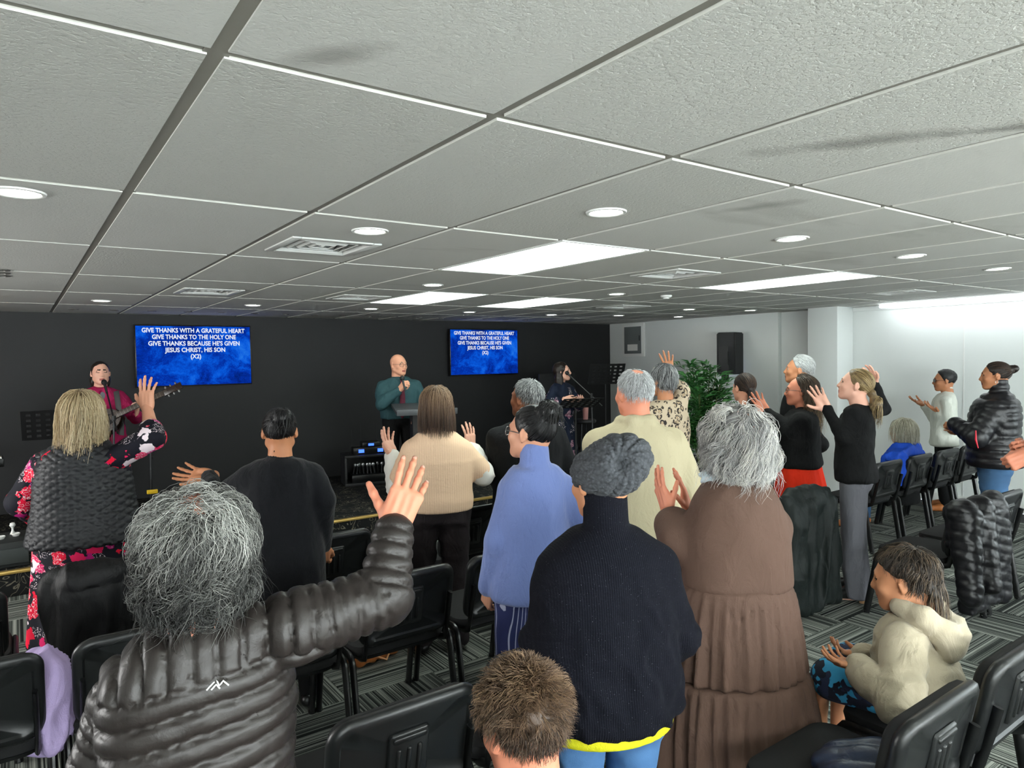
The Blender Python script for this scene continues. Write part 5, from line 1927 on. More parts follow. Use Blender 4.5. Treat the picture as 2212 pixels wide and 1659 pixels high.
# --- blonde woman in the quilted vest
p = Person('blonde woman in a black quilted vest over a floral dress, right hand raised', (176, 893), 3.80, 14, skin='fair', bw=1.28, sex='f', vox=.012)
p.arm('R', e=('p', 330, 945, .05), w=('p', 318, 882, .16), f=('p', 316, 820, .17), palm=(0, .1, -1), pose='open', bare=.6, fore=.12, sh=('p', 244, 992, .0), size=1.08)
p.arm('L', e=('p', 44, 1085, -.02), w=('p', 92, 1135, .22), sh=('p', 92, 1005, 0))
p.body()
SHb = [((0, -.014, .030), (.094, .112, .098)), ((0, -.062, -.07), (.105, .062, .10)), ((.0, -.07, -.15), (.115, .055, .05))]
parts = [p.shell(SHb, [((0, .058, .05), (0, 1, -.25))], .008, (.006, 22))]
parts.append(p.strands(1700, (0, -.014, .030), (.094, .112, .099), lambda d: d[:, 1] * .8 - d[:, 2] * .35 < .40, .30, .16, 9, .85, (.009, 24), .05, .0016, jit=.06, seed=61, out=.22, clump=260, cj=.06, wob=.08, crown=(0, -.1, 1), tonef=lambda t, V: np.clip(.30 + t * .7, 0, 1)))
p.hair(H_BLONDE, parts)
kk = p.s
p.top('floral_dress_top', C_FLOR, hem=.80, ease=.010, arm=(.074, .072, .052), cuff={'R': .28, 'L': .9}, disp=wrinkle(.004, 8))
def vq(V, N):
    a = (V[:, 0] * .62 + V[:, 2]) / .040; b_ = (-V[:, 0] * .62 + V[:, 2]) / .040
    fa, fb = a - np.floor(a), b_ - np.floor(b_)
    back = (np.abs(V[:, 0]) < .26) * 1.0
    return (.011 * (np.minimum(1 - np.abs(2 * fa - 1) ** 5, 1 - np.abs(2 * fb - 1) ** 5) - .7)) * back + .003 * vnoise(V, 12)
p.top('quilted_vest', C_VEST, hem=.835, ease=.026, sleeves='', collar=(.066, .05), vox=.0080, disp=vq, shpad=.048,
      shape=[(1.415, .085, .072, -.018), (1.39, .125, .09, -.016), (1.33, .160, .112, -.008), (1.2, .172, .122, .0), (1.05, .182, .126, .0), (.90, .205, .140, -.005), (.81, .218, .150, -.008)])
p.skirt('floral_dress_skirt', C_FLOR, [(.25, .30 * kk, .22 * kk, 0), (.5, .285 * kk, .21 * kk, 0), (.86 * kk, .262 * kk, .19 * kk, 0)], [(9, .012, .3, .8, .7)])
p.shoes(C_BLKSHOE)

# --- woman in the beige jumper
p = Person('woman with a brown bob in a beige knitted jumper and black trousers, both palms raised', (941, 878), 4.17, 26, skin='pale', bw=1.12, sex='f', vox=.012, hy=-6)
p.arm('L', e=('p', 862, 1052, .06), w=('p', 848, 985, .22), f=('p', 828, 920, .24), palm=(.75, .1, .55), pose='open', sh=('p', 893, 975, .0), fore=.07, size=1.1)
p.arm('R', e=('p', 1042, 1025, .12), w=('p', 1018, 968, .36), f=('p', 1012, 915, .36), palm=(-.5, .1, -.8), pose='open', sh=('p', 1000, 978, .04))
p.body()
parts = [p.shell([((0, -.014, .030), (.088, .108, .095)), ((0, -.045, -.06), (.088, .068, .085))], [((0, .055, .04), (0, 1, -.22)), ((0, 0, -.125), (0, 0, -1))], .008, (.002, 30))]
parts.append(p.strands(1400, (0, -.014, .030), (.088, .108, .096), lambda d: d[:, 1] * .8 - d[:, 2] * .35 < .40, .225, .07, 7, .95, (.0, 0), .03, .0015, jit=.05, seed=71, out=.03, wob=.04, crown=(0, -.1, 1), tonef=lambda t, V: np.clip(.15 + t * .55 + .25 * np.clip(V[:, 2] / .08, -1, 1), 0, 1)))
p.hair(H_BROWN, parts)
p.glasses(M_WIRE)
p.top('blouse', C_WHITE, hem=1.0, ease=.006, arm=(.062, .078, .064), cuff=.90, collar=(.056, .055), disp=wrinkle(.006, 12))
def ybl(V, N):
    return .004 * np.exp(-((V[:, 2] - 1.16) / .008) ** 2) + .004 * vnoise(V, 8) + .005 * np.exp(-((V[:, 2] - .93) / .03) ** 2)
p.top('jumper', C_BEIGE, hem=.905, ease=.020, arm=(.080, .084, .06), cuff=-.22, disp=ybl, collar=(.058, .02), shape=[(1.415, .085, .068, -.018), (1.385, .15, .088, -.016), (1.33, .190, .108, -.008), (1.2, .192, .122, .0), (1.05, .182, .120, .0), (.93, .184, .126, 0), (.86, .180, .126, 0)])
p.legs('trousers', C_TRBLK, r=(.104, .080, .072), disp=wrinkle(.006, 8, (1, 1, 1.3), 6))
p.shoes(C_BLKSHOE)

# --- man in the charcoal suit
p = Person('man with grey hair and beard in a charcoal suit with white collar', (1137, 862), 4.42, 24, skin='brown', bw=1.12, sex='m', hy=-34, hp=6, vox=.013, brow='3a3632')
p.arm('L', e=('p', 1066, 1020, .05), w=('p', 1095, 1070, .3)); p.arm('R', e=('p', 1232, 1020, .1), w=('p', 1215, 1070, .3))
p.body()
parts = [p.shell([((0, -.016, .034), (.080, .101, .090))], [((0, .05, .065), (0, .9, -.45)), ((0, -.07, -.04), (0, -.1, -1))], .0065, (.003, 50)),
         p.shell([((0, .058, -.085), (.040, .036, .030)), ((.05, .02, -.06), (.014, .03, .035)), ((-.05, .02, -.06), (.014, .03, .035))], None, .006, (.003, 60), subs=[((0, .105, -.06), (.026, .022, .014))])]
parts.append(p.strands(1500, (0, -.016, .034), (.080, .101, .090), lambda d: d[:, 1] * .75 - d[:, 2] * .5 < .10, .025, .3, 4, .2, (0, 0), .35, .0012, jit=.02, seed=81, wob=.25))
p.hair(H_GREY, parts)
p.top('shirt', C_WHITE, hem=1.2, ease=.0, sleeves='', collar=(.068, .062))
p.top('suit_jacket', C_SUIT, hem=.78, ease=.020, arm=(.076, .068, .056), cuff=.93, collar=(.070, .022), disp=wrinkle(.004, 5), e=2.4)
p.legs('trousers', C_SUIT); p.shoes(C_BLKSHOE)

# --- woman in the leopard print top
p = Person('woman with short grey hair in a leopard print top, right hand raised', (1432, 822), 5.25, 16, skin='tan', bw=1.12, sex='f', vox=.013, hy=-12)
p.arm('R', e=('p', 1473, 848, .05), w=('p', 1447, 808, .12), f=('p', 1440, 770, .13), palm=(0, .1, -1), pose='wide', bare=.4, fore=.10, sh=('p', 1464, 886, 0), size=1.05)
p.arm('L', e=('p', 1405, 960, .05), w=('p', 1415, 1000, .3))
p.body()
parts = [p.shell([((0, -.014, .034), (.086, .106, .096)), ((0, -.05, -.03), (.074, .058, .05))], [((0, .05, .06), (0, .9, -.4))], .007, (.004, 40))]
parts.append(p.strands(900, (0, -.014, .034), (.086, .106, .096), lambda d: d[:, 1] * .8 - d[:, 2] * .4 < .25, .07, .3, 6, .7, (.002, 60), .1, .0016, jit=.04, seed=91, wob=.15))
p.hair(H_GREY, parts)
p.top('leopard_top', C_LEO, hem=.80, ease=.016, arm=(.072, .064, .052), cuff={'R': .25, 'L': .9}, disp=wrinkle(.005, 7))
p.legs('trousers', C_BLACK); p.shoes(C_BLKSHOE)

# --- girl with the low dark ponytail
p = Person('girl with sleek dark brown hair in black beside the palm', (1607, 838), 5.8, 26, skin='fair', bw=.95, sex='f', vox=.014, hy=-8)
p.body()
parts = [p.shell([((0, -.016, .034), (.082, .104, .092)), ((0, -.10, -.03), (0, -.125, -.12), .030, .045), ((0, -.125, -.12), (0, -.12, -.24), .045, .022)], [((0, .055, .05), (0, .9, -.4))], .008, (.002, 40))]
parts.append(p.strands(400, (0, -.016, .034), (.082, .104, .092), lambda d: d[:, 1] * .7 - d[:, 2] * .5 < .15, .12, .2, 7, 0, (0, 0), .02, .0014, jit=.015, seed=95, toward=(0, -.11, -.04), wob=.05))
p.hair(H_DKBROWN, parts)
p.top('black_top', C_BLACK, hem=.82, ease=.016)
p.legs('trousers', C_BLACK); p.shoes(C_BLKSHOE)

# --- tall man with white hair
p = Person('tall man with white swept-back hair in a dark top, in profile', (1724, 800), 6.3, -30, skin='tan', bw=1.05, sex='m', vox=.014, hp=8, brow='8a8a88')
p.body()
parts = [p.shell([((0, -.022, .042), (.083, .104, .092))], [((0, .045, .07), (0, .85, -.5)), ((0, -.07, -.05), (0, 0, -1))], .007, (.004, 40))]
parts.append(p.strands(700, (0, -.022, .042), (.083, .104, .092), lambda d: d[:, 1] * .75 - d[:, 2] * .5 < .08, .05, .3, 5, .1, (0, 0), .2, .0015, crown=(0, .8, .6), jit=.03, seed=96, wob=.15, tonef=lambda t, V: np.clip(t + .25, 0, 1)))
p.hair(H_WHITE, parts)
p.top('dark_jacket', C_BLACK, hem=.80, ease=.018, arm=(.074, .066, .056))
p.legs('trousers', C_BLACK); p.shoes(C_BLKSHOE)

# --- woman with long wavy hair and orange skirt
p = Person('woman with long wavy brown hair and glasses, black jumper, orange-red skirt', (1728, 845), 5.55, -32, skin='pink', bw=1.2, sex='f', vox=.014, hp=4)
p.arm('L', e=('p', 1702, 930, -.10), w=('p', 1655, 890, .02), f=('p', 1628, 850, .02), palm=(-.2, .2, .9), pose='open', size=1.15)
p.arm('R', e=('p', 1770, 960, .2), w=('p', 1720, 940, .4))
p.body()
parts = [p.shell([((0, -.018, .032), (.086, .108, .095)), ((0, -.075, -.06), (.09, .06, .09)), ((0, -.10, -.17), (.095, .055, .09))], [((0, .015, .05), (0, 1, -.35))], .008, (.008, 26))]
parts.append(p.strands(1100, (0, -.018, .032), (.086, .108, .096), lambda d: d[:, 1] * .8 - d[:, 2] * .35 < .02, .33, .2, 10, .8, (.011, 55), .08, .0017, crown=(0, .55, .85), jit=.08, seed=97, out=.12, wob=.12, tonef=lambda t, V: np.clip(t * .6 + .45 * np.clip(-V[:, 2] / .2, -.3, 1), 0, 1)))
p.hair(H_WAVY, parts)
p.glasses(M_BLKFR)
p.top('black_jumper', C_BLACK, hem=.925, ease=.028, arm=(.082, .072, .052), cuff=.95, disp=wrinkle(.006, 6))
kk = p.s
p.skirt('skirt', C_RED, [(.35, .30 * kk, .24 * kk, 0), (.7, .27 * kk, .21 * kk, 0), (1.0 * kk, .215 * kk, .155 * kk, 0)], [(14, .012, .4, 1.0, .4)])
p.shoes(C_BLKSHOE)

# --- woman with the honey ponytail and grey trousers
p = Person('woman with a honey blonde ponytail, black top and wide grey trousers, arms raised', (1848, 832), 4.95, -24, skin='pale', bw=1.0, sex='f', vox=.0125, hp=14)
p.arm('L', e=('p', 1822, 945, -.10), w=('p', 1785, 882, .02), f=('p', 1758, 838, .02), palm=(-.5, .1, .8), pose='open', size=1.12, sh=('p', 1842, 895, -.08))
p.arm('R', e=('p', 1908, 885, .22), w=('p', 1888, 828, .30), f=('p', 1872, 790, .30), palm=(-.7, .2, .5), pose='cup', sh=('p', 1880, 890, .16))
p.body()
parts = [p.shell([((0, -.016, .032), (.081, .103, .089)), ((0, -.110, -.030), (.024, .022, .022)), ((0, -.125, -.03), (0, -.165, -.10), .024, .036), ((0, -.165, -.10), (0, -.160, -.22), .036, .014)], [((0, .050, .06), (0, .9, -.45)), ((0, -.05, -.065), (0, .35, -1)), ], .0065, (.002, 40))]
parts[0] = p.shell([((0, -.016, .032), (.081, .103, .089))], [((0, .050, .06), (0, .9, -.45)), ((0, -.07, -.055), (0, -.1, -1))], .0065, (.002, 40))
parts.append(p.shell([((0, -.105, -.028), (.024, .022, .022)), ((0, -.118, -.03), (0, -.160, -.10), .022, .036), ((0, -.160, -.10), (0, -.152, -.215), .036, .012)], None, .0065, (.003, 40)))
parts.append(p.strands(480, (0, -.016, .032), (.081, .103, .089), lambda d: d[:, 1] * .7 - d[:, 2] * .5 < .12, .12, .2, 7, 0, (0, 0), .02, .0014, jit=.015, seed=98, toward=(0, -.11, -.03), wob=.05))
parts.append(p.strands(300, (0, -.160, -.09), (.036, .034, .05), lambda d: d[:, 2] > -.2, .14, .3, 8, .8, (.003, 40), .1, .0015, jit=.03, seed=99, wob=.1, push=True))
p.hair(H_HONEY, parts)
p.top('black_top', C_BLACK, hem=.865, ease=.020, arm=(.058, .050, .040), cuff=.97, disp=wrinkle(.005, 7), shape=[(1.39, .08, .06, -.018), (1.37, .14, .08, -.016), (1.32, .178, .10, -.008), (1.2, .18, .112, .004), (1.08, .175, .112, .006), (.96, .186, .124, .0), (.86, .192, .13, -.004)])
p.legs('grey_trousers', C_GREYT, r=(.094, .080, .088), disp=wrinkle(.006, 6, (1.5, 1.5, .5)))
p.shoes(C_BLKSHOE, .05, plain('stacked_heel', '8a6a4a', .6))

# --- seated woman with white blonde bob
p = Person('seated woman with a white blonde bob, blue jacket around her', (1950, 932), 6.75, -8, skin='fair', S=.95, seated=.49, sex='f', vox=.014)
p.body()
parts = [p.shell([((0, -.014, .032), (.094, .112, .098)), ((0, -.035, -.055), (.095, .08, .075))], [((0, .060, .04), (0, 1, -.18)), ((0, 0, -.105), (0, 0, -1))], .008, (.004, 25))]
parts.append(p.strands(600, (0, -.014, .032), (.094, .112, .099), lambda d: d[:, 1] * .8 - d[:, 2] * .35 < .42, .20, .1, 9, .9, (.003, 30), .05, .0018, jit=.05, seed=101, out=.05, wob=.08, crown=(0, -.1, 1)))
p.hair(H_WHITEBL, parts)
p.top('black_top', C_BLACK, hem=.84, ease=.018)
F = Field(V3(-.52, -.45, .40), V3(.52, .30, 1.12), .013)
nz = p.j['neck'][2]
F.stack([(.50, .38, .13, -.03, -.08), (.62, .42, .14, -.03, -.08), (.80, .42, .13, -.03, -.08), (nz - .03, .30, .12, -.04, -.05), (nz + .03, .14, .10, -.04)], .03)
F.cap((-.05, -.06, nz - .02), (.26, -.08, nz - .10), .055, .05, .03)
F.cap((.26, -.08, nz - .10), (.30, -.06, .55), .06, .06, .03)
V, Q = F.mesh(); V = displace(V, Q, wrinkle(.018, 6, (1, 1, .6)))
link('blue_jacket', np_mesh('blue_jacket', V, Q), C_BLUEJ, p.root)
p.legs('jeans', C_JEANS2, r=(.10, .075, .065)); p.shoes(C_TAN)

# --- person in sunglasses by the white wall
p = Person('person in dark glasses and white shirt by the white wall, both palms up', (2040, 822), 7.7, -28, skin='tan', bw=.98, sex='f', vox=.015, brow='3a3632')
p.arm('L', e=('p', 2052, 925, -.15), w=('p', 2028, 890, -.05), f=('p', 1998, 872, -.03), palm=(-.2, .95, .3), pose='open', size=1.15)
p.arm('R', e=('p', 2024, 918, .25), w=('p', 1996, 876, .25), f=('p', 1966, 862, .25), palm=(-.2, .95, .3), pose='open', size=1.15)
p.body()
parts = [p.shell([((0, -.016, .036), (.083, .105, .094))], [((0, .052, .07), (0, .85, -.5)), ((0, -.07, -.045), (0, -.1, -1))], .008, (.004, 40))]
p.hair(H_GREY if False else hair_mat('hair_grey_black', [(0, '101011'), (.5, '232426'), (1, '6a6c6e')]), parts)
p.glasses(M_BLKFR, dark=M_DARKLENS)
p.top('white_shirt', C_SHIRTW, hem=.78, ease=.024, arm=(.070, .062, .052), cuff=.95, collar=(.060, .04), disp=wrinkle(.006, 6))
p.legs('trousers', C_BLACK); p.shoes(C_TAN)

# --- woman in the black puffer
p = Person('woman with brown hair in a top knot, black puffer jacket with red zip and jeans', (2150, 812), 5.9, -22, skin='tan', bw=1.45, sex='f', vox=.012, brow='2a1f19')
p.arm('L', e=('p', 2108, 945, -.16), w=('p', 2062, 915, .06), f=('p', 2050, 925, .12), palm=(.2, .2, -.8), pose='fist', sh=('p', 2150, 885, -.14))
p.arm('R', e=('p', 2160, 950, .3), w=('p', 2080, 930, .35))
p.body()
parts = [p.shell([((0, -.016, .034), (.081, .103, .088)), ((0, -.112, .055), (.022, .022, .022)), ((0, -.136, .062), (.030, .030, .030))], [((0, .052, .055), (0, .9, -.45)), ((0, -.07, -.05), (0, -.1, -1))], .0065, (.003, 45))]
parts.append(p.strands(600, (0, -.016, .034), (.081, .103, .088), lambda d: d[:, 1] * .7 - d[:, 2] * .5 < .12, .12, .2, 7, 0, (0, 0), .02, .0014, jit=.015, seed=103, toward=(0, -.115, .055), wob=.05))
p.hair(H_DKBROWN, parts)
mb = MB()
for sg in (-1, 1):
    c = p.hc + p.Rh @ V3(sg * .083, -.008, -.05)
    mb.tube([tuple(c + p.Rh @ V3(0, .011 * math.sin(a), .013 * math.cos(a))) for a in np.linspace(0, 6.28, 13)[:-1]], .0018, 5, closed=True)
mb.build('earrings', M_WIRE, p.root)
PJ = p.top('puffer_jacket', C_PUFFB, hem=.80, ease=.026, arm=(.096, .088, .062), cuff=.97, collar=(.072, .075), disp=quilt(p, .062, .062, .013, arm_r=.125))
mb = MB().tube([tuple(p.pt(('p', 2108, 930, -.30))), tuple(p.pt(('p', 2108, 950, -.31))), tuple(p.pt(('p', 2113, 968, -.31)))], [.004, .008, .004], 6)
mb.build('red_zip', plain('red_zip', 'e01030', .5), p.root)
p.legs('jeans', C_JEANS2, r=(.105, .078, .062), disp=wrinkle(.006, 9, (.6, .6, 1.8)))
p.shoes(C_BLKSHOE)

# --- person at the right edge
p = Person('person cut off by the right edge with clasped hands, grey tee over pale camouflage', (2318, 832), 3.7, -20, skin='pink', bw=1.15, sex='m', vox=.012)
p.arm('L', e=('p', 2300, 1000, -.05), w=('p', 2222, 985, .03), f=('p', 2185, 1000, .05), palm=(.2, -.2, -.8), pose='fist', bare=.5, fore=.10)
p.arm('R', e=('p', 2300, 1010, .3), w=('p', 2222, 972, .14), f=('p', 2185, 975, .12), palm=(-.2, .4, .8), pose='grip', bare=.5, fore=.10)
p.body()
p.hair(H_GREY, [p.shell([((0, -.016, .034), (.082, .103, .091))], [((0, .05, .065), (0, .9, -.45))], .008)])
p.top('tee_shirt', C_GREYTEE, hem=.95, ease=.02, arm=(.085, .085, .08), cuff=-.1)
p.legs('camouflage_trousers', C_CAMO2, r=(.12, .11, .10), cut=.25); p.shoes(C_BLKSHOE)
# ------------------------------------------------------------------ the stage and what hangs on the walls
M_BLK = plain('matt_black', '151617', .55, bump=.1, bs=200)
M_BLKGLOSS = plain('satin_black', '0e0f10', .3)
M_GREYMET = plain('dark_grey_metal', '3c3e40', .4, .6)


def text_mesh(body, bold=.02):
    cu = bpy.data.curves.new('txt', 'FONT')
    cu.body = body; cu.size = 1.0; cu.align_x = 'CENTER'; cu.align_y = 'CENTER'; cu.offset = bold; cu.resolution_u = 3
    o = bpy.data.objects.new('txt', cu)
    COL.objects.link(o)
    dg = bpy.context.evaluated_depsgraph_get()
    me = bpy.data.meshes.new_from_object(o.evaluated_get(dg))
    bpy.data.objects.remove(o); bpy.data.curves.remove(cu)
    return me


def screen_mat():
    t = NT('blue_screen')
    n = t.noise(2.6, 6, t.mapping((1, 1, 1.3)), .68, .5)
    f = t.noise(26, 3, None, .6, 2.5)
    c = t.ramp(t.math('ADD', n, t.math('MULTIPLY', t.math('SUBTRACT', f, .5), .22)), [(.30, '021048'), (.46, '0538b8'), (.58, '0a62f0'), (.75, '2a86ff')])
    t.color((0.0, 0.0, 0.0))
    t.l(c, t.b.inputs['Emission Color'])
    t.b.inputs['Emission Strength'].default_value = 0.30
    t.set(Roughness=.9)
    t.b.inputs['Specular IOR Level'].default_value = 0.0
    return t.m


M_SCREEN = screen_mat()
M_LYRIC = emit('lyric_white', 'f0f4ff', 0.34)
LYR = [('GIVE THANKS WITH A GRATEFUL HEART', .90, .07), ('GIVE THANKS TO THE HOLY ONE', .735, .18), ("GIVE THANKS BECAUSE HE'S GIVEN", .80, .29), ('JESUS CHRIST, HIS SON', .53, .40), ('(X2)', .092, .51)]
LM = []
for b_, w, _ in LYR:
    me = text_mesh(b_, .028)
    xs = [v.co.x for v in me.vertices]; ys = [v.co.y for v in me.vertices]
    cxm = (min(xs) + max(xs)) / 2; wd = max(xs) - min(xs)
    for v in me.vertices: v.co = Vector(((v.co.x - cxm) / wd, 0, v.co.y))
    me.materials.append(M_LYRIC)
    LM.append((me, ))
for (xa, xb, za, zb, lab) in ((1.139, 2.417, 1.513, 2.218, 'left wall television with white song words on blue, above the guitarist'), (5.345, 6.592, 1.534, 2.220, 'right wall television with white song words on blue, beside the singer')):
    w, h = xb - xa, zb - za
    t_ = thing('television', lab, 'television', ((xa + xb) / 2, 9.128, (za + zb) / 2), 0, 'wall televisions')
    MB().box(-w / 2 - .012, w / 2 + .012, -.088, -.045, -h / 2 - .014, h / 2 + .012, .004).build('bezel', M_BLKGLOSS, t_)
    MB().box(-.25, .25, -.045, -.001, -.2, .2, .004).build('wall_mount', M_BLK, t_)
    MB().box(-w / 2, w / 2, -.0895, -.086, -h / 2, h / 2).build('screen', M_SCREEN, t_)
    for (me,), (b_, wf, yf) in zip(LM, LYR):
        o = link('lyric_line', me, None, t_, (0, -.0903, h / 2 - h * (yf + .005)))
        o.scale = (w * wf, 1, .074)

# --- speaker on its wall bracket
t_ = thing('wall_speaker', 'black loudspeaker on a bracket on the white wall above the palm', 'loudspeaker', (8.38, 6.32, 1.79), math.radians(-62))
mb = MB(); b_ = mb.bm
o1 = [(-.19, .15), (-.12, -.17), (.12, -.17), (.19, .15)]
for z in (-.30, .30): pass
A = [b_.verts.new((x, y, -.30)) for x, y in o1]; B = [b_.verts.new((x, y, .30)) for x, y in o1]
b_.faces.new(A); b_.faces.new(B[::-1])
for i in range(4): b_.faces.new((A[i], B[i], B[(i + 1) % 4], A[(i + 1) % 4]))
bmesh.ops.bevel(b_, geom=b_.edges[:], offset=.014, segments=2, affect='EDGES')
mb.build('cabinet', plain('speaker_black', '131517', .6, bump=.3, bs=120), t_)
MB().box(-.165, .165, .150, .158, -.27, .27, .004).build('grille', plain('speaker_grille', '0e0f11', .5, .3), t_)
MB().box(-.05, .05, .1585, .160, -.245, -.225).build('blue_lamp', emit('blue_lamp', '3a6cff', 2.0), t_)
MB().box(-.03, .03, -.42, -.15, -.03, .03).box(-.06, .06, -.44, -.42, -.16, .10).box(-.022, .022, -.30, -.12, -.38, -.33).box(-.05, .05, -.30, -.28, -.40, .0).build('bracket', M_BLK, t_)

# --- wall panel
t_ = thing('switchboard_panel', 'grey metal switchboard door in a white frame near the black wall', 'panel', (8.72, 8.53, 2.07))
MB().box(-.03, 0, -.26, .26, -.30, .27, .004).build('frame', M_TRIMWHITE, t_)
MB().box(-.036, -.028, -.20, .20, -.25, .215, .003).build('door', plain('panel_grey', '6a706f', .5), t_)
MB().box(-.0375, -.036, -.12, .12, -.20, -.09).build('paper_label', plain('paper', 'e4e4de', .8), t_)
MB().box(-.042, -.036, -.175, -.155, -.03, .06, .002).build('latch', M_GREYMET, t_)

# --- palm in the corner
t_ = thing('potted_palm', 'leafy green bamboo palm in front of the white wall', 'plant', (7.28, 5.90, 0))
MB().lathe([(.15, 0), (.19, .30), (.20, .32), (.18, .32), (.17, .28)], 20).build('pot', M_BLK, t_)
M_LEAF = NT('palm_leaf'); _n = M_LEAF.noise(6, 3)
M_LEAF.color(M_LEAF.ramp(_n, [(.25, '2a5c30'), (.5, '4c944c'), (.8, '88c474')])); M_LEAF.set(Roughness=.45); M_LEAF = M_LEAF.m
g = np.random.default_rng(5)
mbs = MB()
LV, LQ = [], []
nv = 0
for c in range(17):
    a0 = g.random() * 6.28
    hgt = .75 + .98 * (c / 17.0) ** .8
    spread = .10 + .30 * g.random() * (1.25 - c / 17)
    top = V3(math.cos(a0) * spread, math.sin(a0) * spread, hgt)
    pts = [V3(math.cos(a0) * .04, math.sin(a0) * .04, .26), V3(math.cos(a0) * spread * .45, math.sin(a0) * spread * .45, .26 + (hgt - .26) * .55), top]
    mbs.tube([tuple(q) for q in pts], [.010, .008, .004], 6)
    for f in range(15):
        u = .25 + .75 * (f + g.random()) / 15
        base = pts[0] * (1 - u) ** 2 + 2 * pts[1] * u * (1 - u) + pts[2] * u * u
        base[2] = .30 + (hgt - .30) * u
        b0 = g.random() * 6.28
        fd = unit(V3(math.cos(b0), math.sin(b0), .35 + .5 * u))
        fl = .22 + .16 * g.random()
        if base[2] < .5: continue
        for k in range(11):
            v = (k + .5) / 11
            rp = base + fd * fl * v + V3(0, 0, -.16 * v * v)
            sd = 1 if k % 2 else -1
            side = unit(np.cross(fd, V3(0, 0, 1)))
            ld = unit(fd * .9 + side * sd * (.75 - .5 * v) + V3(0, 0, -.25 + .3 * g.random()))
            ln = (.19 + .06 * g.random()) * (1 - .4 * v)
            wd = unit(np.cross(ld, V3(0, 0, 1) + .3 * g.normal(size=3))) * .0165
            mid = rp + ld * ln * .4 + V3(0, 0, .012)
            LV += [rp, mid + wd, rp + ld * ln + V3(0, 0, -.03), mid - wd]
            LQ.append((nv, nv + 1, nv + 2, nv + 3)); nv += 4
mbs.build('stems', plain('palm_stem', '5c6b38', .6), t_)
# the leaflets are past counting: one foliage part
V_ = np.array(LV); Q_ = np.array(LQ)
Vt = np.concatenate([V_, V_ + np.array([0, 0, -.0012])]); Qt = np.concatenate([Q_, Q_[:, ::-1] + len(V_)])
fo = link('foliage', np_mesh('foliage', Vt, Qt), M_LEAF, t_); fo['kind'] = 'stuff'

# --- lectern
t_ = thing('lectern', 'black lectern with a flat grey-edged top in front of the man in the teal shirt', 'lectern', (3.66, 6.80, STZ), math.radians(-18))
MB().box(-.16, .16, -.12, .16, 0.0, .04, .006).build('base', M_BLK, t_)
MB().box(-.14, .14, -.08, .12, .04, .99, .01).build('column', M_BLK, t_)
Mt = Matrix.Translation((0, 0, 1.03)) @ Matrix.Rotation(math.radians(9), 4, 'X')
MB().box(-.33, .33, -.22, .22, -.018, .018, .004, M=Mt).build('top', plain('lectern_top', '3b3d40', .45), t_)
MB().box(-.33, .33, -.235, -.218, -.02, .045, .004, M=Mt).build('ledge', plain('lectern_edge', '55585b', .45), t_)

# --- equipment cabinet
t_ = thing('equipment_cabinet', 'low black open cabinet on the stage below the wall', 'cabinet', (3.62, 8.32, STZ), math.radians(-14))
mb = MB()
mb.box(-.29, .29, -.2, .2, 0, .035, .003).box(-.29, .29, -.2, .2, .355, .385, .003).box(-.29, -.265, -.2, .2, .035, .355, .002).box(.265, .29, -.2, .2, .035, .355, .002).box(-.265, .265, .18, .2, .035, .355, .002)
mb.build('body', plain('cabinet_black', '18191b', .5), t_)
MB().box(-.20, .24, -.17, .12, .036, .13, .004).build('drawer_box', M_BLKGLOSS, t_)
g = np.random.default_rng(8)
for k in range(9):
    x = -.17 + .046 * k
    mc = thing('microphone', 'microphone standing in the black cabinet, %s from the left' % ORD[k], 'microphone', (0, 0, 0), 0, 'microphones in the cabinet')
    q = Matrix.Translation((3.62, 8.32, STZ)) @ Matrix.Rotation(math.radians(-14), 4, 'Z') @ Matrix.Translation((x, -.06 + .06 * g.random(), .131)) @ Matrix.Rotation(.5 * g.random() - .25, 4, 'Y')
    mc.matrix_world = q
    MB().lathe([(.010, 0), (.012, .07), (.014, .09)], 10).build('handle', M_GREYMET, mc)
    MB().lathe([(.012, .09), (.021, .10), (.023, .115), (.018, .132), (.006, .138)], 12).build('grille', plain('mic_silver', 'b9bcbe', .35, .8), mc)
cabz = STZ + .385
for k, (x, y, z, w, h_, lab, scr) in enumerate(((0.03, -.04, 0, .42, .085, 'wide wireless receiver with two blue displays on the cabinet', (-.11, .13)), (.05, -.03, .088, .22, .06, 'small wireless receiver with one blue display on top of the wide one', (.0,)))):
    rc = thing('wireless_receiver', lab, 'receiver', (3.62 + x, 8.32 + y, cabz + z + .001), math.radians(-14))
    MB().box(-w / 2, w / 2, -.1, .1, 0, h_, .004).build('case', M_BLKGLOSS, rc)
    for sx in scr: MB().box(sx - .035, sx + .035, -.1015, -.0995, h_ * .25, h_ * .75).build('display', emit('blue_display_%d_%d' % (k, int(sx * 100)), '2f55ff', 1.6), rc)
    for sx in (-1, 1): MB().tube([(sx * (w / 2 - .015), .08, h_), (sx * (w / 2 - .010), .09, h_ + .22)], .0035, 6).build('antenna', M_BLK, rc)


def mic_head(mb_or_parent, M):
    MB().lathe([(.010, -.12), (.012, -.02), (.015, 0)], 10, M).build('handle', M_BLK, mb_or_parent)
    MB().lathe([(.013, 0), (.024, .012), (.026, .028), (.020, .046), (.006, .053)], 12, M).build('grille', plain('mic_black', '1b1c1d', .5, .5), mb_or_parent)


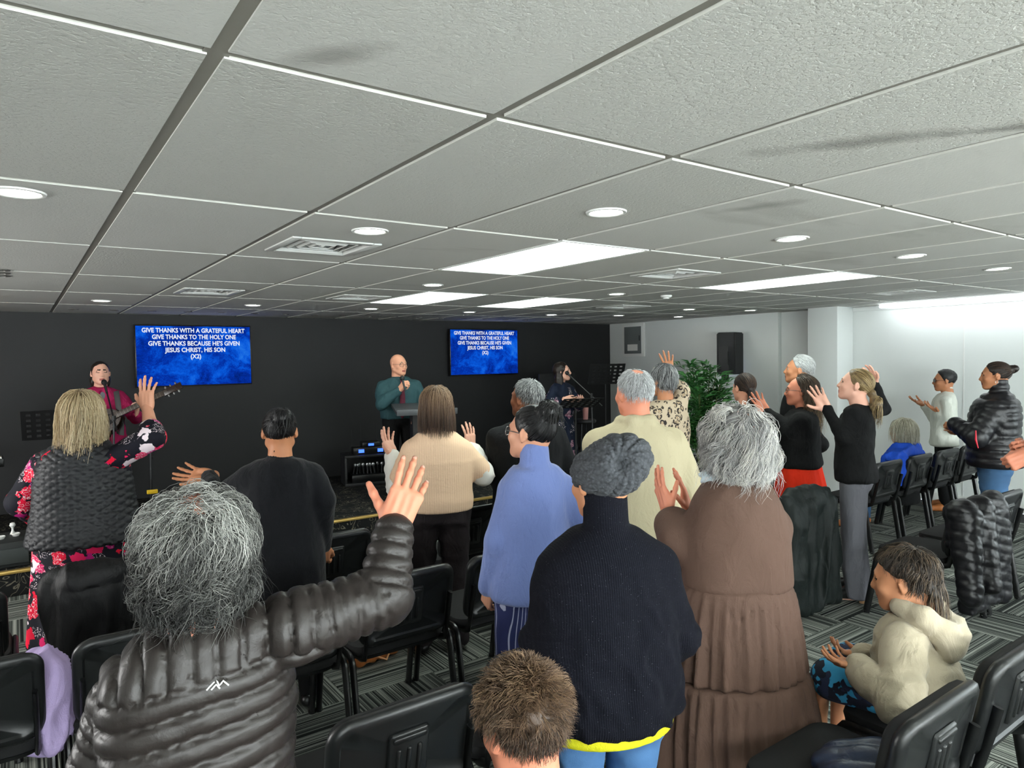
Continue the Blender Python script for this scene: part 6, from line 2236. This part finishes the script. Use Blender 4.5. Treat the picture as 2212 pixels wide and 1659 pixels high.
def mic_stand(label, base, top, mic_at, yaw_deg=0):
    t_ = thing('microphone_stand', label, 'microphone stand', tuple(base), 0)
    b0 = np.asarray(base, float)
    lt = np.asarray(top, float) - b0; mm = np.asarray(mic_at, float) - b0
    for k in range(3):
        a = k * 2.094 + .5
        MB().tube([(0, 0, .16), (math.cos(a) * .28, math.sin(a) * .28, .012)], [.009, .011], 8).build('leg', M_BLKGLOSS, t_)
    MB().tube([(0, 0, .10), (lt[0] * .6, lt[1] * .6, lt[2] * .6)], .0125, 8).build('lower_pole', M_BLKGLOSS, t_)
    MB().tube([tuple(lt * .55), tuple(lt)], .009, 8).build('upper_pole', M_GREYMET, t_)
    MB().lathe([(.018, 0), (.018, .05)], 10, Matrix.Translation(tuple(lt - V3(0, 0, .02)))).build('boom_clutch', M_BLK, t_)
    d = unit(mm - lt)
    MB().tube([tuple(lt - d * .18), tuple(mm - d * .10)], .007, 8).build('boom', M_BLKGLOSS, t_)
    R = frame(d, V3(0, 0, 1))
    Mx = Matrix(((R[0, 2], R[0, 1], d[0], mm[0] - d[0] * .05), (R[1, 2], R[1, 1], d[1], mm[1] - d[1] * .05), (R[2, 2], R[2, 1], d[2], mm[2] - d[2] * .05), (0, 0, 0, 1)))
    mic_head(t_, Mx)
    return t_


def music_stand(label, x, y, z, h, rz, tilt=58):
    t_ = thing('music_stand', label, 'music stand', (x, y, z), rz)
    for k in range(3):
        a = k * 2.094
        MB().tube([(0, 0, .22), (math.cos(a) * .24, math.sin(a) * .24, .01)], .008, 6).build('leg', M_BLK, t_)
    MB().tube([(0, 0, .10), (0, 0, h)], .011, 8).build('pole', M_BLK, t_)
    Md = Matrix.Translation((0, 0, h + .02)) @ Matrix.Rotation(math.radians(tilt), 4, 'X')
    mb = MB()
    # perforated plate as strips round the holes
    for i in range(7): mb.box(-.25 + i * .0765, -.25 + i * .0765 + .041, -.02, .32, -.002, .002, 0, Md)
    for j in range(6): mb.box(-.25, .25, -.02 + j * .061, -.02 + j * .061 + .034, -.0021, .0021, 0, Md)
    mb.build('desk', M_BLK, t_, smooth=False)
    MB().box(-.25, .25, -.022, -.018, -.0, .045, 0, Md).build('lip', M_BLK, t_)
    return t_


# --- woman with the guitar
p = Person('woman in a magenta shirt singing and playing guitar on the stage', (217, 806), 6.85, 178, ground=STZ, skin='pale', bw=1.05, sex='f', vox=.013, hp=4, brow='2e211b')
p.arm('L', w=('p', 296, 893, -.10), f=('p', 300, 868, -.16), palm=(-.6, .3, .4), pose='grip', hint=(-.5, -.2, -1))
p.arm('R', w=('p', 196, 925, -.20), f=('p', 214, 935, -.22), palm=(.2, -.2, -.9), pose='relax', hint=(1, -.2, -1))
p.body()
p.hair(H_DKBROWN, [p.shell([((0, -.020, .032), (.082, .100, .088)), ((.06, -.05, -.07), (.03, .04, .07)), ((-.06, -.05, -.07), (.03, .04, .07))], [((0, .055, .055), (0, .9, -.42))], .007, (.002, 40))])
p.top('grey_tee', plain('grey_tee', '6d7076', .9), hem=1.1, ease=.002, sleeves='')
def vneck(F, P):
    n = P.j['neck']
    F.cap(n + (0, .12, .04), n + (0, .14, -.13), .045, .008, .01, sub=True)
p.top('magenta_shirt', C_MAG, hem=.74, ease=.018, arm=(.068, .060, .048), cuff=.92, disp=wrinkle(.006, 8), extra=vneck)
p.legs('trousers', C_BLACK); p.shoes(C_BLKSHOE)
# guitar, strapped on
GP0, GP1 = at(222, 915, 6.60), at(365, 848, 6.72)      # body centre and head
gx = unit(GP1 - GP0); gn = unit(-CAMM[2] * V3(1, 1, 0) + V3(0, 0, .15))
Rg = frame(gx, gn)
gt = thing('acoustic_guitar', 'dark acoustic guitar held by the woman in magenta', 'guitar', tuple(GP0), 0)
Mg = Matrix.Identity(4)
for i in range(3):
    for j in range(3): Mg[i][j] = Rg[i, j]
    Mg[i][3] = GP0[i]
gt.matrix_world = Mg
outl = []
for a in np.linspace(0, 2 * math.pi, 49)[:-1]:
    x = -.05 + .24 * math.cos(a)
    wv = .185 if x < -.05 else .185 - .05 * (x + .05) / .19
    waist = 1 - .26 * math.exp(-((x - .03) / .075) ** 2)
    outl.append((x, math.sin(a) * wv * waist, -.05))
M_GWOOD = plain('guitar_wood', '2a1b14', .25, var=.2, vs=14)
MB().poly(outl, .095).build('guitar_body', M_GWOOD, gt)
MB().lathe([(.05, .046), (.052, .048), (.044, .0481)], 20, Matrix.Translation((.07, 0, 0))).build('sound_hole', plain('sound_hole', '080605', .8), gt)
MB().box(.10, .62, -.026, .026, .045, .066, .004).build('neck', plain('fretboard', '3a2a20', .4), gt)
mb = MB()
for k in range(15): mb.box(.14 + .032 * k, .142 + .032 * k, -.025, .025, .0655, .0675)
mb.build('frets', plain('fret_metal', 'b0aaa0', .3, .8), gt)
mb = MB()
for k in range(6): mb.tube([(-.14, -.020 + .008 * k, .072), (.66, -.018 + .0072 * k, .070)], .0008, 4)
mb.build('strings', plain('strings', 'b8b4aa', .3, .8), gt)
MB().box(.62, .80, -.032, .032, .04, .058, .004).build('headstock', M_GWOOD, gt)
for k in range(6): MB().lathe([(.007, 0), (.009, .012), (.004, .022)], 8, Matrix.Translation((.655 + .05 * (k % 3), (.033 if k < 3 else -.033), .05)) @ Matrix.Rotation(math.radians(-90 if k < 3 else 90), 4, 'X')).build('tuning_peg', M_WIRE, gt)
MB().box(-.17, -.13, -.07, .07, .045, .056, .003).build('bridge', plain('bridge', '120d0a', .5), gt)
st = [p.pt(('p', 251, 845, -.20)), p.pt(('p', 256, 880, -.23)), p.pt(('p', 262, 915, -.22)), p.pt(('p', 262, 940, -.2))]
MB().tube([tuple(q) for q in st], .028, 8, flat=.12, up=tuple(p.cdir((0, 0, 1)))).build('guitar_strap', M_BLK, p.root)
mic_stand('tall microphone stand in front of the woman in magenta', tuple(at(243, 1100, 6.35) * V3(1, 1, 0) + V3(0, 0, STZ)), at(246, 905, 6.36), at(224, 822, 6.62))
t_ = mic_stand('bare black microphone stand with a yellow clip, right of the guitarist', tuple(at(326, 1100, 6.5) * V3(1, 1, 0) + V3(0, 0, STZ)), at(325, 960, 6.52), at(322, 940, 6.6))
yc = at(329, 1062, 6.45) - np.array(t_.location)
MB().box(yc[0] - .045, yc[0] + .045, yc[1] - .015, yc[1] + .015, yc[2] - .018, yc[2] + .018, .004).build('yellow_clip', plain('yellow_clip', 'e0b81c', .5), t_)
music_stand('music stand behind the blonde woman on the stage', *(at(118, 1000, 6.7) * V3(1, 1, 0) + V3(0, 0, STZ)), .86, math.radians(178))

# --- man speaking at the lectern
p = Person('bald man with glasses in a teal shirt and burgundy tie, holding a microphone', (861, 788), 8.0, 190, ground=STZ, skin='fair', bw=1.12, sex='m', vox=.013, hy=-22, brow='8a7560')
p.arm('R', w=('p', 862, 842, -.26), f=('p', 876, 826, -.30), palm=(.9, .1, -.3), pose='grip', hint=(1, -.1, -1), size=1.1)
p.arm('L', w=('p', 905, 895, -.25), hint=(-1, -.3, -.6))
p.body()
p.glasses(M_BLKFR)
p.top('teal_shirt', C_TEAL, hem=.93, ease=.018, arm=(.078, .070, .052), cuff=.90, collar=(.066, .045), disp=wrinkle(.007, 6, (1, 1, .7)))
tz = p.j['neck'][2]
MB().tube([(0.0, .100, tz + .0), (.004, .150, tz - .10), (.012, .172, tz - .25), (.018, .170, tz - .42), (.018, .168, tz - .47)], [.014, .022, .030, .036, .004], 8, flat=.25, up=(0, 1, 0)).build('tie', C_TIE, p.root)
p.legs('trousers', C_BLACK); p.shoes(C_BLKSHOE)
mt = thing('handheld_microphone', 'black handheld microphone in the hand of the man in teal', 'microphone', tuple(at(870, 822, 7.45)))
d = unit(at(868, 806, 7.47) - at(876, 838, 7.42))
R = frame(d, V3(1, 0, 0))
mic_head(mt, Matrix(((R[0, 2], R[0, 1], d[0], 0), (R[1, 2], R[1, 1], d[1], 0), (R[2, 2], R[2, 1], d[2], 0), (0, 0, 0, 1))))

# --- woman singing on the right
p = Person('woman with long dark hair in a navy floral dress singing at a boom microphone', (1214, 803), 8.8, 165, ground=STZ, skin='pale', bw=1.0, sex='f', vox=.014, hy=-28, hp=6, brow='2a1c18')
p.arm('R', w=('p', 1222, 862, -.22), f=('p', 1236, 864, -.24), palm=(0, .4, -.8), pose='relax', hint=(1, -.3, -1)); p.arm('L', w=('p', 1252, 868, -.2), hint=(-1, -.3, -1))
p.body()
parts = [p.shell([((0, -.020, .032), (.088, .104, .094)), ((.055, -.03, -.10), (.045, .055, .12)), ((-.055, -.03, -.10), (.045, .055, .12)), ((.06, .02, -.22), (.04, .05, .10)), ((0, -.06, -.14), (.08, .05, .14))], [((0, .06, .05), (0, 1, -.3))], .009, (.006, 25), subs=[((0, .09, -.04), (.055, .07, .08))])]
p.hair(H_DKBROWN, parts)
p.top('dress_top', C_FLOR2, hem=.95, ease=.014, arm=(.082, .084, .07), cuff=.55, disp=wrinkle(.006, 8), extra=vneck)
kk = p.s
p.skirt('dress_skirt', C_FLOR2, [(.10, .26 * kk, .22 * kk, 0), (.5, .23 * kk, .18 * kk, 0), (.96 * kk, .185 * kk, .13 * kk, 0)], [(10, .012, .3, .9, .2)])
p.shoes(C_BLKSHOE)
mic_stand('boom microphone stand in front of the woman in navy floral', tuple(at(1283, 1000, 8.5) * V3(1, 1, 0) + V3(0, 0, STZ)), at(1278, 855, 8.5), at(1222, 803, 8.66))
music_stand('music stand in front of the woman in navy floral', *(at(1245, 1000, 8.35) * V3(1, 1, 0) + V3(0, 0, STZ)), .95, math.radians(160), 22)
music_stand('spare music stand against the black wall by the white corner', *(at(1310, 1000, 9.9) * V3(1, 1, 0) + V3(0, 0, STZ)), 1.18, math.radians(150))
# stool with tumbler
q = at(1262, 1000, 9.2); sx_, sy_ = q[0], q[1]
t_ = thing('bar_stool', 'tall black stool beside the singer', 'stool', (sx_, sy_, STZ))
MB().lathe([(.15, .70), (.165, .715), (.165, .74), (.15, .75)], 24).build('seat', M_BLK, t_)
for k in range(4):
    a = k * 1.571 + .6
    MB().tube([(math.cos(a) * .11, math.sin(a) * .11, .70), (math.cos(a) * .19, math.sin(a) * .19, .0)], .011, 8).build('leg', M_GREYMET, t_)
MB().tube([(math.cos(a) * .165, math.sin(a) * .165, .25) for a in np.linspace(0, 6.28, 17)[:-1]], .008, 6, closed=True).build('foot_ring', M_GREYMET, t_)
t_ = thing('tumbler', 'pink drinking tumbler on the tall stool', 'cup', (sx_ - .02, sy_ - .06, STZ + .7505))
MB().lathe([(.032, 0), (.042, .16), (.043, .165)], 18).build('cup', plain('pink_cup', 'c98f8a', .4), t_)
MB().lathe([(.044, .165), (.044, .18), (.03, .184)], 18).build('lid', plain('cup_lid', 'd8b8b2', .4), t_)
q = at(1332, 905, 9.3)
t_ = thing('guitar_amplifier', 'small black amplifier by the corner of the black wall', 'amplifier', (q[0], q[1], STZ), math.radians(-30))
MB().box(-.2, .2, -.13, .13, 0, .62, .012).build('cabinet', M_BLK, t_)
MB().box(-.17, .17, -.136, -.128, .05, .42, .004).build('grille', plain('amp_grille', '232527', .8), t_)
MB().box(-.17, .17, -.134, -.128, .46, .58, .003).build('control_panel', M_GREYMET, t_)
# tall dark screen by the corner
t_ = thing('folding_screen', 'tall plain black screen standing at the end of the black wall', 'screen', (7.05, 8.6, STZ), math.radians(8))
MB().box(-.42, .42, -.015, .015, .05, 1.32, .004).build('panel', plain('screen_black', '1b1d1f', .6), t_)
for sx in (-1, 1): MB().box(sx * .36 - .02, sx * .36 + .02, -.16, .16, 0, .05, .004).build('foot', M_BLK, t_)

# --- keyboard and low box at the left edge
q = at(-30, 1008, 6.3)
t_ = thing('stage_keyboard', 'electric keyboard on a stand at the left edge of the stage', 'keyboard', (q[0], q[1], STZ), math.radians(2))
MB().box(-.62, .13, -.14, .14, .66, .74, .01).build('case', M_BLKGLOSS, t_)
MB().box(-.60, .115, -.135, .0, .735, .752, .003).build('white_keys', plain('keys_white', 'e8e8e4', .35), t_)
for k in range(18): MB().box(-.585 + .039 * k, -.565 + .039 * k, -.06, .0, .752, .762, .001).build('black_key', M_BLKGLOSS, t_)
for sx in (-.5, .04):
    MB().tube([(sx, -.12, .01), (sx, .12, .655)], .013, 8).build('stand_leg', M_BLK, t_)
    MB().tube([(sx, .12, .01), (sx, -.12, .655)], .013, 8).build('stand_leg', M_BLK, t_)
q = at(20, 1190, 5.75)
t_ = thing('monitor_case', 'low dark grey case on the stage at the left edge', 'case', (q[0] - .15, 6.85, STZ), 0)
MB().box(-.5, .28, -.22, .22, 0, .20, .012).build('body', plain('case_grey', '2c3030', .5), t_)
MB().box(-.5, .28, -.235, -.22, .03, .15, .006).build('front_panel', plain('case_front', '3c4242', .5), t_)
for k, (dx, dy, r_) in enumerate(((.10, -.05, .035), (.20, .0, .03))):
    c_ = thing('small_dish', ('left' if k == 0 else 'right') + ' of two small white dishes on the low grey case', 'dish', (q[0] - .15 + dx, 6.85 + dy, STZ + .2005))
    MB().lathe([(r_ * .7, 0), (r_, .02), (r_ * .9, .024), (r_ * .6, .008)], 16).build('bowl', M_TRIMWHITE, c_)
c_ = thing('white_ornament', 'tiny white knobbed ornament on the low grey case', 'ornament', (q[0] + .03, 6.95, STZ + .2005))
MB().lathe([(.02, 0), (.008, .03), (.008, .05), (.022, .07), (.016, .09), (.004, .095)], 14).build('stem', M_TRIMWHITE, c_)

# ------------------------------------------------------------------ coats and bags on the chairs
def drape(name, label, cat, mat, loc, rz, build, disp, vox=.010, group=None, box=((-.4, -.6, .0), (.4, .5, 1.0))):
    t_ = thing(name, label, cat, loc, rz, group)
    F = Field(box[0], box[1], vox)
    build(F)
    V, Q = F.mesh(); V = relax(V, Q, 1); V = displace(V, Q, disp)
    link('shell', np_mesh('shell', V, Q), mat, t_)
    return t_


def over_back(w, z_low, th=.028, extra=None, z_top=.815):
    """cloth folded over a chair back: rear fall, ridge and front fall"""
    def f(F):
        F.box((0, -.345, (z_top + z_low) / 2 - .03), (w, th, (z_top - z_low) / 2 - .03), .026, .02)
        F.cap((-w + .03, -.300, z_top - .035), (w - .03, -.300, z_top - .035), .052, None, .03)
        F.box((0, -.235, .66), (w - .02, .022, .12), .02, .02)
        if extra: extra(F)
    return f


def bj(F):
    F.cap((-.24, -.31, .76), (-.27, -.36, .20), .060, .05, .04); F.cap((.22, -.31, .76), (.25, -.35, .30), .055, .05, .04)
    F.cap((-.18, -.33, .80), (.24, -.33, .82), .055, .05, .03)
t_ = drape('black_jacket', 'black shell jacket draped over a chair behind the blonde woman', 'jacket', C_BJACK, (.36, 4.02, 0), 0, over_back(.26, .17, .035, bj), wrinkle(.022, 5, (1.6, 1, .5), 1.0))
zp = [(.14, -.415, .80), (.11, -.425, .70), (.08, -.43, .62)]
MB().tube(zp, .0045, 6).build('zip', plain('zip_grey', '8d9092', .35, .7), t_)
def gc(F):
    F.cap((.20, -.30, .78), (.30, -.33, .30), .06, .06, .04); F.cap((-.2, -.32, .76), (-.26, -.36, .10), .07, .07, .04); F.cap((.05, -.34, .78), (.1, -.38, .10), .07, .06, .05)
drape('long_coat', 'long dark green coat hung over a chair left of the grey trousers', 'coat', C_DKGREEN, (4.36, 2.95, 0), 0, over_back(.27, .03, .045, gc, .84), wrinkle(.024, 5, (1.6, 1, .45), 5.0), .013)
def pc(F):
    F.cap((-.22, -.31, .77), (-.30, -.38, .30), .085, .07, .04); F.cap((-.03, -.33, .79), (-.10, -.42, .33), .075, .062, .03); F.cap((.2, -.32, .77), (.24, -.36, .2), .07, .06, .04)
def rings(V, N):
    fr = (V[:, 2] + .3 * V[:, 0]) / .058; fr = fr - np.floor(fr)
    return .006 * (1 - np.abs(2 * fr - 1) ** 3.6 - .7) + .012 * fbm(V, 9, 2, 3)
drape('puffer_coat', 'black puffer coat hung over a chair behind the boy in the hoodie', 'coat', C_PUFFB, (4.90, 2.13, 0), 0, over_back(.27, .16, .045, pc, .83), [rings], .010)
def lil(F):
    F.ell((-.05, .02, .53), (.20, .17, .06), .03); F.cap((-.17, -.20, .66), (.10, -.20, .62), .07, .06, .04); F.cap((.16, -.12, .66), (.18, -.16, .44), .07, .06, .04); F.ell((.15, -.12, .57), (.10, .09, .16), .05)
drape('lilac_jacket', 'pale lilac jacket bundled on a chair at the left edge', 'jacket', C_LILAC, (-.13, 3.12, 0), 0, lil, wrinkle(.022, 9, (1, 1, .6)))
def nvp(F):
    F.ell((-.02, -.06, .50), (.14, .13, .05), .03); F.ell((.05, -.10, .51), (.12, .10, .055), .03)
def nr(V, N):
    fr = (V[:, 0] * .8 + V[:, 1] * .5) / .085; fr = fr - np.floor(fr)
    return .010 * (1 - np.abs(2 * fr - 1) ** 2.6 - .7) + .004 * vnoise(V, 20)
drape('navy_puffer_jacket', 'shiny navy puffer jacket folded on a chair at the bottom edge', 'jacket', C_NAVYP, (2.06, R5, 0), 0, nvp, [nr])
def hb(F):
    F.ell((0, 0, .07), (.17, .10, .075), .02); F.box((0, .0, .05), (.15, .085, .05), .03, .03)
t_ = drape('handbag', 'tan leather handbag on the carpet under the empty chair', 'bag', plain('orange_tan_leather', 'a4602c', .45, var=.25, vs=9), (1.66, 3.80, 0.003), .2, hb, wrinkle(.008, 14), .009)
MB().tube([(-.10, -.08, .11), (-.07, -.13, .07), (0, -.15, .03), (.05, -.13, .08), (.06, -.08, .12)], .006, 6).build('handle', plain('bag_handle', 'c08a58', .5), t_)
t_ = thing('black_shoe', 'black shoe on the carpet at the right edge', 'shoe', tuple(at(2196, 1395, 3.45) * V3(1, 1, 0)), math.radians(50))
F = Field((-.08, -.16, -.02), (.08, .18, .12), .008)
F.chain([(0, -.10, .045), (0, .0, .042), (.01, .12, .032)], [.042, .044, .036], .03); F.half((0, 0, .004), (0, 0, -1), .004)
V, Q = F.mesh(); link('upper', np_mesh('upper', V, Q), C_BLKSHOE, t_)
MB().box(-.045, .045, -.14, .15, .0, .014, .006).build('sole', M_BLK, t_)

# warm lamp standing off to the left of the stage
t_ = thing('floor_lamp', 'warm floor lamp standing beyond the left end of the stage', 'lamp', (-1.1, 8.3, STZ))
MB().lathe([(.14, 0), (.14, .02), (.02, .03)], 20).build('base', M_BLK, t_)
MB().tube([(0, 0, .02), (0, 0, 1.62)], .011, 8).build('pole', M_BLK, t_)
MB().lathe([(.05, 1.62), (.13, 1.80), (.125, 1.80), (.045, 1.625)], 20).build('shade', plain('lamp_shade', 'd8c8a8', .7), t_)
MB().lathe([(.02, 1.64), (.035, 1.70), (.02, 1.74)], 12).build('bulb', emit('warm_bulb', 'ffb066', 60.0), t_)
# the faint glow of print-sized emitters need not be sampled as lamps
for m_ in bpy.data.materials:
    if m_.name.startswith(('lyric', 'blue_lamp', 'blue_display')): m_.cycles.emission_sampling = 'NONE'
